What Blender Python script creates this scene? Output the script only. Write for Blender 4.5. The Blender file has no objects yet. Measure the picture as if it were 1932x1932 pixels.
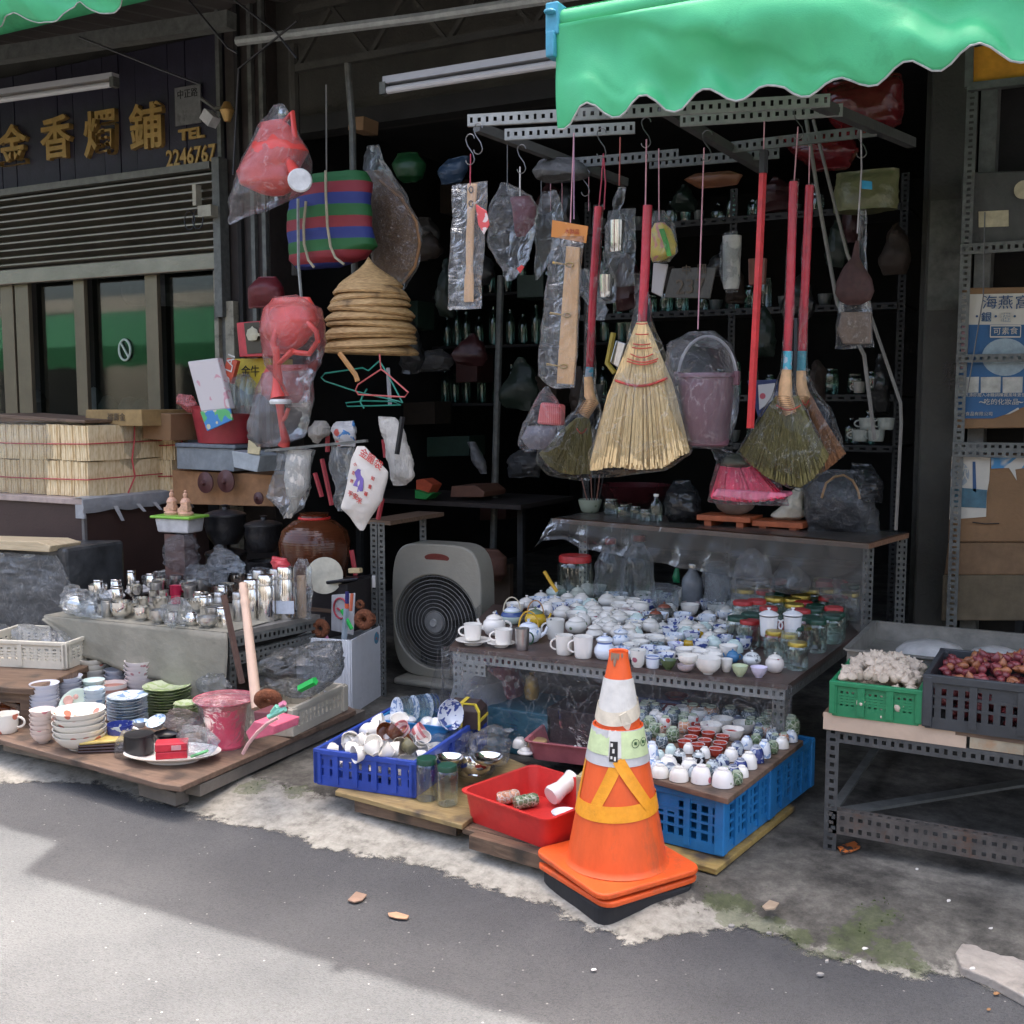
import bpy,bmesh,math,random
from mathutils import Vector,Matrix,noise
random.seed(7)
PI=math.pi
sc=bpy.context.scene
FOC=2081.0;CAMH=1.5;YAW=math.radians(28);PIT=math.radians(5.65)
cd=bpy.data.cameras.new('camera');cam=bpy.data.objects.new('camera',cd);sc.collection.objects.link(cam)
cd.sensor_width=36;cd.lens=36*FOC/1932;cd.clip_start=0.05;cd.clip_end=500
cam.location=(0,0,CAMH);cam.rotation_euler=(PI/2-PIT,0,YAW)
sc.camera=cam
SUN_EL=70;SUN_AZ=8
w=bpy.data.worlds.new('World');sc.world=w;w.use_nodes=True
nt=w.node_tree;nt.nodes.clear()
sky=nt.nodes.new('ShaderNodeTexSky');sky.sky_type='NISHITA';sky.sun_disc=False
sky.sun_elevation=math.radians(SUN_EL);sky.sun_rotation=math.radians(SUN_AZ)
sky.air_density=0.8;sky.dust_density=9.0;sky.ozone_density=0.1
bg=nt.nodes.new('ShaderNodeBackground');bg.inputs[1].default_value=0.15
wo=nt.nodes.new('ShaderNodeOutputWorld');nt.links.new(sky.outputs[0],bg.inputs[0]);nt.links.new(bg.outputs[0],wo.inputs[0])
sd=bpy.data.lights.new('sun','SUN');sun=bpy.data.objects.new('sun',sd);sc.collection.objects.link(sun)
sd.energy=2.0;sd.angle=math.radians(0.6);sd.color=(1,.955,.89)
_a=math.radians(SUN_AZ);_e=math.radians(SUN_EL)
_to=Vector((math.sin(_a)*math.cos(_e),math.cos(_a)*math.cos(_e),math.sin(_e)))
sun.rotation_euler=_to.to_track_quat('Z','Y').to_euler()
vs=sc.view_settings;vs.view_transform='Standard';vs.look='None';vs.gamma=1;vs.use_curve_mapping=False
vs.exposure=2.5
sc.cycles.transparent_max_bounces=40;sc.cycles.max_bounces=8
_fw=Vector((-math.sin(YAW)*math.cos(PIT),math.cos(YAW)*math.cos(PIT),-math.sin(PIT)))
_rt=Vector((math.cos(YAW),math.sin(YAW),0));_up=_rt.cross(_fw)
def at(u,v,z=None,y=None):
 d=_fw+_rt*((u-966)/FOC)+_up*((966-v)/FOC)
 t=(z-CAMH)/d.z if z is not None else y/d.y
 return Vector((0,0,CAMH))+d*t
def mpp(p):
 return(Vector(p)-Vector((0,0,CAMH))).dot(_fw)/FOC
def V(*a):return Vector(a)
class MB:
 def __init__(s):s.v=[];s.f=[]
 def add(s,vs_,fs):
  n=len(s.v);s.v+=[tuple(x)for x in vs_];s.f+=[tuple(i+n for i in f)for f in fs];return s
 def box(s,c,d,rz=0,M=None):
  x,y,z=d[0]/2,d[1]/2,d[2]/2
  vs_=[Vector((a*x,b*y,e*z))for e in(-1,1)for a,b in((-1,-1),(1,-1),(1,1),(-1,1))]
  R=M if M is not None else Matrix.Rotation(rz,3,'Z')
  return s.add([R@q+Vector(c)for q in vs_],[(3,2,1,0),(4,5,6,7),(0,1,5,4),(1,2,6,5),(2,3,7,6),(3,0,4,7)])
 def bar(s,p,q,wd,hd=None,upv=(0,0,1)):
  p=Vector(p);q=Vector(q);d=q-p;L=d.length;d.normalize();u=Vector(upv)
  if abs(d.dot(u))>.98:u=Vector((0,1,0))
  sx=d.cross(u).normalized();u=sx.cross(d)
  M=Matrix((d,sx,u)).transposed()
  return s.box((p+q)/2,(L,wd,hd or wd),M=M)
 def tube(s,pts,r,seg=8,cap=True):
  pts=[Vector(p)for p in pts];n=len(pts);base=len(s.v);vs_=[];fs=[];pr=None
  for i,p in enumerate(pts):
   t=(pts[min(i+1,n-1)]-pts[max(i-1,0)])
   if t.length<1e-9:t=Vector((0,0,1))
   t.normalize()
   if pr is None:a=t.orthogonal().normalized()
   else:
    a=pr-t*pr.dot(t);a=a.normalized()if a.length>1e-6 else t.orthogonal().normalized()
   pr=a;b=t.cross(a);rr=r[i]if isinstance(r,(list,tuple))else r
   for k in range(seg):
    an=2*PI*k/seg;vs_.append(p+(a*math.cos(an)+b*math.sin(an))*rr)
  for i in range(n-1):
   for k in range(seg):
    k2=(k+1)%seg;fs.append((i*seg+k,i*seg+k2,(i+1)*seg+k2,(i+1)*seg+k))
  if cap:fs.append(tuple(range(seg))[::-1]);fs.append(tuple((n-1)*seg+k for k in range(seg)))
  return s.add(vs_,fs)
 def lathe(s,prof,seg=20,c=(0,0,0),sx=1,sy=1,wob=0):
  vs_=[];fs=[];rows=[]
  for r,z in prof:
   if r<1e-6:rows.append([len(vs_)]);vs_.append(Vector((c[0],c[1],c[2]+z)))
   else:
    rows.append(list(range(len(vs_),len(vs_)+seg)))
    for k in range(seg):
     a=2*PI*k/seg;q=1+wob*math.sin(a*seg/2.0)
     vs_.append(Vector((c[0]+r*q*sx*math.cos(a),c[1]+r*q*sy*math.sin(a),c[2]+z)))
  for A,B in zip(rows[:-1],rows[1:]):
   for k in range(seg):
    k2=(k+1)%seg
    if len(A)==1 and len(B)==1:continue
    if len(A)==1:fs.append((A[0],B[k2],B[k]))
    elif len(B)==1:fs.append((A[k],A[k2],B[0]))
    else:fs.append((A[k],A[k2],B[k2],B[k]))
  return s.add(vs_,fs)
 def prism(s,pts,d):
  n=len(pts);d=Vector(d);P=[Vector(p)for p in pts]
  return s.add(P+[p+d for p in P],[tuple(range(n))[::-1],tuple(range(n,2*n))]+[(i,(i+1)%n,(i+1)%n+n,i+n)for i in range(n)])
 def grid(s,rows):
  m=len(rows[0]);return s.add([p for r in rows for p in r],[(i*m+j,i*m+j+1,(i+1)*m+j+1,(i+1)*m+j)for i in range(len(rows)-1)for j in range(m-1)])
 def mesh(s,name,mat,smooth=False):
  me=bpy.data.meshes.new(name);me.from_pydata(s.v,[],s.f);me.materials.append(mat)
  if smooth:
   me.polygons.foreach_set('use_smooth',[True]*len(me.polygons))
   try:me.set_sharp_from_angle(angle=math.radians(42))
   except Exception:pass
  me.update();return me
 def build(s,name,mat,parent=None,smooth=False,loc=None,rot=None,bevel=0,solid=0):
  bm=None
  o=bpy.data.objects.new(name,s.mesh(name,mat,smooth));sc.collection.objects.link(o)
  if parent is not None:o.parent=parent
  if loc is not None:o.location=loc
  if rot is not None:o.rotation_euler=rot
  if solid:m=o.modifiers.new('solid','SOLIDIFY');m.thickness=solid;m.offset=0
  if bevel:m=o.modifiers.new('bevel','BEVEL');m.width=bevel;m.segments=2;m.limit_method='ANGLE'
  return o
def tag(o,label,cat,group=None):
 o['label']=label;o['category']=cat
 if group:o['group']=group
 return o
def thing(name,label,cat,loc=(0,0,0),rz=0,group=None,rot=None):
 o=bpy.data.objects.new(name,None);sc.collection.objects.link(o);o.empty_display_size=.05
 o.location=loc;o.rotation_euler=rot if rot else(0,0,rz);return tag(o,label,cat,group)
def inst(name,me,parent=None,loc=(0,0,0),rot=(0,0,0),scale=None):
 o=bpy.data.objects.new(name,me);sc.collection.objects.link(o);o.location=loc;o.rotation_euler=rot
 if scale:o.scale=scale
 if parent is not None:o.parent=parent
 return o
def struct(o):o['kind']='structure';return o
def stuff(o):o['kind']='stuff';return o
_mc={}
def N(nt,t,**k):
 n=nt.nodes.new(t)
 for a,b in k.items():
  if a.startswith('i_'):n.inputs[a[2:].replace('_',' ')].default_value=b
  else:setattr(n,a,b)
 return n
def base_mat(name):
 m=bpy.data.materials.new(name);m.use_nodes=True;nt=m.node_tree
 return m,nt,nt.nodes['Principled BSDF'],nt.links.new
def rgba(c):return(c[0],c[1],c[2],1)
def ramp(nt,L,src,stops):
 r=N(nt,'ShaderNodeValToRGB');e=r.color_ramp.elements
 e[0].position=stops[0][0];e[0].color=rgba(stops[0][1]);e[1].position=stops[-1][0];e[1].color=rgba(stops[-1][1])
 for p,c in stops[1:-1]:x=e.new(p);x.color=rgba(c)
 L(src,r.inputs[0]);return r
def coords(nt,L,scale=(1,1,1),kind='Object'):
 t=N(nt,'ShaderNodeTexCoord');m=N(nt,'ShaderNodeMapping');m.inputs['Scale'].default_value=scale
 L(t.outputs[kind],m.inputs[0]);return m.outputs[0]
def M(name,col,rough=.5,metal=0,var=.25,nscale=14,dirt=None,bump=.15,bscale=60,coat=0,trans=0,spec=.5,stretch=(1,1,1),sss=0):
 """painted or solid surface with mottled tone, optional dirt colour and fine relief"""
 if name in _mc:return _mc[name]
 m,nt,b,L=base_mat(name);co=coords(nt,L,stretch)
 n=N(nt,'ShaderNodeTexNoise');n.inputs['Scale'].default_value=nscale;n.inputs['Detail'].default_value=5;n.inputs['Roughness'].default_value=.65
 L(co,n.inputs[0]);lo=tuple(c*(1-var)for c in col);hi=tuple(min(1,c*(1+var*.7))for c in col)
 r=ramp(nt,L,n.outputs[0],[(.3,lo),(.7,hi)]);out=r.outputs[0]
 if dirt:
  n2=N(nt,'ShaderNodeTexNoise');n2.inputs['Scale'].default_value=nscale*.4;n2.inputs['Detail'].default_value=8;n2.inputs['Roughness'].default_value=.75;L(co,n2.inputs[0])
  f=ramp(nt,L,n2.outputs[0],[(dirt[1],(0,0,0)),(dirt[1]+.16,(1,1,1))])
  mx=N(nt,'ShaderNodeMix',data_type='RGBA');L(f.outputs[0],mx.inputs[0]);L(out,mx.inputs[6]);mx.inputs[7].default_value=rgba(dirt[0]);out=mx.outputs[2]
 L(out,b.inputs['Base Color']);b.inputs['Roughness'].default_value=rough;b.inputs['Metallic'].default_value=metal
 b.inputs['Coat Weight'].default_value=coat;b.inputs['Specular IOR Level'].default_value=spec
 if sss:b.inputs['Subsurface Weight'].default_value=sss;b.inputs['Subsurface Scale'].default_value=.02
 if bump:
  n3=N(nt,'ShaderNodeTexNoise');n3.inputs['Scale'].default_value=bscale;n3.inputs['Detail'].default_value=4;L(co,n3.inputs[0])
  bp=N(nt,'ShaderNodeBump');bp.inputs['Strength'].default_value=bump;bp.inputs['Distance'].default_value=.01;L(n3.outputs[0],bp.inputs['Height']);L(bp.outputs[0],b.inputs['Normal'])
 if trans:
  tr=N(nt,'ShaderNodeBsdfTranslucent');L(out,tr.inputs[0]);ms=N(nt,'ShaderNodeMixShader');ms.inputs[0].default_value=trans
  o=nt.nodes['Material Output'];L(b.outputs[0],ms.inputs[1]);L(tr.outputs[0],ms.inputs[2]);L(ms.outputs[0],o.inputs[0])
 _mc[name]=m;return m
def clear(name,tint=(.9,.92,.93),a=.14,streak=.5,scale=9,rough=.16,bump=.7,body=(.8,.8,.8),facing=.35,gw=.55):
 """thin transparent plastic film: see-through with creased gloss and milky fold lines"""
 if name in _mc:return _mc[name]
 m,nt,b,L=base_mat(name);co=coords(nt,L,(1,1,1));o=nt.nodes['Material Output']
 n=N(nt,'ShaderNodeTexNoise');n.inputs['Scale'].default_value=scale;n.inputs['Detail'].default_value=5;n.inputs['Distortion'].default_value=1.6;L(co,n.inputs[0])
 wv=N(nt,'ShaderNodeTexVoronoi');wv.feature='DISTANCE_TO_EDGE';wv.inputs['Scale'].default_value=scale*1.3
 mxv=N(nt,'ShaderNodeMix',data_type='RGBA');mxv.inputs[0].default_value=.12;L(co,mxv.inputs[6]);L(n.outputs[1],mxv.inputs[7]);L(mxv.outputs[2],wv.inputs[0])
 bp=N(nt,'ShaderNodeBump');bp.inputs['Strength'].default_value=bump;bp.inputs['Distance'].default_value=.02
 hh=N(nt,'ShaderNodeMath',operation='MULTIPLY_ADD');hh.inputs[1].default_value=.9;L(wv.outputs[0],hh.inputs[0]);L(n.outputs[0],hh.inputs[2]);L(hh.outputs[0],bp.inputs['Height'])
 r=ramp(nt,L,n.outputs[0],[(.515,(0,0,0)),(.525,(1,1,1)),(.537,(0,0,0))])
 r2=ramp(nt,L,wv.outputs[0],[(0,(.8,.8,.8)),(.014,(0,0,0))])
 mm=N(nt,'ShaderNodeMath',operation='MAXIMUM');L(r.outputs[0],mm.inputs[0]);L(r2.outputs[0],mm.inputs[1])
 lw=N(nt,'ShaderNodeLayerWeight');lw.inputs[0].default_value=.25
 m1=N(nt,'ShaderNodeMath',operation='MULTIPLY_ADD');m1.inputs[1].default_value=streak;m1.inputs[2].default_value=a;L(mm.outputs[0],m1.inputs[0])
 m2=N(nt,'ShaderNodeMath',operation='MULTIPLY_ADD',use_clamp=True);m2.inputs[1].default_value=facing*.45;L(lw.outputs[1],m2.inputs[0]);L(m1.outputs[0],m2.inputs[2])
 tr=N(nt,'ShaderNodeBsdfTransparent');tr.inputs[0].default_value=rgba(tint)
 b.inputs['Base Color'].default_value=rgba(body);b.inputs['Roughness'].default_value=rough;b.inputs['Specular IOR Level'].default_value=.9
 L(bp.outputs[0],b.inputs['Normal'])
 gl=N(nt,'ShaderNodeBsdfGlossy');gl.inputs['Roughness'].default_value=rough*.5;L(bp.outputs[0],gl.inputs['Normal'])
 ms0=N(nt,'ShaderNodeMixShader');fr=N(nt,'ShaderNodeFresnel');fr.inputs[0].default_value=1.42;L(bp.outputs[0],fr.inputs['Normal'])
 ms=N(nt,'ShaderNodeMixShader');L(m2.outputs[0],ms.inputs[0]);L(tr.outputs[0],ms.inputs[1]);L(b.outputs[0],ms.inputs[2])
 fm_=N(nt,'ShaderNodeMath',operation='MULTIPLY');fm_.inputs[1].default_value=gw;L(fr.outputs[0],fm_.inputs[0]);L(fm_.outputs[0],ms0.inputs[0]);L(ms.outputs[0],ms0.inputs[1]);L(gl.outputs[0],ms0.inputs[2]);L(ms0.outputs[0],o.inputs[0])
 _mc[name]=m;return m
def glass(name,tint=(.9,.94,.92),a=.06,k=.65):
 if name in _mc:return _mc[name]
 m,nt,b,L=base_mat(name);o=nt.nodes['Material Output']
 lw=N(nt,'ShaderNodeLayerWeight');lw.inputs[0].default_value=.35
 m1=N(nt,'ShaderNodeMath',operation='MULTIPLY_ADD',use_clamp=True);m1.inputs[1].default_value=k;m1.inputs[2].default_value=a;L(lw.outputs[1],m1.inputs[0])
 tr=N(nt,'ShaderNodeBsdfTransparent');tr.inputs[0].default_value=rgba(tint);gl=N(nt,'ShaderNodeBsdfGlossy');gl.inputs['Roughness'].default_value=.04;gl.inputs[0].default_value=(.9,.95,.93,1)
 ms=N(nt,'ShaderNodeMixShader');L(m1.outputs[0],ms.inputs[0]);L(tr.outputs[0],ms.inputs[1]);L(gl.outputs[0],ms.inputs[2]);L(ms.outputs[0],o.inputs[0])
 _mc[name]=m;return m
def cer(name,base=(.78,.77,.74),pats=(),rough=.12,zband=None):
 """glazed ceramic; pats: (kind, colour, scale, threshold)"""
 if name in _mc:return _mc[name]
 m,nt,b,L=base_mat(name);t=N(nt,'ShaderNodeTexCoord');oi=N(nt,'ShaderNodeObjectInfo');ad=N(nt,'ShaderNodeVectorMath',operation='ADD')
 L(t.outputs['Object'],ad.inputs[0]);L(oi.outputs['Random'],ad.inputs[1]);co=ad.outputs[0]
 rgb=N(nt,'ShaderNodeRGB');rgb.outputs[0].default_value=rgba(base);out=rgb.outputs[0]
 for kind,c,s,th in pats:
  if kind=='z':
   sp=N(nt,'ShaderNodeSeparateXYZ');L(t.outputs['Generated'],sp.inputs[0]);r=ramp(nt,L,sp.outputs[2],[(max(0,s-.01),(0,0,0)),(s,(1,1,1)),(th,(1,1,1)),(min(1,th+.01),(0,0,0))]);fac=r.outputs[0]
  elif kind=='lines':
   wv=N(nt,'ShaderNodeTexWave');wv.bands_direction='Z';wv.inputs['Scale'].default_value=s;L(t.outputs['Object'],wv.inputs[0]);r=ramp(nt,L,wv.outputs[1],[(th-.1,(0,0,0)),(th,(1,1,1))]);fac=r.outputs[0]
  else:
   if kind=='net':v=N(nt,'ShaderNodeTexVoronoi');v.feature='DISTANCE_TO_EDGE'
   elif kind=='noise':v=N(nt,'ShaderNodeTexNoise');v.inputs['Detail'].default_value=3;v.inputs['Distortion'].default_value=.8
   else:v=N(nt,'ShaderNodeTexVoronoi')
   v.inputs['Scale'].default_value=s;L(co,v.inputs[0])
   if kind=='noise':r=ramp(nt,L,v.outputs[0],[(th-.02,(0,0,0)),(th,(1,1,1))])
   else:r=ramp(nt,L,v.outputs[0],[(th,(1,1,1)),(th+.04,(0,0,0))])
   fac=r.outputs[0]
  mx=N(nt,'ShaderNodeMix',data_type='RGBA');L(fac,mx.inputs[0]);L(out,mx.inputs[6]);mx.inputs[7].default_value=rgba(c);out=mx.outputs[2]
 L(out,b.inputs['Base Color']);b.inputs['Roughness'].default_value=rough;b.inputs['Specular IOR Level'].default_value=.6
 _mc[name]=m;return m
def stripes(name,cols,period,axis='Z',rough=.6):
 if name in _mc:return _mc[name]
 m,nt,b,L=base_mat(name);t=N(nt,'ShaderNodeTexCoord');sp=N(nt,'ShaderNodeSeparateXYZ');L(t.outputs['Object'],sp.inputs[0])
 d=N(nt,'ShaderNodeMath',operation='DIVIDE');d.inputs[1].default_value=period;L(sp.outputs['XYZ'.index(axis)],d.inputs[0])
 f=N(nt,'ShaderNodeMath',operation='FRACT');L(d.outputs[0],f.inputs[0]);r=N(nt,'ShaderNodeValToRGB');r.color_ramp.interpolation='CONSTANT'
 e=r.color_ramp.elements;e[0].position=0;e[0].color=rgba(cols[0]);e[1].position=1/len(cols);e[1].color=rgba(cols[1])
 for i in range(2,len(cols)):x=e.new(i/len(cols));x.color=rgba(cols[i])
 L(f.outputs[0],r.inputs[0]);L(r.outputs[0],b.inputs['Base Color']);b.inputs['Roughness'].default_value=rough
 wv=N(nt,'ShaderNodeTexChecker');wv.inputs['Scale'].default_value=300;L(t.outputs['Object'],wv.inputs[0]);bp=N(nt,'ShaderNodeBump');bp.inputs['Strength'].default_value=.3;bp.inputs['Distance'].default_value=.003;L(wv.outputs[1],bp.inputs['Height']);L(bp.outputs[0],b.inputs['Normal'])
 _mc[name]=m;return m
def wood(name,c1,c2,scale=6,stretch=(1,12,12),rough=.6,dirt=None):
 if name in _mc:return _mc[name]
 m,nt,b,L=base_mat(name);co=coords(nt,L,stretch);n=N(nt,'ShaderNodeTexNoise');n.inputs['Scale'].default_value=scale;n.inputs['Detail'].default_value=6;n.inputs['Distortion'].default_value=.5;L(co,n.inputs[0])
 r=ramp(nt,L,n.outputs[0],[(.3,c1),(.7,c2)]);out=r.outputs[0]
 if dirt:
  co2=coords(nt,L);n2=N(nt,'ShaderNodeTexNoise');n2.inputs['Scale'].default_value=7;n2.inputs['Detail'].default_value=8;L(co2,n2.inputs[0]);f=ramp(nt,L,n2.outputs[0],[(dirt[1],(0,0,0)),(dirt[1]+.15,(1,1,1))])
  mx=N(nt,'ShaderNodeMix',data_type='RGBA');L(f.outputs[0],mx.inputs[0]);L(out,mx.inputs[6]);mx.inputs[7].default_value=rgba(dirt[0]);out=mx.outputs[2]
 L(out,b.inputs['Base Color']);b.inputs['Roughness'].default_value=rough
 bp=N(nt,'ShaderNodeBump');bp.inputs['Strength'].default_value=.3;bp.inputs['Distance'].default_value=.01;L(n.outputs[0],bp.inputs['Height']);L(bp.outputs[0],b.inputs['Normal'])
 _mc[name]=m;return m
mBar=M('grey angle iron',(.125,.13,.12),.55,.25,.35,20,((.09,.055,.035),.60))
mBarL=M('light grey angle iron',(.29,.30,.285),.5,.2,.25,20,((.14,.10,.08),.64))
mBlackP=M('black plastic',(.012,.012,.014),.35,bump=.05)
mGreyP=M('dark grey plastic',(.035,.04,.045),.45,bump=.1)
mDark=M('near black tone',(.012,.0115,.011),.8,var=.5,nscale=4)  # near black, stands in for darkness inside the shops; also dark prints
mWhiteC=cer('white glaze',(.82,.79,.725));mCream=cer('cream glaze',(.77,.74,.67))
mSteel=M('polished steel',(.86,.85,.82),.14,1,.12,10,bump=.05,bscale=20)
mSteelD=M('brushed steel',(.6,.6,.59),.3,1,.2,10)
mFilm=clear('clear plastic film',a=.012,streak=.22);mFilmM=clear('milky plastic film',a=.10,streak=.35,body=(.5,.51,.52))
mFilmD=clear('dusty plastic film',a=.42,streak=.10,scale=6,body=(.085,.083,.075),rough=.5,bump=.4)
mGlass=glass('clear glass');mGlassG=glass('green glass',(.55,.75,.66),.08)
mCard=M('cardboard',(.22,.125,.06),.85,var=.12,nscale=5,dirt=((.13,.08,.045),.6),bump=.2)
mRedP=M('red plastic',(.56,.03,.026),.4,bump=.08,var=.14,dirt=((.34,.035,.03),.6));mRedD=M('dull red plastic',(.33,.03,.04),.45,var=.15)
mBlueP=M('royal blue plastic',(.022,.06,.34),.42,bump=.08,var=.2,dirt=((.05,.07,.16),.62));mAzure=M('azure plastic',(.018,.18,.44),.42,var=.15,dirt=((.03,.09,.16),.64))
mGreenP=M('green plastic',(.012,.19,.075),.4,var=.12)
mBeige=M('aged beige plastic',(.50,.46,.37),.5,var=.12,dirt=((.25,.20,.13),.66))
mString=M('pink nylon string',(.55,.28,.33),.6);mStringR=M('dark red string',(.35,.04,.07),.6);mWire=M('wire',(.16,.16,.16),.4,.8)
mPly=wood('worn plywood',(.115,.075,.052),(.20,.13,.09),5,dirt=((.055,.04,.03),.52));mOldWood=wood('old wood',(.085,.05,.032),(.17,.11,.07),6,dirt=((.04,.03,.022),.55))
mRice=M('paper white',(.62,.60,.56),.7,var=.08)
ZP=.045
def nz(x,y,z=0,s=1.0):return noise.noise(Vector((x*s,y*s,z*s)))
road_m,nt,b,L=base_mat('asphalt')
co=coords(nt,L);n=N(nt,'ShaderNodeTexNoise');n.inputs['Scale'].default_value=1.6;n.inputs['Detail'].default_value=6;L(co,n.inputs[0])
r=ramp(nt,L,n.outputs[0],[(.38,(.053,.055,.058)),(.62,(.079,.081,.083))])
v=N(nt,'ShaderNodeTexVoronoi');v.inputs['Scale'].default_value=210;L(co,v.inputs[0])
vr=ramp(nt,L,v.outputs[1],[(.0,(.55,.55,.55)),(.55,(1,1,1)),(.93,(1.0,1.0,1.0)),(.965,(1,1,1))])
sp=N(nt,'ShaderNodeSeparateColor');L(v.outputs[1],sp.inputs[0]);vr=ramp(nt,L,sp.outputs[0],[(.0,(.72,.72,.72)),(.4,(.97,.97,.97)),(1,(1.10,1.10,1.10))])
mx=N(nt,'ShaderNodeMix',data_type='RGBA',blend_type='MULTIPLY');mx.inputs[0].default_value=1;L(r.outputs[0],mx.inputs[6]);L(vr.outputs[0],mx.inputs[7])
v2=N(nt,'ShaderNodeTexVoronoi');v2.inputs['Scale'].default_value=60;L(co,v2.inputs[0]);sp2=N(nt,'ShaderNodeSeparateColor');L(v2.outputs[1],sp2.inputs[0])
f1=ramp(nt,L,sp2.outputs[1],[(.955,(0,0,0)),(.96,(1,1,1))]);f2=ramp(nt,L,v2.outputs[0],[(.16,(1,1,1)),(.22,(0,0,0))]);mm=N(nt,'ShaderNodeMath',operation='MULTIPLY');L(f1.outputs[0],mm.inputs[0]);L(f2.outputs[0],mm.inputs[1])
mx2=N(nt,'ShaderNodeMix',data_type='RGBA');L(mm.outputs[0],mx2.inputs[0]);L(mx.outputs[2],mx2.inputs[6]);mx2.inputs[7].default_value=(.24,.23,.22,1)
n4=N(nt,'ShaderNodeTexNoise');n4.inputs['Scale'].default_value=4.5;n4.inputs['Detail'].default_value=9;n4.inputs['Roughness'].default_value=.8;L(co,n4.inputs[0]);f4=ramp(nt,L,n4.outputs[0],[(.66,(0,0,0)),(.72,(1,1,1))])
mx3=N(nt,'ShaderNodeMix',data_type='RGBA');L(f4.outputs[0],mx3.inputs[0]);L(mx2.outputs[2],mx3.inputs[6]);mx3.inputs[7].default_value=(.05,.05,.05,1)
L(mx3.outputs[2],b.inputs['Base Color']);b.inputs['Roughness'].default_value=.8
bp=N(nt,'ShaderNodeBump');bp.inputs['Strength'].default_value=.5;bp.inputs['Distance'].default_value=.006;L(v.outputs[0],bp.inputs['Height']);L(bp.outputs[0],b.inputs['Normal'])
struct(MB().add([(-60,-60,0),(60,-60,0),(60,60,0),(-60,60,0)],[(0,1,2,3)]).build('road',road_m))
EDGE=[(0,1480),(60,1478),(127,1477),(190,1482),(222,1495),(254,1509),(317,1522),(386,1548),(460,1562),(529,1575),(571,1588),(590,1601),(651,1615),(730,1622),(793,1638),(846,1657),(915,1681),(1022,1707),(1079,1740),(1124,1760),(1185,1782),(1240,1775),(1290,1764),(1331,1762),(1396,1753),(1487,1785),(1563,1815),(1628,1832),(1704,1845),(1815,1850),(1932,1890)]
EP=[at(u,v_,z=.004)for u,v_ in EDGE];EP=[p for i,p in enumerate(EP)if i==0 or p.x>EP[i-1].x]
def edge_y(x):
 if x<=EP[0].x:return EP[0].y-.02*(x-EP[0].x)
 for a,c in zip(EP[:-1],EP[1:]):
  if x<=c.x:return a.y+(c.y-a.y)*(x-a.x)/(c.x-a.x)
 return EP[-1].y
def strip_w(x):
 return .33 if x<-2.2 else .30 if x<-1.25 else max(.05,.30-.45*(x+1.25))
MOSS=[((1390,1710),.13),((1440,1735),.12),((1500,1760),.10),((1350,1695),.08),((1600,1765),.13),((1680,1790),.12),((1560,1790),.09),((1650,1735),.12),((1740,1815),.07),((480,1490),.12),((560,1500),.1)]
MP=[(at(u,v_,z=.03),s)for(u,v_),s in MOSS]
verts=[];faces=[];ed=[];sw=[];mo=[]
xs=[-30,-20,-14,-10,-8,-7,-6.2]+[-5.6+.015*i for i in range(440)]+[1.4,2.5,4,8,16,30]
ts=[0,.006,.015,.03,.045,.065,.09,.12,.15,.18,.21,.25,.29,.34,.4,.47,.55,.65,.78,.95,1.15,1.4,1.8,2.4,3.4,5,8,12]
for x in xs:
 ey=edge_y(x)-.03+.02*nz(x,0,3,9)+.014*nz(x,0,9,45)
 for t in ts:
  y=ey+t;s=min(1,t/.35);s=s*s*(3-2*s)
  z=.0015+(ZP-.0015)*s+(.004*s*nz(x,y,0,6)if t<1.4 else 0)
  verts.append((x,y,z));ed.append(t);sw.append(strip_w(x));q=0
  for c,rr in MP:q=max(q,1-math.hypot(x-c.x,y-c.y)/rr/1.3)
  mo.append(q)
nT=len(ts)
for i in range(len(xs)-1):
 for j in range(nT-1):faces.append((i*nT+j,(i+1)*nT+j,(i+1)*nT+j+1,i*nT+j+1))
m,nt,b,L=base_mat('old concrete pavement')
co=coords(nt,L)
def attr(nm):a=N(nt,'ShaderNodeAttribute');a.attribute_name=nm;return a.outputs['Fac']
n1=N(nt,'ShaderNodeTexNoise');n1.inputs['Scale'].default_value=3.5;n1.inputs['Detail'].default_value=10;n1.inputs['Roughness'].default_value=.78;L(co,n1.inputs[0])
n2=N(nt,'ShaderNodeTexNoise');n2.inputs['Scale'].default_value=22;n2.inputs['Detail'].default_value=8;n2.inputs['Roughness'].default_value=.75;L(co,n2.inputs[0])
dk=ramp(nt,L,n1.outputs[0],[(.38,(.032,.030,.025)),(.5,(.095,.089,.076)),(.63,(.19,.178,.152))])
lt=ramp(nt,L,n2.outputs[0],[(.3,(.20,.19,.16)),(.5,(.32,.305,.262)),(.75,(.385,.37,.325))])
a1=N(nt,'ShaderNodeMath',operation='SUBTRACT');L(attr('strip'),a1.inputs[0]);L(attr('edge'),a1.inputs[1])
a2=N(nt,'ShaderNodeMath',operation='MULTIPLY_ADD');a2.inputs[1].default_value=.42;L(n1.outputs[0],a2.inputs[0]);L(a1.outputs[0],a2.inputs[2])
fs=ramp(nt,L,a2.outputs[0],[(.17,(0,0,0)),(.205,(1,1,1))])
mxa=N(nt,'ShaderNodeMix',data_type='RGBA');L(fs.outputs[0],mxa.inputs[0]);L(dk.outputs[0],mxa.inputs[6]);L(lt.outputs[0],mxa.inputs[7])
mul=N(nt,'ShaderNodeMix',data_type='RGBA',blend_type='MULTIPLY');mul.inputs[0].default_value=.8;sr=ramp(nt,L,n2.outputs[0],[(.25,(.62,.62,.62)),(.7,(1.12,1.12,1.10))]);L(mxa.outputs[2],mul.inputs[6]);L(sr.outputs[0],mul.inputs[7])
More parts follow.
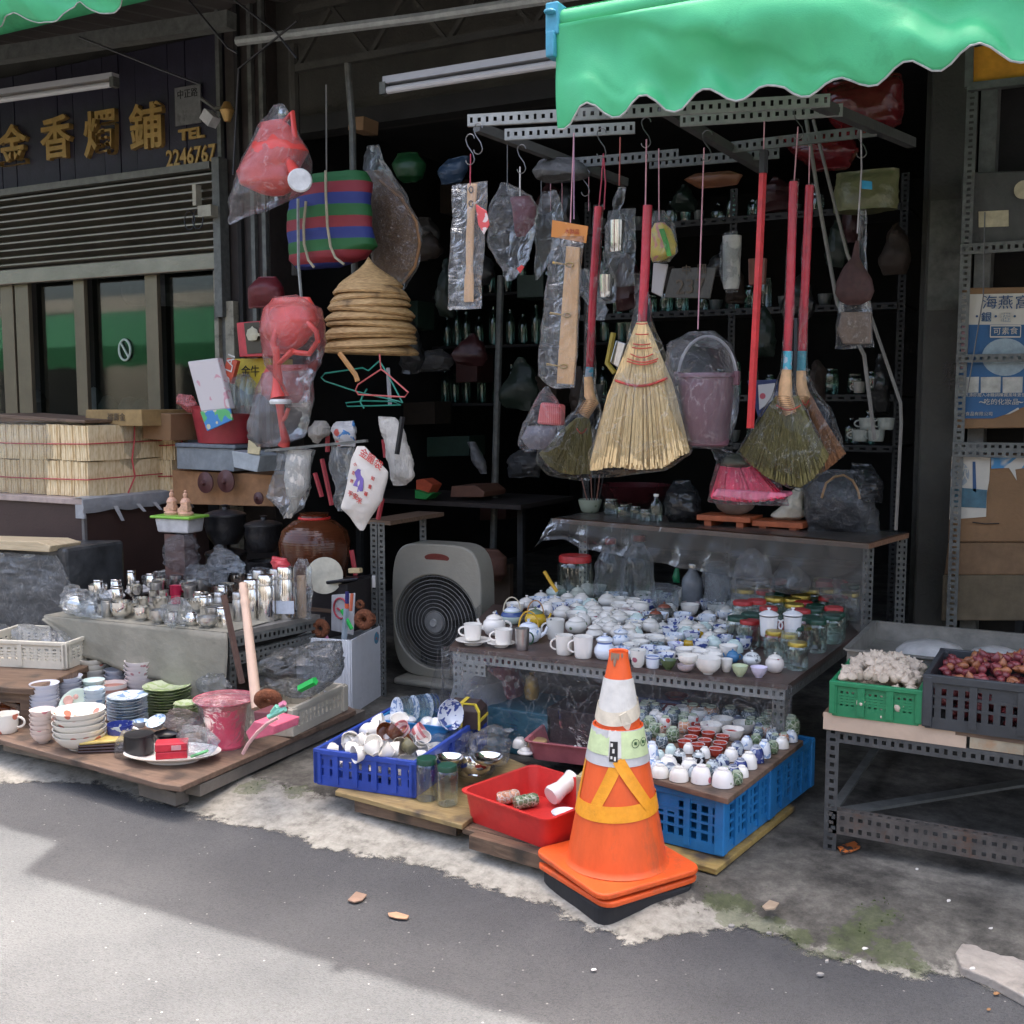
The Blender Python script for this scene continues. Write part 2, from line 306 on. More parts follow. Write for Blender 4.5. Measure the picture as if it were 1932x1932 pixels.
a3=N(nt,'ShaderNodeMath',operation='MULTIPLY_ADD');a3.inputs[1].default_value=1.7;L(n2.outputs[0],a3.inputs[0]);mo2=N(nt,'ShaderNodeMath',operation='MULTIPLY_ADD');mo2.inputs[1].default_value=1.2;mo2.inputs[2].default_value=-.62;L(attr('moss'),mo2.inputs[0]);L(mo2.outputs[0],a3.inputs[2])
fm=ramp(nt,L,a3.outputs[0],[(.93,(0,0,0)),(1.0,(.6,.6,.6))])
mg=ramp(nt,L,n2.outputs[0],[(.35,(.03,.042,.012)),(.65,(.075,.10,.030))])
mxb=N(nt,'ShaderNodeMix',data_type='RGBA');L(fm.outputs[0],mxb.inputs[0]);L(mul.outputs[2],mxb.inputs[6]);L(mg.outputs[0],mxb.inputs[7])
L(mxb.outputs[2],b.inputs['Base Color']);b.inputs['Roughness'].default_value=.85
n5=N(nt,'ShaderNodeTexNoise');n5.inputs['Scale'].default_value=16;n5.inputs['Detail'].default_value=9;n5.inputs['Roughness'].default_value=.72;L(co,n5.inputs[0])
e1=N(nt,'ShaderNodeMath',operation='MULTIPLY_ADD');e1.inputs[1].default_value=5;L(attr('edge'),e1.inputs[0]);L(n5.outputs[0],e1.inputs[2]);ef=ramp(nt,L,e1.outputs[0],[(.66,(0,0,0)),(.82,(1,1,1))])
tr=N(nt,'ShaderNodeBsdfTransparent');msx=N(nt,'ShaderNodeMixShader');L(ef.outputs[0],msx.inputs[0]);L(tr.outputs[0],msx.inputs[1]);L(b.outputs[0],msx.inputs[2]);L(msx.outputs[0],nt.nodes['Material Output'].inputs[0])
bp=N(nt,'ShaderNodeBump');bp.inputs['Strength'].default_value=.35;bp.inputs['Distance'].default_value=.01;L(n2.outputs[0],bp.inputs['Height']);L(bp.outputs[0],b.inputs['Normal'])
pv=MB().add(verts,faces).build('pavement',m,smooth=True);struct(pv)
for nm,dat in(('edge',ed),('strip',sw),('moss',mo)):
 a=pv.data.attributes.new(nm,'FLOAT','POINT');a.data.foreach_set('value',dat)
pts=[at(u,v_,z=.0)for u,v_ in[(1802,1815),(1815,1796),(1838,1786),(1850,1768),(1880,1758),(1960,1775),(2050,1800),(2050,1960),(1932,1900),(1870,1866),(1812,1842)]]
mSlab=M('broken concrete',(.33,.30,.26),.85,var=.35,nscale=9,dirt=((.12,.10,.08),.55),bump=.5)
tag(MB().prism([V(p.x,p.y,.0)for p in pts],(0,0,.028)).build('concrete_slab',mSlab,bevel=.004),'broken pale concrete slab at the corner of the pavement','slab')
def fpt(u,v_,Y):return at(u,v_,y=Y)
def slab(name,uv,Y,th,mat,parent=None,bevel=0,smooth=False):
 P=[at(u,v_,y=Y)for u,v_ in uv]
 if parent is not None:P=[p-parent.location for p in P]
 return MB().prism(P,(0,th,0)).build(name,mat,parent,bevel=bevel,smooth=smooth)
def perf(mb,p,q,side,w_,pitch=.026,rows=1,hole=(.5,.34)):
 """perforated flat strip from p to q, widening along side"""
 p=Vector(p);q=Vector(q);d=q-p;Ln=d.length;d.normalize();side=Vector(side).normalized();n=max(1,int(Ln/pitch));pt=Ln/n;rw=w_/rows
 for i in range(n):
  for k in range(rows):
   o=p+d*(pt*i)+side*(rw*k);A=[o,o+d*pt,o+d*pt+side*rw,o+side*rw]
   hx=pt*hole[0]/2*(1 if(i+k)%2 else .8);hy=rw*hole[1]/2*(1 if(i+k)%2 else 1.3);c=o+d*(pt/2)+side*(rw/2);B=[c-d*hx-side*hy,c+d*hx-side*hy,c+d*hx+side*hy,c-d*hx+side*hy]
   mb.add(A+B,[(0,1,5,4),(1,2,6,5),(2,3,7,6),(3,0,4,7)])
def angle(name,p,q,s1,s2,mat,parent=None,w1=.04,w2=.04,rows=1,pitch=.026,rows2=1):
 off=parent.location if parent is not None else V(0,0,0);R=Matrix.Rotation(-parent.rotation_euler.z,3,'Z')if parent is not None else Matrix.Identity(3)
 p=R@(Vector(p)-off);q=R@(Vector(q)-off);s1=R@Vector(s1);s2=R@Vector(s2)
 mb=MB();perf(mb,p,q,s1,w1,pitch,rows);perf(mb,p,q,s2,w2,pitch,rows2)
 return mb.build(name,mat,parent,solid=.0022)
_tc={}
def text(body,size,mat,parent,loc,rot=(PI/2,0,0),ext=.002,name='lettering',sx=1,bold=0,align='CENTER',label=None):
 k=(body,size,ext,mat.name,sx,bold,align)
 if k not in _tc:
  c=bpy.data.curves.new('t','FONT');c.body=body;c.size=size;c.extrude=ext;c.offset=bold;c.align_x=align;c.align_y='CENTER';c.resolution_u=2
  o=bpy.data.objects.new('t',c);sc.collection.objects.link(o);bpy.context.view_layer.update()
  me=bpy.data.meshes.new_from_object(o.evaluated_get(bpy.context.evaluated_depsgraph_get()));me.materials.clear();me.materials.append(mat)
  bpy.data.objects.remove(o);bpy.data.curves.remove(c)
  if sx!=1:me.transform(Matrix.Scale(sx,4,(1,0,0)))
  _tc[k]=me
 o=inst(name,_tc[k],parent,loc,rot)
 if label:o['label']=label
 return o
YF=5.6;ZC=4.0
mConc=M('grimy concrete',(.042,.040,.033),.85,.0,.35,3,((.035,.033,.03),.52),bump=.4)
mConcR=M('patchy painted concrete',(.042,.040,.032),.75,0,.3,4,((.05,.048,.04),.56),bump=.35)
mFrame=M('olive brown aluminium',(.16,.132,.088),.4,.5,.12,6)
mShut=M('rolling shutter steel',(.21,.185,.15),.3,.8,.2,3,((.10,.085,.065),.66))
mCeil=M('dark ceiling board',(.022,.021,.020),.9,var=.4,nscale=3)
lb=thing('shop_building','dark old shop building over the crockery stall and its neighbours','building',(0,0,0))
MB().box((-10.2,YF+.15,(ZC+3.92)/2+.6),(10.2,.3,1.4)).build('upper_wall',mConc,lb)
MB().box((-2.6,YF+.25,3.72),(4.6,.4,.95)).build('header_wall',mConc,lb)
MB().box((-2.6,YF+.02,3.2),(4.4,.12,.10)).build('lintel',mDark,lb)
MB().box((-4.1,8.4,5.2),(22,6.2,.25)).build('roof_slab',mConc,lb)
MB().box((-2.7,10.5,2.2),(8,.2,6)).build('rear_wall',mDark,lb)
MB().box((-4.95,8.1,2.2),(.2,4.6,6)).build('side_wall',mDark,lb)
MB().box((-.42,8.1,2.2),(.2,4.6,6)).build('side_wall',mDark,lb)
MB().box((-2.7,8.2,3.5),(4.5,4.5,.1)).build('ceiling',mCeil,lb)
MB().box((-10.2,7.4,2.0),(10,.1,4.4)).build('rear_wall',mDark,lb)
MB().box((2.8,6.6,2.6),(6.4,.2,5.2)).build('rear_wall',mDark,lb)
MB().box((-10.2,YF+.12,.71),(10.2,.14,1.4)).build('low_wall',mConc,lb)
pl=thing('concrete_pillar','grey green concrete pillar with pale patches beside the cardboard boxes','pillar',(-.66,YF+.05,0))
MB().box((.005,.06,2.1),(.20,.36,4.2)).build('shaft',mConcR,pl,bevel=.012)
MB().box((.15,-.02,1.9),(.07,.16,3.6)).build('steel_channel',mBar,pl);MB().box((-.115,.02,1.9),(.025,.1,3.7)).build('corner_strip',mConc,pl)
MB().box((.0,-.127,2.18),(.16,.004,.5)).build('pale_patch',M('pale plaster',(.075,.075,.062),.8,var=.5,nscale=12),pl)
MB().box((.33,-.02,3.05),(.62,.16,.22)).build('lintel',mBar,pl)
text('新\n午',.07,mBlackP,pl,(.03,-.124,1.62),ext=.001)
p2=thing('steel_pillar','dark riveted steel pillar with a worn cream post between the two shops','pillar',(-4.85,YF,0))
MB().box((0,.1,2.1),(.34,.3,4.2)).build('shaft',M('dark brown paint',(.035,.028,.025),.6,var=.3),p2)
for dx,wd,mt in((-.235,.035,M('cream paint worn',(.27,.25,.19),.6,dirt=((.05,.045,.035),.48))),(-.125,.07,M('cream paint worn',(.42,.4,.33)))):MB().box((dx,-.09,1.0 if dx>-.2 else 1.2),(wd,.05,2.3)).build('cream_post',mt,p2)
for dx in(-.2,-.05,.06,.15):MB().box((dx,-.07,2.6),(.03,.03,3.0)).build('steel_rib',mBar if dx!=-.05 else mDark,p2)
wf=thing('shop_window','sliding shop windows with olive metal frames below the rolling shutter','window',(-8,YF,0))
ztop=2.42;zb=1.40
def mull(u0,u1,nm='mullion'):
 x0=fpt(u0,650,YF).x;x1=fpt(u1,650,YF).x
 MB().box(((x0+x1)/2+8,-.03,(ztop+zb)/2),(x1-x0,.035,ztop-zb)).build(nm,mFrame,wf,bevel=.004)
for a_,b_ in((15,38),(42,67),(152,172),(286,309)):mull(a_,b_)
MB().box((1.4,-.02,zb-.02),(3.1,.14,.05)).build('sill',M('brown sill',(.16,.10,.06),.6),wf)
mPane=glass('window glass',(.5,.54,.52),.0,.30)
for u0,u1 in((-160,15),(67,152),(172,286),(309,425)):
 x0=fpt(u0,650,YF).x;x1=fpt(u1,650,YF).x;MB().box(((x0+x1)/2+8,.03,(ztop+zb)/2),(x1-x0,.006,ztop-zb)).build('pane',mPane,wf)
ring=MB();cx=fpt(232,660,YF);
ring.tube([V(.055*math.cos(a*PI/12),0,.072*math.sin(a*PI/12))for a in range(25)],.008,6);ring.bar((-.035,0,.05),(.035,0,-.05),.01)
ring.build('round_sticker',M('pale sticker',(.45,.52,.45)),wf,loc=(cx.x+8,.015,cx.z))
tube_=MB();tube_.tube([fpt(250,548,6.3),fpt(440,548,6.3)],.12,12);tag(tube_.build('air_duct',M('grey duct',(.25,.25,.3),.4)),'grey rounded duct inside the shop behind the window pane','duct')
for i,(u,v_,w_,h_)in enumerate([(60,745,60,50),(178,742,40,55),(205,750,34,40),(245,750,40,38),(268,752,36,34)]):
 c=fpt(u,v_+25,5.95);s=mpp(c);mb=MB();mb.lathe([(0,0),(w_*s*.5,.01),(w_*s*.55,h_*s*.5),(w_*s*.3,h_*s*.9),(0,h_*s)],10,wob=.1)
 o=mb.build('paper_bundle',M('pale wrapped goods',(.30,.30,.27)),smooth=True,loc=(c.x,c.y,1.40));tag(o,['large','tall grey','narrow','broad','rightmost'][i]+' wrapped bundle behind the shop window glass','bundle','wrapped bundles behind the glass')
sh=thing('rolling_shutter','half raised grey steel rolling shutter above the left shop windows','shutter',(-8,YF-.08,0))
zt,zs=2.985,2.47;nS=10;hs=(zt-zs)/nS
mb=MB();prof=[(.012,0),(.004,.008),(-.028,.016),(-.046,.030),(-.046,.044),(-.030,.055),(.008,.060),(.018,.066),(.012,.072)]
rows=[[V(-6,y_*.9,z_*hs/.072),V(2.93,y_*.9,z_*hs/.072)]for y_,z_ in prof];mb.grid([r_[::-1]for r_ in rows]);sl=mb.mesh('slat',mShut,True)
for i in range(nS):inst('slat',sl,sh,(0,0,zs+hs*i))
MB().box((-1.53,0,(2.36+zs)/2),(8.9,.05,zs-2.36)).build('bottom_rail',mShut,sh,bevel=.008)
MB().box((-1.53,-.02,3.008),(8.9,.10,.045)).build('top_rail',M('pale worn rail',(.15,.145,.125),.5,.4),sh)
MB().box((2.97,-.03,2.55),(.06,.08,1.0)).build('guide_rail',mBar,sh)
MB().box((2.83,-.09,2.82),(.03,.05,.13)).box((2.93,-.10,2.71),(.11,.07,.07)).build('latch_box',M('cream metal',(.35,.33,.26)),sh)
for k in range(2):MB().tube([V(2.80+.07*k+.045*math.cos(a/10*PI*2),-.13,2.66+.06*math.sin(a/10*PI*2))for a in range(11)],.004,5).build('wire_loop',mBlackP,sh)
sg=thing('shop_sign','dark panelled shop sign with golden characters and a telephone number','sign',(-8,YF-.04,0))
mSign=M('navy sign boards',(.018,.016,.030),.55,var=.3,nscale=5);x=-6.0
bd=MB().box((0,0,3.43),(.146,.05,.80)).mesh('plank',mSign)
for i in range(60):
 inst('plank',bd,sg,(2.88-.15*i,.004*math.sin(i*1.7),0))
mGold=M('gilded letters',(.42,.26,.085),.38,.45,.2,20,((.16,.06,.03),.6))
for ch,u,v_,s in(('金',29,285,.30),('香',110,270,.31),('燭',193,262,.32),('鋪',279,250,.31)):
 c=fpt(u,v_,YF-.04);text(ch,s,mGold,sg,(c.x+8.045,-.045,c.z),ext=.018,bold=.006,name='character')
c=fpt(371,262,YF);text('TEL',.092,mGold,sg,(c.x+8.03,-.035,c.z+.01),ext=.006,bold=.004,sx=1.5)
c=fpt(369,295,YF);text('2246767',.15,mGold,sg,(c.x+8.03,-.035,c.z-.02),ext=.006,bold=.003,sx=.82)
c=fpt(374,205,YF);pq=thing('notice_plate','small grey weathered plate of characters above the telephone number','plate',(c.x,YF-.09,c.z))
MB().box((0,0,0),(.22,.01,.24)).build('plate',M('grey plate',(.13,.13,.13),.6,dirt=((.03,.03,.03),.55)),pq)
text('中正路',.06,mDark,pq,(0,-.006,.07),ext=.001)
c=fpt(396,214,YF-.25);fl=thing('spotlight','small old clip spotlight with white and brass heads above the TEL lettering','lamp',c)
MB().box((0,0,-.03),(.09,.07,.07),M=Matrix.Rotation(.7,3,'Y')).build('white_head',M('white enamel',(.5,.5,.5)),fl);MB().lathe([(0,-.07),(.02,-.065),(.045,0),(.02,.05),(0,.05)],12,(.14,0,0)).build('brass_head',mGold,fl,smooth=True);MB().tube([(-.07,0,.1),(0,.05,.04),(.14,.02,.03)],.012,6).tube([(0,.05,.04),(.02,.2,.06)],.015,6).build('arm',mBar,fl)
mTube=M('unlit lamp tube',(.42,.42,.44),.3,var=.05)
def lamp(u0,v0,u1,v1,Y,label,th=.05):
 a_=fpt(u0,v0,Y);b_=fpt(u1,v1,Y);t=thing('fluorescent_lamp',label,'lamp',a_);d=b_-a_
 MB().bar((0,0,.03),d+V(0,0,.03),.06,.035).build('housing',mTube,t);MB().tube([V(0,-.01,-.02),d+V(0,-.01,-.02)],.019,10).build('lamp_tube',M('lamp glass white',(.55,.55,.56),.25,var=.03),t)
 for q in(0,1):MB().box(d*q+V(0,-.01,-.01),(.035,.05,.06)).build('end_socket',mBar,t)
lamp(-80,196,218,153,5.2,'unlit fluorescent tube lamp hanging in front of the golden characters');lamp(728,165,1150,98,4.9,'unlit twin fluorescent lamp above the open shop front')
def pipe(name,pts,r_,mat,label,cat,seg=8):return tag(MB().tube(pts,r_,seg).build(name,mat,smooth=True),label,cat)
MB_=MB().bar(fpt(-200,135,4.9),fpt(437,38,4.9),.08,.09);tag(MB_.build('ceiling_beam',mBar),'grey steel beam running above the left shop sign','beam')
pipe('conduit_pipe',[fpt(448,78,4.8),fpt(800,33,4.8),fpt(1100,-12,4.8)],.026,mBarL,'pale conduit pipe running under the ceiling over the open shop','pipe')
for i,pts in enumerate([[(560,40),(450,130),(440,330)],[(340,-20),(430,90),(448,100)],[(430,-10),(520,60),(560,110)],[(150,70),(300,130),(380,160)]]):
 pipe('cable',[fpt(u,v_,4.6)for u,v_ in pts],.006,mBlackP,['hanging','slanting','short','sagging'][i]+' black cable under the dark ceiling '+['beside the steel pillar','above the shop sign corner','over the open shop','in front of the sign'][i],'cable')
pipe('gas_pipe',[fpt(553,85,5.3),fpt(556,210,5.3),fpt(560,520,5.3)],.03,mConc,'dull vertical pipe behind the striped bag','pipe')
pipe('downpipe',[fpt(655,110,5.2),fpt(665,240,5.2),fpt(670,560,5.2)],.02,mBar,'thin grey pipe behind the bamboo hats','pipe')
tr=thing('roof_truss','dim steel lattice truss above the twin lamp','truss',fpt(560,130,5.2));o0=tr.location
MB().bar((0,0,0),fpt(1180,20,5.2)-o0,.04).build('lower_chord',mConc,tr);MB().bar(V(0,0,.32),fpt(1180,20,5.2)-o0+V(0,0,.32),.04).build('upper_chord',mConc,tr)
dd=fpt(1180,20,5.2)-o0
for k in range(8):MB().bar(dd*(k/8)+V(0,0,.3*(k%2)),dd*((k+1)/8)+V(0,0,.3*((k+1)%2)),.022).build('brace',mConc,tr)
mCan=M('rusty corrugated sheet',(.10,.09,.08),.7,var=.3,nscale=2);mb=MB();rows=[];yfar=at(40,1575,z=0).y-2.26
for Y,z in((3.62,3.72),(5.6,3.98),(7.0,4.15)):
 rows.append([V(-22+.1*i,Y+(yfar if Y<4 and-22+.1*i<-2.8 else 0),z+.02*(i%2))for i in range(320)])
mb.grid(rows);tag(mb.build('added_canopy',mCan,solid=.01),'added corrugated metal canopy shaped to shade the pavement in front of the shops','canopy')  # added canopy; front edge and step shaped to cast the road shadow
mAwn=M('green awning vinyl',(.095,.60,.27),.42,0,.12,3.5,((.06,.40,.17),.58),bump=.12,bscale=220,trans=.28);mHem=M('grey white hem',(.40,.40,.38),.7,var=.3,nscale=30)
def awning(name,label,bot,topv,Y,wallY,zW=3.62):
 P=[fpt(u,v_,Y)for u,v_ in bot];P.sort(key=lambda p:p.x);x0,x1=P[0].x,P[-1].x
 t=thing(name,label,'awning',(x0,Y,2.5));nC=int((x1-x0)/.012)
 def bz(x):
  for a,c in zip(P[:-1],P[1:]):
   if x<=c.x:return a.z+(c.z-a.z)*(x-a.x)/max(1e-6,c.x-a.x)
  return P[-1].z
 zs_=[bz(x0+(x1-x0)*i/nC)for i in range(nC+1)]
 for _ in range(1):zs_=[zs_[0]]+[(zs_[i-1]+zs_[i]*2+zs_[i+1])/4 for i in range(1,nC)]+[zs_[-1]]
 zT=topv;nR=26;rows=[];mean=sum(zs_)/len(zs_)
 for j in range(nR+1):
  f=j/nR;row=[]
  for i in range(nC+1):
   x=x0+(x1-x0)*i/nC;z=zT+(zs_[i]-zT)*f;wv=(zs_[i]-mean)
   q1=math.sin(x*7.2-f*4.2+.8*math.sin(x*3));fold=.030*(abs(q1)**.6*(1 if q1>0 else-1))+.016*nz(x,z,0,3.0)+.016*abs(math.sin(x*11-f*5+.6*math.sin(x*5)))*f+.01*math.sin(x*4+f*7)+.007*(1-abs(math.sin(x*23-f*2.5)))*f
   ed_=min(1,(x-x0)/.22+.12);row.append(V(x-x0,-.012+ed_*fold*f**.5*1.75*(1-.6*f*f)-wv*.55*f*f,z-2.5))
  rows.append(row)
 MB().grid(rows[::-1]).build('valance',mAwn,t,smooth=True,solid=.0015)
 MB().tube([p for p in rows[-1]][::2],.0032,5).build('hem_cord',mHem,t)
 MB().tube([V(0,.03,zT-2.5+.02),V(x1-x0,.03,zT-2.5+.02)],.036,14).build('roller_bar',mAwn,t,smooth=True)
 mb=MB();nn=24;top=[]
 for j in range(9):
  f=j/8;top.append([V((x1-x0)*i/nn,.03+(wallY-Y-.05)*f,zT-2.5+.06+(zW-zT)*f-.05*math.sin(f*PI))for i in range(nn+1)])
 mb.grid(top);mb.build('top_sheet',mAwn,t,smooth=True,solid=.0015)
 for q in((.012,x1-x0-.012)if zW>3.5 else()):MB().bar((q,.03,zT-2.5-.01),(q,wallY-Y-.1,zW-2.67),.02,.03).build('arm',mBar,t)
 return t,x0,zT
BOT=[(1050,243),(1062,243),(1071,240),(1085,224),(1105,200),(1124,197),(1138,212),(1153,223),(1174,219),(1190,203),(1206,185),(1224,181),(1238,190),(1253,208),(1262,209),(1283,202),(1299,183),(1315,169),(1336,165),(1352,173),(1370,185),(1386,188),(1404,181),(1426,165),(1439,158),(1458,160),(1473,158),(1492,173),(1508,179),(1526,178),(1545,165),(1564,152),(1590,146),(1616,156),(1637,163),(1661,160),(1683,138),(1708,122),(1730,120),(1752,135),(1774,140),(1796,127),(1821,102),(1850,88),(1880,98),(1901,116),(1932,118),(1960,104),(1990,82),(2020,76),(2060,92),(2100,84),(2150,50),(2210,60),(2280,30),(2380,30),(2500,0),(2700,-20)]
aw,ax0,azT=awning('green_awning','green vinyl awning with wavy white hemmed valance above the hanging brooms',BOT,fpt(1100,40,3.27).z+.0,3.27,5.5)
mBlueCap=M('light blue plastic',(.06,.30,.42),.4)
MB().box((-.01,.03,azT-2.5+.02),(.045,.10,.10)).lathe([(0,0),(.02,0),(.02,.012),(0,.012)],12,(-.01,-.03,azT-2.5+.03)).box((-.012,.0,azT-2.5-.06),(.03,.06,.08)).build('end_cap',mBlueCap,aw,bevel=.012)
B2=[(-700,130),(-560,110),(-420,90),(-330,100),(-220,60),(-150,75),(-80,40),(-20,45),(3,28),(20,20),(40,33),(60,38),(85,34),(100,20),(118,6),(130,-8),(140,6),(160,14),(185,13),(205,0),(222,-15),(240,-20)]
awning('green_awning','green vinyl awning end with scalloped edge above the left shop',B2,fpt(240,-170,3.9).z,3.9,4.25,3.45)
op=thing('opposite_building','plain grey shop row across the street seen mirrored in the window panes','building',(-12,-6.5,0))
MB().box((2,-.6,1.95),(46,.4,3.9)).build('front_wall',M('street wall',(.34,.31,.27),.8),op)
for k in range(7):MB().box((-16+6*k,-.35,1.3),(3.6,.1,2.5)).build('shop_opening',mDark,op);MB().box((-16+6*k,-.36,3.2),(2.6,.1,.8)).build('window',mPane,op)
t=thing('green_awning','long green awning across the street mirrored in the left shop window','awning',(-16,-3.4,2.55));rows=[]
for f,y_,z_ in((0,0,-.42),(1,0,0),(2,-1.2,.5),(3,-2.6,.9)):rows.append([V(-9+.08*i,y_,z_+(.05*abs(math.sin(i*.35))if f==0 else 0))for i in range(170)])
MB().grid(rows).build('cloth',M('green awning cloth',(.025,.15,.06),.5,trans=.3),t,smooth=False,solid=.002)
_me={}
PR={'bowl':[(0,0),(.42,0),(.43,.07),(.50,.12),(.74,.38),(.92,.74),(1,1),(.965,1),(.88,.74),(.68,.4),(.4,.18),(0,.15)],'rbowl':[(0,0),(.40,0),(.40,.08),(.62,.14),(.93,.42),(1,.72),(.99,1),(.955,1),(.95,.7),(.86,.42),(.5,.2),(0,.17)],'cup':[(0,0),(.55,0),(.56,.05),(.74,.15),(.88,.5),(.97,.85),(1,1),(.95,1),(.9,.8),(.8,.45),(.6,.14),(0,.1)],'mug':[(0,0),(.78,0),(.84,.04),(.9,.3),(.97,.8),(1,1),(.93,1),(.9,.8),(.84,.3),(.7,.08),(0,.06)],'sauc':[(0,0),(.5,0),(.52,.3),(.95,.9),(1,1),(.96,1),(.55,.55),(.3,.4),(0,.38)],'plate':[(0,0),(.55,0),(.58,.25),(.9,.72),(1,1),(.97,1),(.85,.8),(.55,.45),(0,.40)],'inv':[(1,0),(1,.08),(.97,.32),(.89,.58),(.74,.79),(.55,.89),(.48,.91),(.47,1),(.41,1),(.40,.93),(0,.93)],'invmug':[(.97,0),(1,.05),(.99,.5),(.96,.8),(.9,.9),(.80,.93),(.79,1),(.70,1),(.69,.95),(0,.95)],'yuno':[(.70,0),(.80,.04),(.97,.25),(1,.5),(.97,.74),(.82,.90),(.62,.935),(0,.935)],'foot':[(.60,.93),(.60,1.0),(.60,1.05),(.54,1.05),(.52,.985),(0,.98)],'pot':[(0,0),(.6,0),(.75,.06),(.96,.35),(1,.55),(.92,.8),(.72,.93),(.66,.95),(.66,1),(.6,1),(.58,.93),(0,.9)],'pear':[(0,0),(.55,0),(.8,.08),(1,.35),(.95,.55),(.7,.78),(.66,.84),(.82,.97),(.84,1),(.78,1),(.6,.85),(0,.8)],'lid':[(1,0),(.98,.12),(.7,.38),(.3,.58),(.12,.62),(.12,.74),(.2,.84),(.2,.95),(.1,1),(0,1)],'lidb':[(1,0),(.98,.12),(.7,.38),(.3,.58),(.12,.62),(0,.62)],'knob':[(.11,.60),(.12,.74),(.2,.84),(.2,.95),(.1,1),(0,1)],'jar':[(0,0),(.9,0),(1,.05),(1,.76),(.94,.84),(.82,.88),(.82,.97)],'cap':[(0,1),(.85,1),(.9,.97),(.9,.86),(.84,.86)],'bottle':[(0,0),(.9,0),(1,.04),(1,.58),(.92,.68),(.42,.86),(.36,.9),(.36,.97)],'bcap':[(0,1.02),(.38,1.02),(.42,1),(.42,.93),(.38,.92)],'crock':[(0,0),(.6,0),(.72,.04),(.92,.3),(1,.58),(.97,.76),(.80,.92),(.48,.965),(.45,.985),(.50,1),(.42,1),(.36,.96),(0,.95)],'canister':[(0,0),(.96,0),(1,.02),(1,.86),(.97,.87),(.97,.90),(1,.91),(1,.985),(.95,1),(0,1)],'thermo':[(0,0),(.95,0),(1,.02),(1,.72),(.9,.76),(.9,.78),(.97,.79),(.97,.98),(.9,1),(0,1)],'basin':[(0,0),(.72,0),(.76,.03),(.93,.9),(1,.93),(1,1),(.94,1),(.9,.93),(.74,.08),(0,.06)],'wok':[(0,0),(.35,0),(.5,.08),(.8,.45),(.97,.95),(1,1),(.96,1),(.76,.47),(.45,.12),(0,.06)],'stem':[(0,0),(.5,0),(.48,.1),(.16,.32),(.16,.45),(.5,.62),(.9,.86),(1,1),(.95,1),(.5,.72),(0,.6)],}
def prof(kind,R,H,mat,seg=20,nm=None):
 k=(kind,round(R,3),round(H,3),mat.name,seg)
 if k not in _me:_me[k]=MB().lathe([(r*R,z*H)for r,z in PR[kind]],seg).mesh(nm or kind,mat,True)
 return _me[k]
CAMDIR=lambda p:Vector((p[0],p[1],0)).normalized()
def place(u,v_,z,R=0,y=None):
 p=at(u,v_,z=z)if y is None else at(u,v_,y=y)
 return p+CAMDIR(p)*R
def handle_mesh(R,H,mat,side=1,hr=.3,z0=.25,z1=.8,th=.1,seg=6):
 k=('h',round(R,3),round(H,3),mat.name,side,hr,z0,z1,th)
 if k not in _me:
  n=10;pts=[]
  for i in range(n+1):
   a=-PI/2+PI*i/n;pts.append(V(side*(R*.9+R*2*hr*math.cos(a)),0,H*((z0+z1)/2+(z1-z0)/2*math.sin(a))))
  _me[k]=MB().tube(pts,R*th,seg).mesh('handle',mat,True)
 return _me[k]
NAMES={'bowl':'bowl','rbowl':'bowl','cup':'teacup','mug':'mug','sauc':'saucer','plate':'plate','inv':'bowl','invmug':'cup','yuno':'tea_cup','pot':'teapot','pear':'sugar_pot','jar':'glass_jar','bottle':'bottle','crock':'crock','canister':'canister','thermo':'thermos_flask','basin':'basin','wok':'wok','stem':'footed_dish','lidpot':'lidded_pot'}
CATS={'bowl':'bowl','rbowl':'bowl','cup':'cup','mug':'mug','sauc':'saucer','plate':'plate','inv':'bowl','invmug':'cup','yuno':'cup','pot':'teapot','pear':'pot','jar':'jar','bottle':'bottle','crock':'crock','canister':'canister','thermo':'flask','basin':'basin','wok':'wok','stem':'dish','lidpot':'pot'}
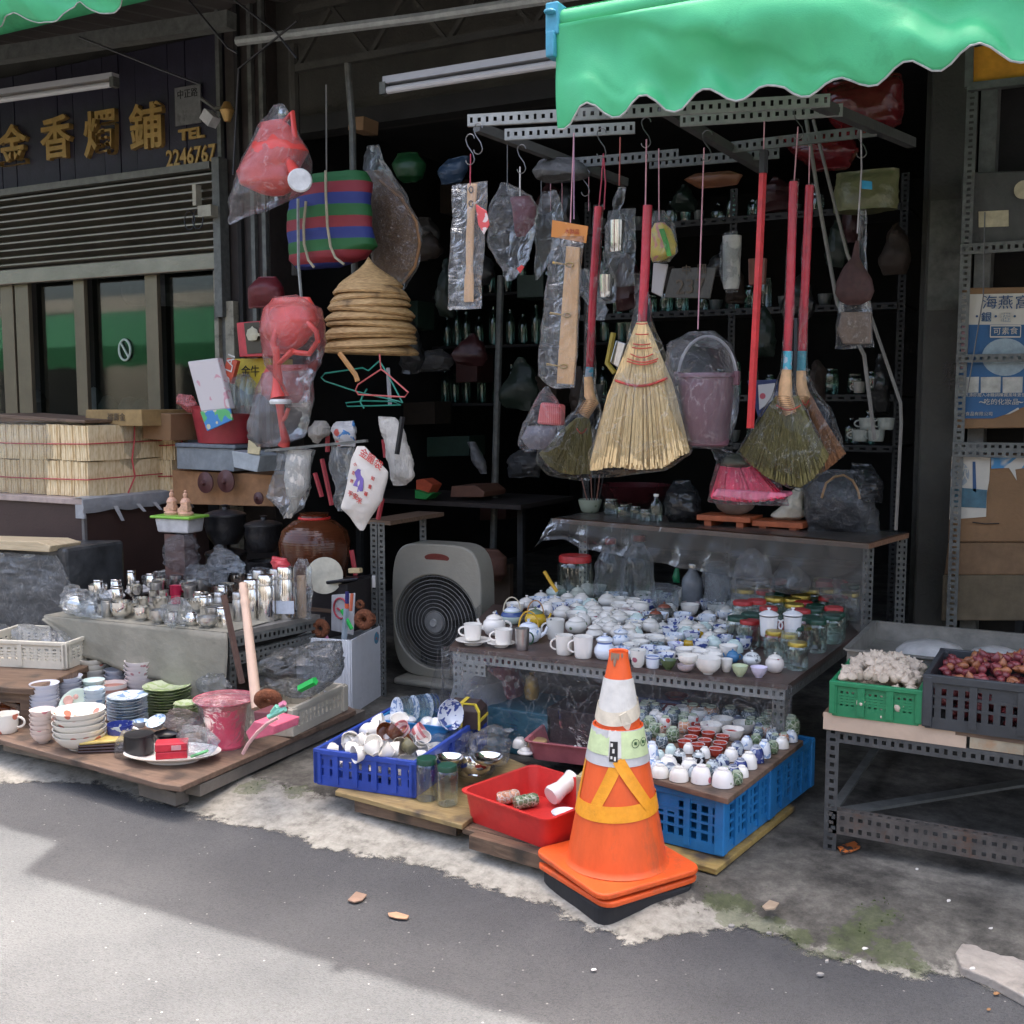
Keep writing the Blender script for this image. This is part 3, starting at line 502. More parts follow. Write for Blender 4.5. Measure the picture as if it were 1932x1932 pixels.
def crock(kind,u,v_,w_,h,mat,label,z,rz=0,group=None,mat2=None,side=1,tilt=None,name=None,base=.6,p=None,seg=20,lidmat=None,bail=None,dy=0):
 q=place(u,v_,z)if p is None else Vector(p);s=mpp(q);R=w_*s/2;H=h*s
 if p is None:q=q+CAMDIR(q)*R*base
 cr=YAW+rz;nm=name or NAMES[kind];cat=CATS[kind];mat2=mat2 or mat
 kinds=kind;body='pot' if kind=='lidpot' else kind
 if kind in('mug',)or(kind=='cup' and side!=1 and False):simple=False
 simple=kind in('bowl','rbowl','cup','sauc','plate','inv','invmug','stem','basin','wok','canister','crock')
 rot=tilt if tilt else(0,0,cr)
 if simple:
  return tag(inst(nm,prof(kind,R,H,mat,seg,nm),None,q,rot),label,cat,group)
 t=thing(nm,label,cat,q,cr,group,rot=tilt)
 inst('body',prof(body if kind!='thermo' else 'thermo',R,H,mat,seg,'body'),t)
 if kind=='mug':inst('handle',handle_mesh(R,H,mat2,side),t)
 elif kind=='yuno':inst('foot_ring',prof('foot',R,H,mat2,seg,'foot_ring'),t)
 elif kind=='jar':inst('lid',prof('cap',R,H,mat2,seg,'lid'),t)
 elif kind=='bottle':inst('cap',prof('bcap',R,H,mat2,14,'cap'),t)
 elif kind=='thermo':pass
 elif kind in('lidpot','pear','pot'):
  top=H*(1.0 if kind!='pear' else 1.0);lr=R*.72 if kind!='pear' else R*.8
  lo_=inst('lid',prof('lidb',lr,lr*.8,lidmat or mat2,seg,'lid'),t,(0,0,top*.97));inst('knob',prof('knob',lr,lr*.8,lidmat or mat2,14,'knob'),lo_)
  if kind=='pot':
   d=side;sp=MB().tube([V(d*R*.85,0,H*.35),V(d*R*1.25,0,H*.55),V(d*R*1.45,0,H*.95)],[R*.2,R*.13,R*.1],8).mesh('spout',mat,True);inst('spout',sp,t)
   if bail:pts=[V(R*.75*math.cos(PI*i/10),0,H*.9+R*1.25*math.sin(PI*i/10))for i in range(11)];inst('handle',MB().tube(pts,R*.06,6).mesh('handle',bail,True),t)
   else:inst('handle',handle_mesh(R,H,mat,-d,.28),t)
 return t
def pouch(name,rows,Y,depth,mat,parent=None,nr=30,nc=30,amp=.01,fs=9,flat=.0,label=None,cat=None,group=None,seed=0,caps=True,yoff=0,smooth=True):
 """closed soft shape whose outline is given by rows (v, u_left, u_right) on the plane y=Y"""
 W=[(fpt(l,v_,Y),fpt(r_,v_,Y))for v_,l,r_ in rows];o=parent.location if parent is not None else(W[0][0]+W[-1][1])/2
 o=Vector(o);nn=len(W)-1;mb=MB();ring=[]
 mw=max((b_-a_).length for a_,b_ in W)/2
 for i in range(nr+1):
  t=i/nr*nn;k=min(nn-1,int(t));f=t-k;a_=W[k][0].lerp(W[k+1][0],f);b_=W[k][1].lerp(W[k+1][1],f)
  c=(a_+b_)/2;hw=(b_-a_).length/2;dp=depth*.5*(min(1,hw/mw*1.15)**.8)*(flat+(1-flat)*math.sin(PI*min(.97,max(.06,i/nr)))**.5);row=[]
  for j in range(nc):
   an=2*PI*j/nc;x=hw*math.cos(an);y=dp*math.sin(an);q=c+V(x,y,0);
   w0=Vector((q.x*fs+seed,q.y*fs,q.z*fs));d=noise.noise_vector(w0)*amp;rg=1-abs(noise.noise(w0*2.1+Vector((3,7,1))))*3;rg2=1-abs(noise.noise(Vector((w0.x*3.5,w0.y,w0.z*1.2))))*3;n_=V(math.cos(an),math.sin(an)*2,0);q=q+d+n_*(max(0,rg)*.45+max(0,rg2)*.3-.2)*amp;q.y+=yoff;row.append(q-o)
  ring.append(row)
 m_=nc;vs_=[p for r_ in ring for p in r_];fs_=[]
 for i in range(nr):
  for j in range(nc):fs_.append((i*m_+j,(i+1)*m_+j,(i+1)*m_+(j+1)%m_,i*m_+(j+1)%m_))
 if caps:fs_.append(tuple(range(m_)));fs_.append(tuple(nr*m_+j for j in range(m_))[::-1])
 mb.add(vs_,fs_);ob=mb.build(name,mat,parent,smooth=smooth)
 if parent is None:ob.location=o
 if label:tag(ob,label,cat,group)
 return ob
def crate(name,label,c,d,rz,mat,group=None,nx=7,ny=5,bars=(2,2),rim=.02,holes=.55,rail=None,corner=.018,thick=.008,tilt=None,cat='crate',post=2):
 """slatted plastic crate, c = centre of the bottom, d = width depth height"""
 t=thing(name,label,cat,c,rz,group,rot=tilt);W_,D,H=d
 MB().box((0,0,.006),(W_-.02,D-.02,.008)).build('bottom',mat,t)
 rr=MB()
 for a in(-1,1):rr.box((0,a*(D/2),H-rim/2),(W_+.02,.016,rim));rr.box((a*(W_/2),0,H-rim/2),(.016,D-.016,rim))
 rr.build('rim',mat,t,bevel=.003)
 def panel(L_,n,off,ang,mid):
  mb=MB();mb.box((0,0,.018),(L_,thick,.036));mb.box((0,0,H-rim-.006),(L_,thick*.9,.02));zz=[.036+(H-.07)*(k+1)/(bars[0]+1)for k in range(bars[0])]
  for z in zz:mb.box((0,0,z),(L_,thick*1.1,.008))
  step=L_/n
  for k in range(n+1):
   big=k%max(1,round(n/post))==0
   mb.box((-L_/2+step*k,-(.003 if big else 0),H/2),((.022 if big else step*(1-holes)),thick*(1.9 if big else .8),H-rim-.002))
  if mid:mb.box((0,.001,H*.72),(step*round(n/3),thick*.95,H*.3))
  o=mb.build('side_panel',mat,t);o.rotation_euler=(0,0,ang);o.location=off;return o
 panel(W_-.004,nx,(0,-D/2+.004,0),0,rail);panel(W_-.004,nx,(0,D/2-.004,0),PI,rail)
 panel(D-.004,ny,(W_/2-.004,0,0),PI/2,0);panel(D-.004,ny,(-W_/2+.004,0,0),-PI/2,0)
 for a in(-1,1):
  for q in(-1,1):MB().box((a*(W_/2-.006),q*(D/2-.006),H/2),(corner,corner,H-.01)).build('corner_post',mat,t,bevel=.005)
 return t
def tub(name,label,c,d,rz,mat,group=None,flare=.86,cat='basin',wall=.004,tilt=None):
 """plain rectangular basin with rolled rim, d = width depth height"""
 t=thing(name,label,cat,c,rz,group,rot=tilt);W_,D,H=d
 def ring(s,z,ins=0):
  pts=[];r=.035
  for cx,cy,a0 in((1,1,0),(-1,1,90),(-1,-1,180),(1,-1,270)):
   for k in range(4):
    a=math.radians(a0+30*k);pts.append(V(cx*(W_/2*s-r-ins)+r*math.cos(a),cy*(D/2*s-r-ins)+r*math.sin(a),z))
  return pts
 R_=[ring(flare,0),ring(.99,H*.94),ring(1.04,H*.94),ring(1.045,H),ring(1.0,H,.004),ring(flare,.008,.006)]
 n=16;vs_=[p for r_ in R_ for p in r_];fs_=[tuple(range(n))[::-1]]
 for i in range(len(R_)-1):fs_+=[(i*n+j,i*n+(j+1)%n,(i+1)*n+(j+1)%n,(i+1)*n+j)for j in range(n)]
 fs_.append(tuple(5*n+j for j in range(n)));MB().add(vs_,fs_).build('shell',mat,t,smooth=True)
 return t
def board(name,label,P,th,mat,cat='board',group=None,down=True):
 """thick board over a polygon of world points"""
 c=sum(P,V(0,0,0))/len(P);return tag(MB().prism([p-c for p in P],(0,0,-th if down else th)).build(name,mat,loc=c,bevel=.003),label,cat,group)
CC=at(1163,1668,z=.03);CZ=.0;th=math.radians(8+28)
orange=M('cone orange vinyl',(.74,.105,.018),.5,.0,.16,7,((.36,.095,.04),.55),bump=.12,stretch=(1.6,1.6,.5));
mRub=M('black rubber',(.018,.018,.02),.7)
mRefl=M('dirty reflective white',(.62,.61,.57),.4,var=.14,nscale=22,dirt=((.26,.19,.13),.63));mTapeO=M('orange cloth tape',(.82,.33,.015),.5,var=.14,nscale=26,dirt=((.34,.13,.03),.61));mTapeC=M('yellowed tape',(.62,.56,.44),.5,var=.15,nscale=30)
s0=mpp(CC)
cone=thing('traffic_cone','orange traffic cone with taped reflective bands standing at the pavement edge','cone',(CC.x,CC.y,CZ),math.radians(-13)+YAW)
def plate(W_,z0,z1,mat,name,r_=.04):
 pts=[]
 for cx,cy,a0 in((1,1,0),(-1,1,90),(-1,-1,180),(1,-1,270)):
  for k in range(5):a=math.radians(a0+22.5*k);pts.append(V(cx*(W_/2-r_)+r_*math.cos(a),cy*(W_/2-r_)+r_*math.sin(a),z0))
 return MB().prism(pts,(0,0,z1-z0)),pts
D=math.radians(58);cone.rotation_euler.z=D
B1,B2z=.055,.085
plate(.345,-.02,.062,mRub,'')[0].build('rubber_base',mRub,cone,bevel=.01)
lo=plate(.365,.064,.082,orange,'')[0].build('lower_base_plate',orange,cone,bevel=.005);lo.rotation_euler.z=math.radians(3)
up_=plate(.372,0,.018,orange,'')[0].build('base_plate',orange,cone,bevel=.005);up_.location=(0,0,.096);up_.rotation_euler=(math.radians(1.2),math.radians(-1.0),0)
Hc=.76
def rc(z):
 z0,r0,z1,r1=.112,.150,Hc,.030
 return r0+(r1-r0)*(z-z0)/(z1-z0)
zs_sl=.535
MB().lathe([(rc(.112)+.012,.112),(rc(.12)+.004,.120)]+[(rc(.13+.02*k)+.004,.13+.02*k)for k in range(int((zs_sl-.13)/.02)+1)]+[(rc(zs_sl)+.005,zs_sl),(rc(zs_sl)-.001,zs_sl)],40).build('outer_cone',orange,cone,smooth=True)
MB().lathe([(rc(.5)-.004,.5)]+[(rc(.52+.02*k)-.004,.52+.02*k)for k in range(12)]+[(rc(Hc)-.001,Hc),(rc(Hc)-.008,Hc-.003),(rc(Hc)-.012,Hc-.06),(0,Hc-.07)],32).build('inner_cone',orange,cone,smooth=True)
def band(name,za,zb_,off,mat,fa=None,fb=None,a0=0,a1=2*PI,n=48,jag=0):
 rows=[[],[]]
 for i in range(n+1):
  a=a0+(a1-a0)*i/n;A_=za+(fa(a)if fa else 0);B_=zb_+(fb(a)if fb else 0)+jag*nz(a*9,0,2)
  for r_,z in((0,A_),(1,B_)):q=rc(z)+off;rows[r_].append(V(q*math.cos(a),q*math.sin(a),z))
 mb=MB();mid=[rows[0][i].lerp(rows[1][i],.5)for i in range(n+1)];mb.grid([rows[0],mid,rows[1]]);return mb.build(name,mat,cone,solid=.0007)
fa0=math.atan2(-CC.y,-CC.x)-D
band('white_band',.565,.68,-.001,mRefl);
band('yellowed_tape',.565,.605,.002,mTapeC,fa=lambda a:.02*math.sin(a-fa0-1.2),fb=lambda a:.02*math.sin(a-fa0-1.2))
MB().add([(0,0,0),(.018,0,-.03),(.008,0,-.062),(-.012,0,-.04),(-.02,0,-.01)],[(0,1,2,3,4)]).build('torn_tape_end',mTapeC,cone,loc=V((rc(.59)+.006)*math.cos(fa0+.35),(rc(.59)+.006)*math.sin(fa0+.35),.59),rot=(0,0,fa0+.35+PI/2),solid=.004)
band('grey_band',.43,.535,.0065,M('grey reflective band',(.50,.50,.50),.35,var=.1,dirt=((.3,.3,.3),.62)))
mYG=M('pale green label',(.55,.66,.36),.5,var=.12,nscale=30,dirt=((.30,.36,.22),.66))
band('torn_sticker',.463,.525,.0085,mYG,a0=fa0-1.35,a1=fa0-.30,n=20,jag=.012,fb=lambda a:-.012*(a-fa0+1.3))
band('printed_sticker',.455,.527,.0085,mYG,a0=fa0+.12,a1=fa0+1.3,n=20,fb=lambda a:.006)
band('blank_patch',.458,.535,.0078,mRefl,a0=fa0-.35,a1=fa0+.15,n=8,jag=.008)
band('black_print',.447,.505,.0095,mBlackP,a0=fa0-.26,a1=fa0-.0,n=6)
for za,zb_,da,db in((.49,.5,-.24,-.16),(.472,.484,-.17,-.10),(.455,.463,-.22,-.16),(.45,.462,-.11,-.05)):band('white_print',za,zb_,.0112,mRefl,a0=fa0+da,a1=fa0+db,n=3)
for q in(.62,.98):
 a=fa0+q;R_=rc(.495)+.0115;c=V(R_*math.cos(a),R_*math.sin(a),.497);pts=[c+V(-math.sin(a)*.013*math.cos(b_),math.cos(a)*.013*math.cos(b_),.013*math.sin(b_))for b_ in[2*PI*i/14 for i in range(15)]]
 MB().tube(pts,.0011,4).box(c,(.006,.006,.008)).build('round_mark',M('green ink',(.05,.12,.05)),cone)
band('orange_ring_tape',.275,.322,.0068,mTapeO,fa=lambda a:.008*math.sin(a-fa0-.5),fb=lambda a:.008*math.sin(a-fa0-.5))
def strip(name,a0,z0,a1,z1,wd,mat,off=.0062,n=24):
 rows=[[],[]]
 for i in range(n+1):
  f=i/n;a=a0+(a1-a0)*f;z=z0+(z1-z0)*f
  dz,dx=(z1-z0),(a1-a0)*rc((z0+z1)/2);L_=math.hypot(dz,dx)
  for r_,sg_ in((0,-1),(1,1)):
   da=sg_*wd/2*dz/L_/rc(z);zz=z-sg_*wd/2*dx/L_;q=rc(zz)+off;rows[r_].append(V(q*math.cos(a+da),q*math.sin(a+da),zz))
 return MB().grid([rows[0],[p.lerp(q_,.5)for p,q_ in zip(*rows)],rows[1]]).build(name,mat,cone,solid=.0007)
strip('orange_tape_strip',fa0-.62,.30,fa0+.02,.452,.034,mTapeO);strip('orange_tape_strip',fa0+.88,.31,fa0+.02,.452,.034,mTapeO,.0085);strip('orange_tape_strip',fa0-1.45,.30,fa0-1.5,.52,.034,mTapeO)
mMud=M('dried mud',(.24,.16,.11),.9)
for q_,w_q,l_q in((-.7,.3,.022),(-.35,.35,.038),(-.05,.25,.018),(.35,.2,.012)):band('mud_smear',.755-l_q,.757,-.0018,mMud,a0=fa0+q_-w_q*.5,a1=fa0+q_+w_q*.6,n=8,fa=lambda a,c0=fa0+q_,w0=w_q,l0=l_q:l0*min(1,(abs(a-c0)/w0*1.6)**2))
BZ=.29
def ply(name,label,uv,z,th,mat=None,cat='board'):return board(name,label,[at(u,v_,z=z)for u,v_ in uv],th,mat or mPly,cat)
ply('plywood_board','plywood board on the azure crates carrying inverted cups and bowls',[(1374,1507),(1516,1397),(1282,1338),(1130,1440)],BZ,.02)
cA=at(1365,1617,z=.075);cB=at(1494,1512,z=.075);cC_=at(1240,1585,z=.075)
ex=(cA-cC_);ex.z=0;ex.normalize();ey=(cB-cA);rzc=math.atan2(-ex.y,-ex.x)+PI;W_=.58;ey.z=0;Ly=ey.length;ey.normalize()
ort=V(-ex.y,ex.x,0)
for i,lbl in enumerate(['azure slatted plastic crate nearest the traffic cone under the plywood board','azure plastic crate behind the first under the far half of the board']):
 c=cA-ex*.245+ort*(.19+.395*i)-V(0,0,0)
 crate('plastic_crate',lbl,(c.x,c.y,.075),(.48,.385,.19),math.atan2(ex.y,ex.x),mAzure,'azure crates under the plywood board',12,8,(3,2),rim=.022,holes=.62,rail=True,corner=.035,post=4)
ply('pallet_board','yellow edged flat board under the azure crates',[(1352,1640),(1500,1520),(1300,1420),(1070,1560)],.07,.02,wood('yellow edged ply',(.30,.20,.06),(.36,.26,.08),dirt=((.08,.06,.04),.5)))
p4=[(632,1490),(868,1548),(1090,1620),(1180,1560),(1120,1400),(860,1372)]
ply('plywood_sheet','worn yellowish board under the blue crate and the glass jars',[(632,1492),(872,1556),(1010,1450),(790,1360)],.12,.018,wood('yellow ply',(.22,.15,.06),(.34,.25,.11),dirt=((.08,.06,.04),.55)))
ply('plywood_sheet','dark board under the red basins beside the traffic cone',[(872,1562),(1110,1630),(1210,1520),(1010,1440)],.10,.02,mOldWood)
for i,(a_,b_)in enumerate([((668,1520),(860,1566)),((885,1590),(1080,1646)),((885,1574),(1085,1630))]):
 A_=at(*a_,z=.08);B_=at(*b_,z=.08);tag(MB().bar((0,0,0),B_-A_,.05,.045).build('timber_batten',mOldWood,loc=A_+V(0,.03,.0)),['splintered batten under the blue crate board','lower dark batten under the red basin','upper dark batten under the red basin'][i],'batten')
for i,(a_,b_)in enumerate([((690,1510),(740,1520)),((770,1530),(870,1546))]):
 A_=at(*a_,z=.085);B_=at(*b_,z=.085);tag(MB().bar((0,0,0),B_-A_,.004,.02).build('white_scrap',mRice,loc=A_),['left','right'][i]+' white paper scrap stuck under the yellowish board','scrap')
LZ=.13
ply('pallet_deck','large brown plywood deck low on the ground carrying stacked bowls',[(-120,1362),(300,1478),(340,1484),(672,1340),(560,1275),(150,1290)],LZ,.022)
for i,(a_,b_)in enumerate([((180,1450),(330,1492)),((345,1497),(665,1352)),((0,1408),(200,1452))]):
 A_=at(*a_,z=.08);B_=at(*b_,z=.08);tag(MB().bar((0,.0,0),B_-A_,.07,.045).build('timber_batten',M('weathered batten',(.17,.15,.125),.8,var=.3,nscale=8),loc=A_+V(.0,.05,0)),['grey batten under the front corner of the bowl deck','long batten along the right side of the bowl deck','batten under the left end of the bowl deck'][i],'batten')
c=at(325,1500,z=.045);tag(MB().bar((-.16,.02,0),(.05,0,.0),.06,.05).build('wood_block',M('weathered batten',(.1,.1,.1)),loc=c),'rounded grey wood block at the front corner of the bowl deck','block')
TZ=.50
TFL,TFR,TBR=at(848,1220,z=TZ),at(1486,1292,z=TZ),at(1640,1178,z=TZ);TBL=TFL+(TBR-TFR);TBL=at(930,1140,z=TZ)
tb=thing('display_table','long table of light perforated angle iron covered with clear plastic and crockery','table',TFL)
mTop=M('brown table board',(.085,.055,.045),.45,var=.3,nscale=5,dirt=((.25,.22,.2),.62),bump=.15)
MB().prism([p-TFL for p in(TFL,TFR,TBR,TBL)],(0,0,-.018)).build('table_top',mTop,tb)
xh=(TFR-TFL).normalized();yh=V(-xh.y,xh.x,0)
d1=V(0,0,-.019)
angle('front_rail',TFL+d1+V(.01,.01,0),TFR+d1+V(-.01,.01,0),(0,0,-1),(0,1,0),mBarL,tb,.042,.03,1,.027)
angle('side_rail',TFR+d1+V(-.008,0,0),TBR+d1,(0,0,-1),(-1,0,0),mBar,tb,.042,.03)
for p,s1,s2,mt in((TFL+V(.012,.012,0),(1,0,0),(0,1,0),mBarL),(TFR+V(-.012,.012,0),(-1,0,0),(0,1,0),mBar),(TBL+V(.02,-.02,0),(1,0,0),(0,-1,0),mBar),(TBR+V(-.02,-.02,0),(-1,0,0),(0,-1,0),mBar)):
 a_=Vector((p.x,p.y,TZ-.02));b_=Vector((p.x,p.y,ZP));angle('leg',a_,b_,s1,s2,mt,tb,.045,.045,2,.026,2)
g=TFL+V(.055,.008,-.06);gm=MB();perf(gm,g-TFL,g+V(.11,0,0)-TFL,(0,0,-1),.05,.025,2);gm.add([g-TFL+V(0,0,-.05),g-TFL+V(.06,0,-.05),g-TFL+V(0,0,-.10)],[(0,1,2)]);gm.build('gusset_plate',mBarL,tb,solid=.002)
def drape(name,label,A_,B_,drop,mat,n=70,m=14,out=.02,amp=.02,lift=0,ragged=.1,left_extra=0):
 rows=[];L_=(B_-A_).length;d=(B_-A_).normalized();nrm=V(d.y,-d.x,0)
 for j in range(m+1):
  f=j/m;row=[]
  for i in range(n+1):
   g_=i/n;p=A_+d*(L_*g_);dz=drop*(1+ragged*nz(g_*7,3,0))*f;q=p+V(0,0,-dz+lift)+nrm*(out+amp*(f**.7)*(math.sin(g_*31+f*4)*.4+nz(g_*9,f*3,5)*1.0)+out*f*.5)
   row.append(q-A_)
  rows.append(row)
 o=MB().grid(rows).build(name,mat,loc=A_,smooth=True);return tag(o,label,'plastic sheet')
mDr=clear('creased drape film',a=.04,streak=.24,scale=5,rough=.2,bump=1,body=(.42,.43,.44),tint=(.9,.91,.92))
drape('plastic_drape','clear creased plastic sheet hanging along the front of the crockery table',TFL+V(-.03,0,.004),TFR+V(.02,0,.004),.40,mDr,out=.015)
drape('plastic_drape','clear plastic sheet wrapped round the left end of the crockery table',TBL+V(-.03,0,.004),TFL+V(-.03,-.0,.004),.36,mDr,n=40,out=.03,amp=.04)
def under(name,label,cat,u,v_,z,y,d,mat,kind='box',rz=0):
 p=at(u,v_,y=y);p.z=z
 if kind=='box':return tag(MB().box((0,0,d[2]/2),d).build(name,mat,loc=p,rot=(0,0,rz),bevel=.006),label,cat)
 rows_=[(0,0),(d[0]*.45,.01),(d[0]*.55,d[2]*.4),(d[0]*.4,d[2]*.8),(d[0]*.12,d[2]*.93),(d[0]*.2,d[2])];return tag(MB().lathe(rows_,14,wob=.08).build(name,mat,loc=p,smooth=True),label,cat)
UY=TFL.y+.22
under('storage_bag','grey white bag under the left end of the crockery table','bag',905,1400,ZP,UY,(.26,.2,.34),M('greyish bag',(.28,.28,.27),.5),'bag')
under('storage_bag','red and pink patterned bag under the crockery table','bag',935,1330,.16,UY+.1,(.24,.2,.26),cer('pink print',(.30,.10,.12),(('spot',(.5,.4,.4),22,.3),),.5),'bag')
under('storage_box','teal box under the middle of the crockery table','box',1010,1400,ZP,UY+.05,(.30,.3,.19),M('teal box',(.03,.13,.17),.5))
under('storage_box','dark brown box under the crockery table behind the cone','box',1130,1410,ZP,UY+.05,(.34,.3,.22),M('dark brown box',(.035,.02,.018),.6))
under('storage_box','blue box under the right part of the crockery table','box',1240,1400,ZP,UY+.1,(.3,.3,.30),M('dim blue box',(.035,.055,.12),.5))
under('storage_bag','dark red bundle under the right part of the table','bag',1275,1360,.16,UY,(.24,.2,.2),M('dim red cloth',(.14,.03,.04),.7),'bag')
under('storage_box','dark crate under the right end of the crockery table','box',1390,1420,ZP,UY+.15,(.36,.3,.2),mGreyP)
under('brass_figure','small brass bottle shape under the crockery table','bottle',1003,1335,.26,UY-.02,(.06,.05,.12),M('brass',(.40,.27,.08),.4,.5),'bag')
def KK(ox,oy,s):return lambda x,y:(ox+s*x,oy+s*y)
k18=KK(1150,1277.8,.1984);k13=KK(830.6,1054.2,.2315);k17=KK(1182,1118,.1653);k16=KK(894.5,1086,.1653);kL=KK(0,1118,.2315);k6=KK(319.4,990.3,.2315);k9=KK(575,1277.8,.2976);k1500=KK(702.8,958.3,.2645);kR=KK(1501.4,1118,.2645);kJ=KK(1213.9,1054.2,.2315)
def C(K,kind,x,y,w_,h,mat,label,z,**k):
 u,v_=K(x,y);sc_=K(1,0)[0]-K(0,0)[0];return crock(kind,u,v_,w_*sc_,h*sc_,mat,label,z,**k)
cPinkF=cer('white with pink flowers',(0.775,0.75,0.725),(('spot',(.55,.16,.20),16,.16),('spot',(.25,.30,.16),26,.10)))
cBlueW=cer('white with blue figures',(0.688,0.725,0.775),(('noise',(.06,.09,.28),34,.56),));cBlueP=cer('white with pale blue figures',(0.75,0.787,0.82),(('noise',(.26,.38,.58),40,.60),))
cBlack=cer('black and white crackle',(0.725,0.725,0.7),(('noise',(.01,.01,.015),42,.50),('z',(.45,.5,.5),.62,1.0)))
cNavy=cer('navy and white print',(.35,.38,.46),(('noise',(.03,.045,.17),30,.47),('z',(.50,.52,.52),.86,1.0)))
cNavy2=cer('slate and white print',(0.525,0.575,0.6),(('noise',(.05,.07,.16),36,.52),('z',(.42,.47,.47),.7,1.0)))
cMint=cer('pale mint glaze',(0.625,0.75,0.7));cFoot=cer('pale celadon',(.40,.45,.34));cFootW=cer('pale bisque',(0.775,0.75,0.675),rough=.4)
cGreenN=cer('green netted glaze',(.13,.19,.10),(('net',(.36,.40,.30),55,.06),('spot',(.05,.08,.05),80,.25)));cBrownN=cer('brown netted glaze',(.36,.17,.08),(('net',(.50,.40,.32),55,.05),('spot',(.16,.06,.03),80,.2)))
cSlateN=cer('slate netted glaze',(.12,.16,.18),(('net',(.38,.42,.42),55,.06),('spot',(.04,.06,.09),80,.25)));cOrN=cer('orange netted glaze',(.50,.25,.15),(('net',(.55,.48,.42),60,.06),));cRedN=cer('red dotted glaze',(0.65,0.625,0.575),(('spot',(.50,.05,.04),40,.35),))
cRedCup=cer('red cup glaze',(.38,.045,.025),(('z',(.70,.70,.70),.93,1),('spot',(.55,.35,.28),60,.12)))
cRedCup=cer('red cup glaze',(.38,.045,.025),(('spot',(.5,.3,.22),70,.12),));cIn=cer('pale blue white inside',(0.82,0.82,0.82))
BW=[]
rows_=[('inv',480,968,180,112,mCream,'plain cream bowl upside down next to the traffic cone'),('inv',660,1004,192,128,mCream,'cream bowl upside down with one small grey mark'),('inv',870,1026,200,165,cPinkF,'upside-down white bowl with a pink flower on its right'),('inv',1076,1062,215,168,cPinkF,'upside-down white bowl with a big red rose at the front corner'),('inv',560,905,180,140,mWhiteC,'white bowl upside down behind the plain cream bowl'),('inv',757,925,170,130,mWhiteC,'white bowl upside down in front of the black patterned bowls'),('inv',975,915,135,110,cNavy2,'upside-down slate blue bowl behind the pink flower bowl'),('inv',1072,868,150,108,cNavy2,'grey green upside-down bowl with blue rim, centre of the board'),('inv',1172,985,150,132,cNavy,'upside-down blue and white printed bowl behind the rose bowl'),('inv',1243,920,145,130,cNavy,'blue printed bowl upside down near the right board edge'),('inv',1322,882,165,150,mWhiteC,'clean white bowl upside down near the right board edge'),('inv',665,838,135,138,cBlack,'left of two black-and-white crackled bowls upside down'),('inv',845,840,140,122,cBlack,'right of two black-and-white crackled bowls upside down'),('inv',905,775,110,100,mWhiteC,'small white cup upside down behind the right black bowl'),('inv',748,730,105,90,mWhiteC,'small white cup upside down behind the left black bowl'),('inv',1155,805,145,115,mWhiteC,'white bowl upside down in front of the red cups'),('inv',1212,745,135,120,cNavy2,'slate printed bowl upside down right of the red cups'),('inv',1394,822,155,155,cNavy,'blue printed cup upside down at the right board edge'),('inv',1470,775,130,165,cBlueP,'pale blue figured cup upside down at the right board edge'),('inv',1303,690,120,115,cBlueP,'pale blue figured cup upside down behind the slate bowls'),('inv',400,850,150,220,cBlueP,'tall pale blue bowl upside down half hidden by the cone'),('inv',478,800,105,92,cMint,'mint coloured cup upside down near the cone'),('inv',583,750,115,98,cMint,'mint coloured cup upside down left of the small white cup'),]
for kd,x,y,w_,h,mt,lb_ in rows_:C(k18,kd,x,y,w_,h,mt,lb_,BZ+.002,group='inverted bowls and cups on the plywood board',base=.97)
for x,y,w_,h,mt,lb_ in[(690,405,165,112,mWhiteC,'left of two tall white mugs upside down at the back of the board'),(857,440,176,115,mWhiteC,'right of two tall white mugs upside down at the back of the board')]:C(k18,'invmug',x,y,w_,h,mt,lb_,BZ+.002,base=.97,group='tall white mugs')
for i,(x,y)in enumerate([(1072,505),(1275,545),(965,560),(1172,605)]):C(k18,'cup',x,y,214,105,mCream,['back left','back right','front left','front right'][i]+' of the four large cream cups standing upright on the board',BZ+.002,group='large cream cups',base=.55)
for i,(x,y)in enumerate([(870,535),(805,575),(940,605),(1145,600),(1075,640),(773,650),(905,680),(712,690),(840,720),(1050,705),(1010,760)]):
 t=C(k18,'cup',x,y,135,78,cRedCup,['rearmost red cup with pale rim','red cup with pale rim beside the small red dotted pots','red cup in the second row before the cream cups','red cup touching the front right cream cup','red cup before the front right cream cup','red cup left of the middle of the red group','red cup in the very middle of the red group','leftmost red cup with pale rim','red cup second from the left in its front row','rightmost red cup of the front rows','frontmost red cup next to the slate bowls'][i]+' on the plywood board',BZ+.002,group='small red cups with pale insides',base=.55)
 inst('rim',MB().lathe([(.94,.80),(.985,.985),(1.01,1.0),(1.0,1.03),(.95,1.03),(.84,.7),(.62,.25),(0,.2)],18).mesh('rim',cIn,True),t,scale=(t.dimensions.x/2,t.dimensions.x/2,t.dimensions.z))if False else None
mats7=[cBrownN,cBrownN,cSlateN,cSlateN,cGreenN,cGreenN]
for i,(x,y)in enumerate([(795,400),(965,430),(1145,440),(1330,470),(1515,505),(1710,590)]):
 C(k18,'yuno',x,y,[150,160,168,172,178,196][i],[130,140,145,148,165,200][i],mats7[i],['left brown','right brown','left slate blue','right slate blue','left green','right green'][i]+' netted tea cup upside down in the rear row of the board',BZ+.002,mat2=cFoot,group='large netted tea cups',base=.8)
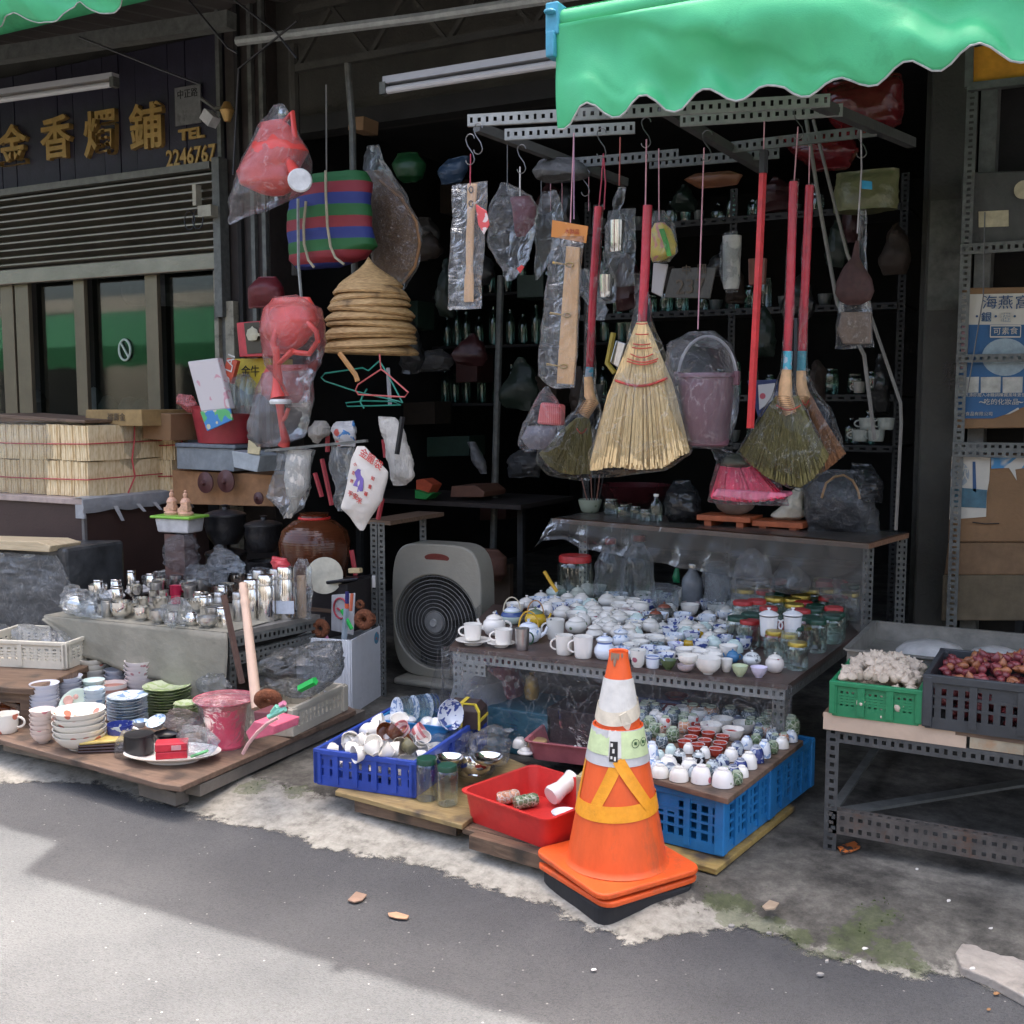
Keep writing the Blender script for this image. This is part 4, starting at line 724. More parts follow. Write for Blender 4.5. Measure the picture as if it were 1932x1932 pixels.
small=[(590,460,cSlateN,'grey',120),(530,500,cRedN,'red dotted',115),(420,575,cGreenN,'green',122),(352,625,cSlateN,'slate',110),(600,620,cGreenN,'green',130),(498,680,cSlateN,'slate',120),(710,540,cOrN,'orange',118),(790,480,cRedN,'red dotted',118),(1490,575,cOrN,'orange',100),(1655,640,cOrN,'orange',100),(1412,590,cSlateN,'slate',100),(1572,650,cSlateN,'slate',100),(1392,660,cGreenN,'green',105),(1550,735,cGreenN,'green',115),(470,560,cOrN,'orange',105)]
sl_=['behind the cone at the left board edge','at the left board edge','close to the traffic cone','half behind the traffic cone','beside the red cups','left of the red cups','left of the rearmost red cup','under the right tall white mug','before the left green rear cup','before the right green rear cup','right of the cream cups','in the right hand pair','between cream cups and pale blue cup','nearest the right board edge','wedged among cups by the cone']
for i,(x,y,mt,cn,w_)in enumerate(small):C(k18,'yuno',x,y,w_,w_*1.0,mt,'small %s netted tea cup upside down %s'%(cn,sl_[i]),BZ+.002,mat2=cFoot,group='small netted tea cups',base=.8)
T_=TZ+.001
cBlueLine=cer('blue lined white',(0.688,0.75,0.82),(('z',(.12,.18,.42),.80,.88),));cFlor=cer('ivory with flower sprays',(0.725,0.712,0.65),(('spot',(.35,.10,.14),15,.14),('spot',(.14,.20,.10),20,.15),('spot',(.12,.12,.14),30,.1)))
cYel=cer('yellow enamel',(.62,.40,.03),(('noise',(.30,.20,.03),30,.62),));cYelP=cer('golden yellow',(.55,.34,.02));cRedRim=cer('red rimmed',(0.75,0.725,0.688));cGrn=cer('olive green glaze',(.10,.14,.06));cTeal=cer('greenish blue glaze',(.30,.40,.38));cPinkG=cer('pinkish grey glaze',(.44,.37,.37));cLil=cer('lilac glaze',(0.688,0.625,0.75));cLime=cer('pale lime glaze',(.55,.62,.38));cBlu=cer('glossy cobalt',(.06,.20,.38));cBlackish=cer('mottled dark glaze',(.10,.10,.09),(('noise',(.25,.23,.20),40,.55),))
cAmber=M('bamboo handle',(.45,.23,.08),.45);cYHandle=M('yellow plastic handle',(.62,.36,.03),.4);cCrH=M('cream plastic handle',(.58,.52,.38),.4)
Tg='crockery crowding the long table'
C(k13,'sauc',270,712,295,38,mWhiteC,'large white saucer at the left table corner',T_,base=.55);C(k13,'mug',265,668,152,130,mWhiteC,'white coffee cup on the large saucer at the left table corner',T_+.018,side=-1,base=.7,group='white coffee cups on saucers')
C(k13,'sauc',497,728,236,34,mWhiteC,'smaller white saucer second from the left table corner',T_,base=.55);C(k13,'mug',515,706,150,125,mWhiteC,'white coffee cup on the smaller saucer beside the steel cup',T_+.012,side=-1,base=.7,group='white coffee cups on saucers')
C(k13,'mug',1012,790,152,160,mCream,'cream mug with a small grey emblem behind the white mug',T_,side=-1,mat2=mCream,base=.75);C(k13,'mug',1165,818,165,178,mWhiteC,'tall white mug at the front edge left of the cone tip',T_,side=-1,base=.75)
t=C(k13,'mug',668,752,122,180,mSteelD,'steel footed cup with dark green curled handle',T_,side=1,mat2=M('dark green plastic',(.01,.07,.03)),base=.75)
C(k13,'pear',1340,828,178,165,cBlueLine,'round white sugar pot with blue rim beside the cone tip',T_,base=.6,mat2=cBlueLine);C(k13,'pear',1472,720,150,120,cBlueP,'pale blue fluted cream jug behind the cone tip',T_,base=.6,mat2=cBlueP)
C(k13,'pot',440,632,190,140,mWhiteC,'big round white teapot with a red dot behind the coffee cups',T_,side=-1,base=.7,mat2=mWhiteC)
C(k13,'pot',585,540,190,110,cer('blue banded celadon',(0.525,0.625,0.55),(('z',(.05,.09,.25),.6,.9),)),'squat teapot with dark blue rim and cream bail handle',T_,side=-1,bail=cCrH,mat2=cBlueLine,base=.7)
C(k13,'pot',775,560,178,112,cYel,'yellow patterned teapot with tall bamboo bail handle',T_,side=1,bail=cAmber,mat2=cer('green rimmed lid',(.16,.22,.14)),base=.7)
C(k13,'pot',720,690,215,130,cBlueP,'pale blue white teapot with flat yellow handle',T_,side=1,bail=cYHandle,mat2=cBlueLine,base=.7)
C(k13,'mug',938,665,152,165,cFlor,'ivory mug with dark flower pattern left of the lidded cup',T_,side=-1,base=.7,mat2=cFlor);C(k13,'lidpot',1110,615,190,105,cFlor,'lidded ivory cup with green leaf spray',T_,base=.7,mat2=mWhiteC)
C(k13,'lidpot',1370,600,210,80,cFlor,'wide lidded ivory pot with flower sprig',T_,mat2=cCrH and cFlor,base=.7);C(k13,'pear',1260,650,150,80,mCream,'squat cream jug in front of the wide lidded pot',T_,base=.7,mat2=mCream)
C(k13,'pear',1540,690,140,130,mCream,'tall cream jug behind the fluted jug',T_,base=.6,mat2=mCream);C(k13,'bowl',1595,575,150,75,cBlueW,'blue and white pleated bowl behind the cream jug',T_,base=.5)
C(k13,'lidpot',1440,500,150,50,cer('pink rose glaze',(0.75,0.65,0.65),(('spot',(.55,.10,.18),20,.25),)),'lidded pot with pink roses before the red banded mug',T_,mat2=mWhiteC,base=.7)
for x,y,w_,h,mt,lb_ in[(705,420,165,70,cer('brown rimmed white',(0.725,0.7,0.65),(('z',(.25,.12,.07),0,.3),)),'lidded white pot with brown foot left of the bamboo handle'),(820,365,150,60,mWhiteC,'lidded white pot with tall knob behind the bamboo handle'),(935,430,195,70,cBlueW,'lidded blue and white pot with big white knob'),(1040,370,150,60,mCream,'lidded cream pot in the rear left cluster'),(1120,360,140,100,mCream,'tall cream lidded mug in the rear row'),(1198,330,145,105,mWhiteC,'tallest white lidded mug at the rear of the table'),(945,320,170,75,cMint,'pale grey teapot base with amber handle at the very back'),(1000,500,165,85,mCream,'plain cream sugar pot behind the flowered mug'),(1110,460,150,70,cPinkG,'pinkish lidded pot in the middle of the table'),(1240,530,150,65,cFlor,'flowered lidded pot with round knob, middle row'),(1300,560,130,50,mWhiteC,'low white lidded pot beside the wide ivory pot')]:
 C(k13,'lidpot',x,y,w_,h,mt,lb_,T_,base=.7,mat2=mWhiteC,group=Tg)
C(k13,'rbowl',790,470,150,50,mWhiteC,'small white bowl under the bamboo bail handle',T_,base=.5)
o=at(*k13(900,190),z=TZ+.13);tag(MB().tube([V(-.035,0,.05),V(0,0,0),V(.035,0,-.045)],.009,8).build('amber_stick',cYHandle,loc=o,smooth=True),'amber yellow stick standing up at the back of the table','stick')
for x,y,w_,h,mt,kd,lb_ in[(1370,320,150,34,cBlueP,'plate','pale oval spoon dish tipped on the rear of the table'),(1240,400,140,40,cGrn,'plate','green leaf dish in the rear middle'),(1320,370,150,40,cGrn,'plate','dark green dish behind the leaf dish'),(1515,385,165,60,cTeal,'cup','teal rimmed cup in the rear row'),(1690,400,165,75,cer('white with blue base',(0.75,0.75,0.725),(('z',(.05,.16,.32),0,.6),)),'cup','white cup with blue base in the rear row'),(1455,440,150,75,mWhiteC,'cup','white cup before the teal rimmed cup'),(1630,470,150,110,mWhiteC,'invmug','tall white cup upside down before the blue based cup'),(1350,480,150,70,mWhiteC,'cup','white cup left of the red banded mug'),(1515,490,145,80,cer('red banded mug',(0.7,0.675,0.65),(('z',(.40,.04,.04),.1,.75),)),'mug','mug with a broad red band'),(1580,430,140,100,mWhiteC,'invmug','white cup upside down left of the tall white one')]:
 C(k13,kd,x,y,w_,h,mt,lb_,T_,base=.6,group=Tg,side=1)
for x,y,w_,h,mt,kd,lb_ in[(130,860,190,200,cFlor,'cup','pale celadon cup with red blossoms right of the cone tip'),(300,868,175,140,cBlueLine,'mug','small light blue mug with white foot'),(475,885,190,110,cGrn,'bowl','small olive green bowl at the front edge'),(675,912,195,80,cPinkG,'rbowl','pinkish grey bowl under a cream bowl'),(930,945,290,190,mWhiteC,'rbowl','large white bowl on a foot at the front edge'),(1140,912,140,150,mWhiteC,'cup','narrow white tea cup beside the large white bowl'),(1292,965,190,125,cLime,'bowl','small pale lime bowl at the front edge'),(1510,978,200,120,cLil,'bowl','small lilac bowl at the front right corner of the table'),(250,730,190,110,cBlueW,'cup','blue patterned cup behind the light blue mug'),(350,690,190,110,cer('slate with dots',(.14,.17,.17),(('spot',(.3,.4,.42),40,.3),)),'invmug','slate cup upside down behind the blue patterned cup'),(560,700,190,120,cer('white with lilac figures',(0.7,0.725,0.8),(('noise',(.25,.25,.50),34,.58),)),'cup','cup with lilac blue figures in the middle row'),(470,790,190,100,mCream,'mug','cream cup with right hand handle before the lilac cup'),(760,720,190,80,mCream,'cup','cream cup behind the two stacked bowls'),(985,660,200,130,cMint,'lidpot','mint celadon jar in the middle right'),(980,750,250,110,mWhiteC,'inv','large white bowl upside down behind the footed bowl')]:
 C(k17,kd,x,y,w_,h,mt,lb_,T_,base=.6,group=Tg,side=1,mat2=mt)
C(k17,'rbowl',700,830,228,110,mCream,'cream bowl stacked on the pinkish grey bowl',T_+.055,base=.5)
C(k17,'pot',1210,800,150,110,cBlu,'small cobalt blue teapot with red tassel',T_,side=-1,mat2=cBlu,base=.6);C(k17,'lidpot',1430,830,215,110,cer('white with grey landscape',(0.725,0.75,0.725),(('noise',(.18,.20,.20),30,.62),)),'lidded gaiwan with grey landscape',T_,base=.5);C(k17,'lidpot',1690,915,215,170,cer('ivory with plum branch',(0.75,0.688,0.625),(('spot',(.35,.06,.06),22,.12),)),'lidded ivory cup with plum branch at the right corner',T_,base=.5,mat2=mCream)
C(k17,'pot',735,650,180,110,cYelP,'front golden yellow teapot',T_,side=-1,mat2=cTeal,base=.6);C(k17,'lidpot',820,560,170,90,cYelP,'golden yellow lidded pot behind the front yellow teapot',T_,base=.6)
C(k17,'pear',1070,560,190,110,mCream,'pearl cream pot beside the green lidded jar',T_,base=.6,mat2=mCream);C(k17,'rbowl',730,220,220,100,cPinkG,'round pearly pot with pink opening at the rear',T_,base=.5)
for i,(x,y,w_,mt)in enumerate([(620,290,200,mWhiteC),(940,265,220,mCream),(855,310,170,cBlueW),(525,370,160,mCream),(1065,350,150,mCream),(415,400,200,cMint),(750,380,190,cer('lilac blue lid',(0.575,0.6,0.75))),(960,400,210,mCream)]):
 C(k17,'lidpot',x,y+20,w_,35,mt,['leftmost rear','rearmost broad','blue rimmed','small cream','right hand small','pale mint','lilac blue','front broad cream'][i]+' lidded bowl with a pink ringed knob',T_,base=.7,group='lidded bowls with pink ringed knobs',mat2=mWhiteC)
for x,y,w_,h,lb_ in[(380,460,230,40,'pleated white dish lying on others in the middle row'),(580,470,200,45,'pale mint dish behind the yellow pots'),(300,540,280,60,'broad white lying dish behind the slate cup'),(500,590,170,90,'white cup lying behind the lilac blue cup')]:C(k17,'rbowl',x,y+30,w_,h,cMint if 'mint' in lb_ else mWhiteC,lb_,T_,base=.6,group=Tg)
for i,(x,y,w_,h,mt)in enumerate([(330,400,190,160,cBlackish),(430,300,210,130,cBlackish),(200,330,120,90,cBlackish)]):
 t=C(k17,'pot',x,y,w_,h,mt,['front dark mottled teapot with a round spout hole','rear dark mottled teapot with a brown lid','small dark mottled teapot at the left of its group'][i],T_,side=1,mat2=cer('rust lid',(.25,.08,.05)),base=.6,group='dark mottled teapots')
mLidG=M('dark green lid',(.01,.06,.035),.35,bump=.02);mLidR=M('red lid',(.45,.03,.03),.4,bump=.02);mLidY=M('golden lid',(.45,.33,.06),.3,.6,bump=.02)
kJ2=kJ
for x,y,w_,h,lm,lb_ in[(765,715,190,235,mLidG,'front glass jar with dark green lid left of the white lidded mugs'),(860,640,150,190,mLidG,'glass jar with dark green lid behind the front one'),(1070,440,130,200,mLidG,'glass jar with green lid at the rear left of the jar group'),(1140,500,150,185,mLidG,'faceted glass jar with green lid before the red boxes'),(1375,500,155,175,mLidG,'glass jar with green lid stacked at the right'),(1400,770,185,270,mLidG,'large glass jar with green lid at the right corner group'),(1460,350,175,180,mLidY,'glass jar with gold lid high at the right rear'),(1185,850,150,230,mLidY,'tall glass jar with gold lid near the right front'),(1050,790,150,170,mLidR,'glass jar with bright red lid in front of the white mugs'),(1300,730,150,170,mLidY,'glass jar with gold lid between the larger jars'),(1545,640,170,240,mLidR,'tall jar with red lid at the right rear'),(1255,450,130,150,mLidR,'jar with flat red lid behind the white lidded mug')]:
 kk='jar';zz=T_
 C(kJ,kk,x,y,w_,h,mGlass,lb_,zz,mat2=lm,base=.8,group='glass storage jars on the table')
for i,(x,y,d)in enumerate([(1080,655,(.19,.13,.07)),(1245,655,(.11,.12,.07)),(1520,390,(.13,.12,.03))]):
 p=place(*kJ(x,y),T_);p.z=T_+(0 if i<2 else .10);tag(MB().box((0,0,d[2]/2),d).build('red_box',mRedD,loc=p,rot=(0,0,.1),bevel=.003),['wide red box under the left white lidded mug','narrow red box under the right white lidded mug','flat red carton among the rear jars'][i],'box')
for i,x in enumerate((1018,1213)):
 wm=C(kJ,'mug',x,640,150,165,cer('thin white porcelain',(0.82,0.82,0.82)),['left','right'][i]+' tall white lidded mug standing on a red box',T_+.07,side=1 if i==0 else-1,base=.7,group='white lidded mugs on red boxes')
 R=150*.2315*mpp(at(*kJ(x,640),z=T_))/2;inst('lid',prof('lid',R,R*.75,cer('thin white porcelain'),20,'lid'),wm,(0,0,165*.2315*mpp(at(*kJ(x,640),z=T_))))
p=place(*kJ(1185,880),T_);t=thing('stem_glass','plain stemmed glass in front of the gold lidded jar','glass',p)
inst('bowl',MB().lathe([(0,.05),(.02,.06),(.032,.1),(.03,.14)],14).mesh('bowl',mGlass,True),t);inst('stem',MB().lathe([(.03,0),(.028,.004),(.005,.01),(.004,.05),(0,.05)],12).mesh('stem',mGlass,True),t)
c1=at(598,1478,z=.125);c2=at(706,1507,z=.125);c3=at(925,1372,z=.125);ex=c2-c1;ex.z=0;wA=.47
c2=at(783,1505,z=.125);ex=c2-c1;ex.z=0;wA=ex.length;an=math.atan2(ex.y,ex.x);ex.normalize();ey=V(-ex.y,ex.x,0);dA=.62
cc=c1+ex*wA/2+ey*dA/2
crate('plastic_crate','royal blue slatted crate heaped with small white cups and spoons',(cc.x,cc.y,.122),(wA,dA,.135),an,mBlueP,None,10,12,(1,2),rim=.02,holes=.35,corner=.03,post=4)
random.seed(3);zb_=.15
MB_=None
pile=[(215,455,'small white spoon bowl'),(270,440,'white cup on its side'),(350,450,'cream bowl lying'),(330,400,'white cup'),(430,445,'white cup'),(520,455,'cream cup'),(590,440,'beige cup'),(300,360,'white dish'),(400,330,'white cup'),(430,300,'white cup'),(560,490,'ivory bowl'),(630,470,'olive cup'),(450,490,'white bowl'),(380,475,'white cup'),(690,430,'pale blue white bowl'),(740,450,'pale bowl'),(500,350,'brown cup'),(540,380,'dark brown cup'),(600,400,'brown bowl'),(640,360,'pink checked cup'),(690,370,'pink checked cup'),(600,320,'white handled cup'),(830,350,'pale pink cup')]
pn=['at the front left corner','near the front left corner','at the front middle','second row left','front middle rear','front right','under the brown cup','at the left rim','at the left behind','highest of the left part','at the front right rim','at the right front corner','lowest at the front rim','second at the front rim','at the right rim','at the right corner','left of the pair','of the pair','before the pink ones','left in the pink group','right in the pink group','on top at the rear','beside the brown pot']
for i,(x,y,nm)in enumerate(pile):
 mt={'whi':mWhiteC,'cre':mCream,'bei':M('beige ceramic',(.50,.42,.33),.3),'oli':M('olive ceramic',(.20,.18,.10),.3),'dar':M('dark brown glaze',(.10,.035,.02),.15),'bro':M('brown glaze',(.22,.075,.03),.15),'pin':cer('pink check',(0.775,0.625,0.6),(('lines',(.6,.2,.2),12,.6),)),'pal':cIn,'ivo':mCream,'sma':mWhiteC}[nm[:3]]
 u,v_=k9(x,y);zz=.215+.05*math.sin(PI*min(1,max(0,(x-180)/560)))+(.03 if y<400 else 0)
 kd='bowl' if 'bowl' in nm or 'dish' in nm else 'cup';h=75
 o=crock(kd,u,v_,115*.2976,h*.2976,mt,'%s %s in the royal blue crate'%(nm,pn[i]),zz,tilt=(random.uniform(-1.9,-.6),random.uniform(-.5,.5),random.uniform(0,6)),group='cups and bowls heaped in the royal blue crate',base=0)
 if 'handled' in nm:o.rotation_euler=(.25,.2,0)
for i in range(22):
 f=random.random();g_=random.random();p=cc+ex*((f-.5)*(wA-.11))+ey*((g_-.62)*(dA-.30));p.z=.215+.03*math.sin(PI*f)+random.uniform(-.01,.02)
 crock(random.choice(['cup','bowl','cup']),0,0,30,19,random.choice([mWhiteC,mCream,cIn]),'small white piece of crockery %s in the royal blue crate heap'%(('far left','left','right','far right')[int(f*3.99)]+' '+('front','middle','back')[int(g_*2.99)]),0,p=p,tilt=(random.uniform(-1.9,1.2),random.uniform(-.8,.8),random.uniform(0,6)),group='cups and bowls heaped in the royal blue crate')
c=cc.copy();c.z=.14;mb=MB()
for i in range(90):
 x=random.uniform(-.5,.5)*(wA-.12);y=random.uniform(-.5,.45)*(dA-.12);mb.lathe([(0,0),(.02,0),(.034,.03),(.03,.03),(0,.008)],9,(x,y,random.uniform(-.01,.05)))
o=mb.build('cup_heap',mWhiteC,loc=c,rot=(0,0,an),smooth=True);tag(stuff(o),'hidden lower layer of small white cups in the royal blue crate','cups')
bA=at(*k9(690,330),z=.24);tub('basin','azure blue basin standing in the royal blue crate with plates',(bA.x+.0,bA.y+.05,.19),(.30,.17,.085),an,mAzure,flare=.9)
cGl=glass('cut glass',(.80,.84,.86),.22)
for i in range(11):
 u,v_=k9(600+22*i+(15 if i>3 else 0),262-3*i);p=place(u,v_,.27);o=inst('glass_plate',prof('plate',.055,.012,mGlass if i%4 else cer('blue rimmed plate',(0.688,0.75,0.82),(('noise',(.2,.3,.5),60,.55),)),18,'glass_plate'),None,p+V(0,0,.03),(PI/2-.15,0,YAW-1.0));tag(o,'cut glass dish number %s from the left standing on edge in the azure basin'%['one','two','three','four','five','six','seven','eight','nine','ten','eleven'][i],'dish','glass dishes on edge in the azure basin')
p=place(*k9(880,235),.31);o=inst('bowl',prof('bowl',.06,.05,cBlueW,20,'bowl'),None,p,(PI/2-.2,0,YAW+.7));tag(o,'blue and white bowl lying on its side at the end of the glass dishes','bowl')
p=place(*k9(1015,300),.24);t=thing('gift_box','dark brown gift box tied with yellow ribbon behind the brown pot','box',p,YAW-.25)
MB().add([V(x*.075,y*.06,z)for z,k in((0,1),(.07,1))for x,y in((-1,-1),(1,-1),(1,1),(-1,1))]+[V(x*.055,y*.045,.095)for x,y in((-1,-1),(1,-1),(1,1),(-1,1))],[(3,2,1,0),(0,1,5,4),(1,2,6,5),(2,3,7,6),(3,0,4,7),(4,5,9,8),(5,6,10,9),(6,7,11,10),(7,4,8,11),(8,9,10,11)]).build('box',M('dark brown box',(.03,.02,.02)),t,bevel=.003)
MB().box((0,-.061,.035),(.016,.004,.072)).bar((0,-.062,.07),(0,-.047,.097),.016,.003).bar((0,-.047,.098),(0,.047,.098),.016,.003).box((.0775,0,.035),(.003,.12,.012)).bar((.076,-.061,0),(.076,-.061,.07),.008).bar((.076,-.061,.07),(.056,-.046,.097),.008).bar((-.056,-.046,.097),(.056,-.046,.097),.006).build('ribbon',M('yellow ribbon',(.62,.48,.04),.5),t)
C(k9,'pear',935,335,130,85,M('brown glaze',(.2,.08,.03)),'small brown glazed pot before the ribboned box',.23,mat2=M('brown glaze',(.2,.08,.03)),base=.6)
BP=.122
for x,y,w_,h,lb_ in[(775,790,145,270,'left empty glass jar with dark green lid at the board edge'),(905,820,140,255,'right empty glass jar with dark green lid beside the red basin')]:C(k9,'jar',x,y,w_,h,mGlass,lb_,BP,mat2=mLidG,base=.8,group='empty glass jars with green lids')
for i,(x,y,w_,h,n)in enumerate([(915,570,190,45,5),(1155,570,210,45,5)]):
 for k in range(n):
  crock('bowl',*k9(x,y),w_*.2976,h*1.1*.2976,mSteel,'%s in the %s plastic-wrapped stack of steel bowls'%(['lowest bowl','second lowest bowl','middle bowl','second highest bowl','top bowl'][k],['left','right'][i]),BP+.022*k+.02,base=.6,group='steel bowls stacked in plastic bags')
 q=place(*k9(x,y),BP);YY=q.y+.0;u0,v0=k9(x,y);s=.2976
 pouch('plastic_bag',[(v0-s*250,u0+s*20,u0+s*(60 if i==0 else 170)),(v0-s*215,u0-s*85,u0+s*115),(v0-s*130,u0-s*115,u0+s*118),(v0-s*20,u0-s*105,u0+s*110),(v0+s*10,u0-s*70,u0+s*80)],YY+.05,.16,mFilmM,amp=.02,fs=14,seed=i*3,label=['left','right'][i]+' crumpled clear bag around a stack of steel bowls',cat='plastic bag')
crock('rbowl',*k9(1075,640),200*.2976,110*.2976,mSteel,'open shiny steel bowl leaning between the jar and the red basin',BP+.04,tilt=(-.45,.1,YAW),base=.3)
pouch('plastic_bag',[(k9(0,500)[1],k9(960,0)[0],k9(1180,0)[0]),(k9(0,570)[1],k9(955,0)[0],k9(1190,0)[0]),(k9(0,660)[1],k9(985,0)[0],k9(1140,0)[0])],place(*k9(1075,640),BP).y+.03,.10,mFilm,amp=.012,fs=16,label='clear bag around the open shiny steel bowl',cat='plastic bag')
tr_=at(1045,1448,z=.12);tub('tray','translucent dull red tray with lidded cups behind the red basin',(tr_.x+.04,tr_.y+.22,.115),(.42,.30,.075),.12,M('dull red translucent plastic',(.42,.12,.13),.35,bump=.03),flare=.9)
for x,y,mt,kd,lb_,w_,h in[(1400,500,mWhiteC,'lidpot','white lidded cup left in the dull red tray',110,30),(1590,510,mWhiteC,'lidpot','white cup with square knob lid in the middle of the dull red tray',125,30),(1715,508,mWhiteC,'lidpot','rightmost white cup with square knob lid in the dull red tray',125,30),(1475,480,M('bamboo wood',(.42,.27,.12),.5),'canister','round bamboo box in the dull red tray',125,75),(1365,450,mWhiteC,'inv','white bowl upside down at the left of the dull red tray',100,60)]:C(k9,kd,x,y,w_,h,mt,lb_,.125,base=.6,mat2=mt,lidmat=mt)
rb=at(1020,1602,z=.102);rl=at(876,1548,z=.102);ex=rb-rl;ex.z=0;wR=ex.length+.02;an2=math.atan2(ex.y,ex.x);ex.normalize();ey=V(-ex.y,ex.x,0);cR=rl+ex*wR/2+ey*.175
tub('basin','bright red rectangular basin with a few cups lying in it',(cR.x,cR.y,.102),(wR*1.06,.36,.105),an2,mRedP,flare=.92)
for x,y,mt,lb_ in[(1215,740,cSlateN,'row of slate netted tea cup in the red basin'),(1320,765,cOrN,'row of orange netted tea cup in the red basin'),(1440,790,cGreenN,'row of green netted tea cup in the red basin')]:
 for k in range(3):
  u,v_=k9(x-45+k*40,y-2-k*8);p=place(u,v_,.135);o=inst('tea_cup',prof('yuno',.024,.042,mt,16,'tea_cup'),None,p,(PI/2,0,YAW-1.15));tag(o,['front','middle','rear'][k]+' '+lb_.replace('row of ','').replace(' lying',''),'cup','tea cups lying in the red basin')
p=place(*k9(1560,755),.15);tag(inst('white_vase',MB().lathe([(0,0),(.032,0),(.036,.01),(.028,.05),(.033,.09),(.038,.11),(.03,.11),(0,.09)],20).mesh('white_vase',mWhiteC,True),None,p,(PI/2-.35,0,YAW+2.25)),'white waisted vase lying in the red basin','vase')
C(k9,'stem',1650,1015,178,150,cer('opal white glass',(0.75,0.787,0.82)),'opal white footed dish half behind the traffic cone',.102,base=.5)
bk=at(1100,1520,z=.11);crate('basket','beige fine-mesh plastic basket half hidden behind the cone',(bk.x+.09,bk.y+.10,.105),(.20,.26,.125),.1,M('khaki plastic',(.42,.36,.20),.5),None,14,18,(7,7),rim=.012,holes=.45,cat='basket',corner=.012,post=1)
k19=KK(95.8,1054.2,.1984);kD=KK(0,734.7,.2315);k5=KK(319.4,575,.2645);kB=KK(415.3,159.7,.2315);kH=KK(798.6,159.7,.2645);kI=KK(1245.8,159.7,.2645);kM=KK(958.3,606.9,.2315);kN=KK(1309.7,606.9,.2315);kS=KK(1022.2,894.5,.3472);kC=KK(798.6,606.9,.2315);kT=KK(1725,638.9,.2974);kP=KK(1788.9,543.1,.1653)
def kr(K,rows):return[(K(0,y)[1],K(a,0)[0],K(b,0)[0])for y,a,b in rows]
def kp(K,pts):return[K(*p)for p in pts]
def cord(name,uv,Y,r_,mat,label,cat='string'):
 P=[fpt(u,v_,Y)for u,v_ in uv];o=P[0].copy();return tag(MB().tube([p-o for p in P],r_,5).build(name,mat,loc=o,smooth=True),label,cat)
mCab=M('brown cabinet',(.055,.030,.024),.55,var=.15,nscale=4);mLedge=M('pale pink ledge',(.42,.33,.29),.5)
A_=at(156,943,z=.95);X1=A_.x;Y1=A_.y;B_=at(318,940,z=.95)
ct=thing('shop_counter','dark brown shop counter with pale ledge and grey plastic wrapped corner','counter',(X1,Y1,0))
dY=1.0;MB().box((-1.5,dY/2,.46),(3.0,dY,.92)).build('cabinet',mCab,ct);MB().box((-1.53,dY/2-.01,.94),(3.1,dY+.03,.035)).build('ledge',mLedge,ct,bevel=.004)
pts=[];mb=MB();rows=[]
for i in range(26):
 f=i/25;y=-.03+f*1.0;rows.append([V(-.05,y,.962+.008*nz(f*6,0)),V(.0+.02,y,.964),V(.035+.01*nz(f*9,1),y,.955),V(.04+.015*nz(f*9,4),y,.905),V(.03,y,.875+.02*nz(f*7,2))])
mb.grid(rows);mb.box((0,-.018,.90),(.07,.012,.11));mb.build('plastic_wrap',M('grey plastic wrap',(.33,.34,.35),.35,var=.15,bump=.6,bscale=25),ct,smooth=True)
for q,l_ in((.18,.09),(.35,.05),(.48,.05),(.75,.06)):MB().add([(.045,q,.90),(.047,q+.03,.90),(.055,q+.07,.90-l_),(.05,q+.05,.90-l_)],[(0,1,2,3)]).build('torn_strip',M('pale tape',(.5,.5,.5)),ct,solid=.002)
MB().box((.006,.0,.44),(.02,.02,.85)).build('corner_trim',M('steel trim',(.22,.21,.2),.4,.4),ct)
mJ,nt,b,L=base_mat('bamboo joss paper');co=coords(nt,L,(1,1,.25));wv=N(nt,'ShaderNodeTexNoise');wv.inputs['Scale'].default_value=85;wv.inputs['Detail'].default_value=4;L(co,wv.inputs[0]);r=ramp(nt,L,wv.outputs[0],[(.35,(.60,.45,.24)),(.52,(.74,.59,.35)),(.7,(.82,.69,.46))]);L(r.outputs[0],b.inputs['Base Color']);b.inputs['Roughness'].default_value=.75
bp=N(nt,'ShaderNodeBump');bp.inputs['Strength'].default_value=.3;bp.inputs['Distance'].default_value=.006;L(wv.outputs[0],bp.inputs['Height']);L(bp.outputs[0],b.inputs['Normal'])
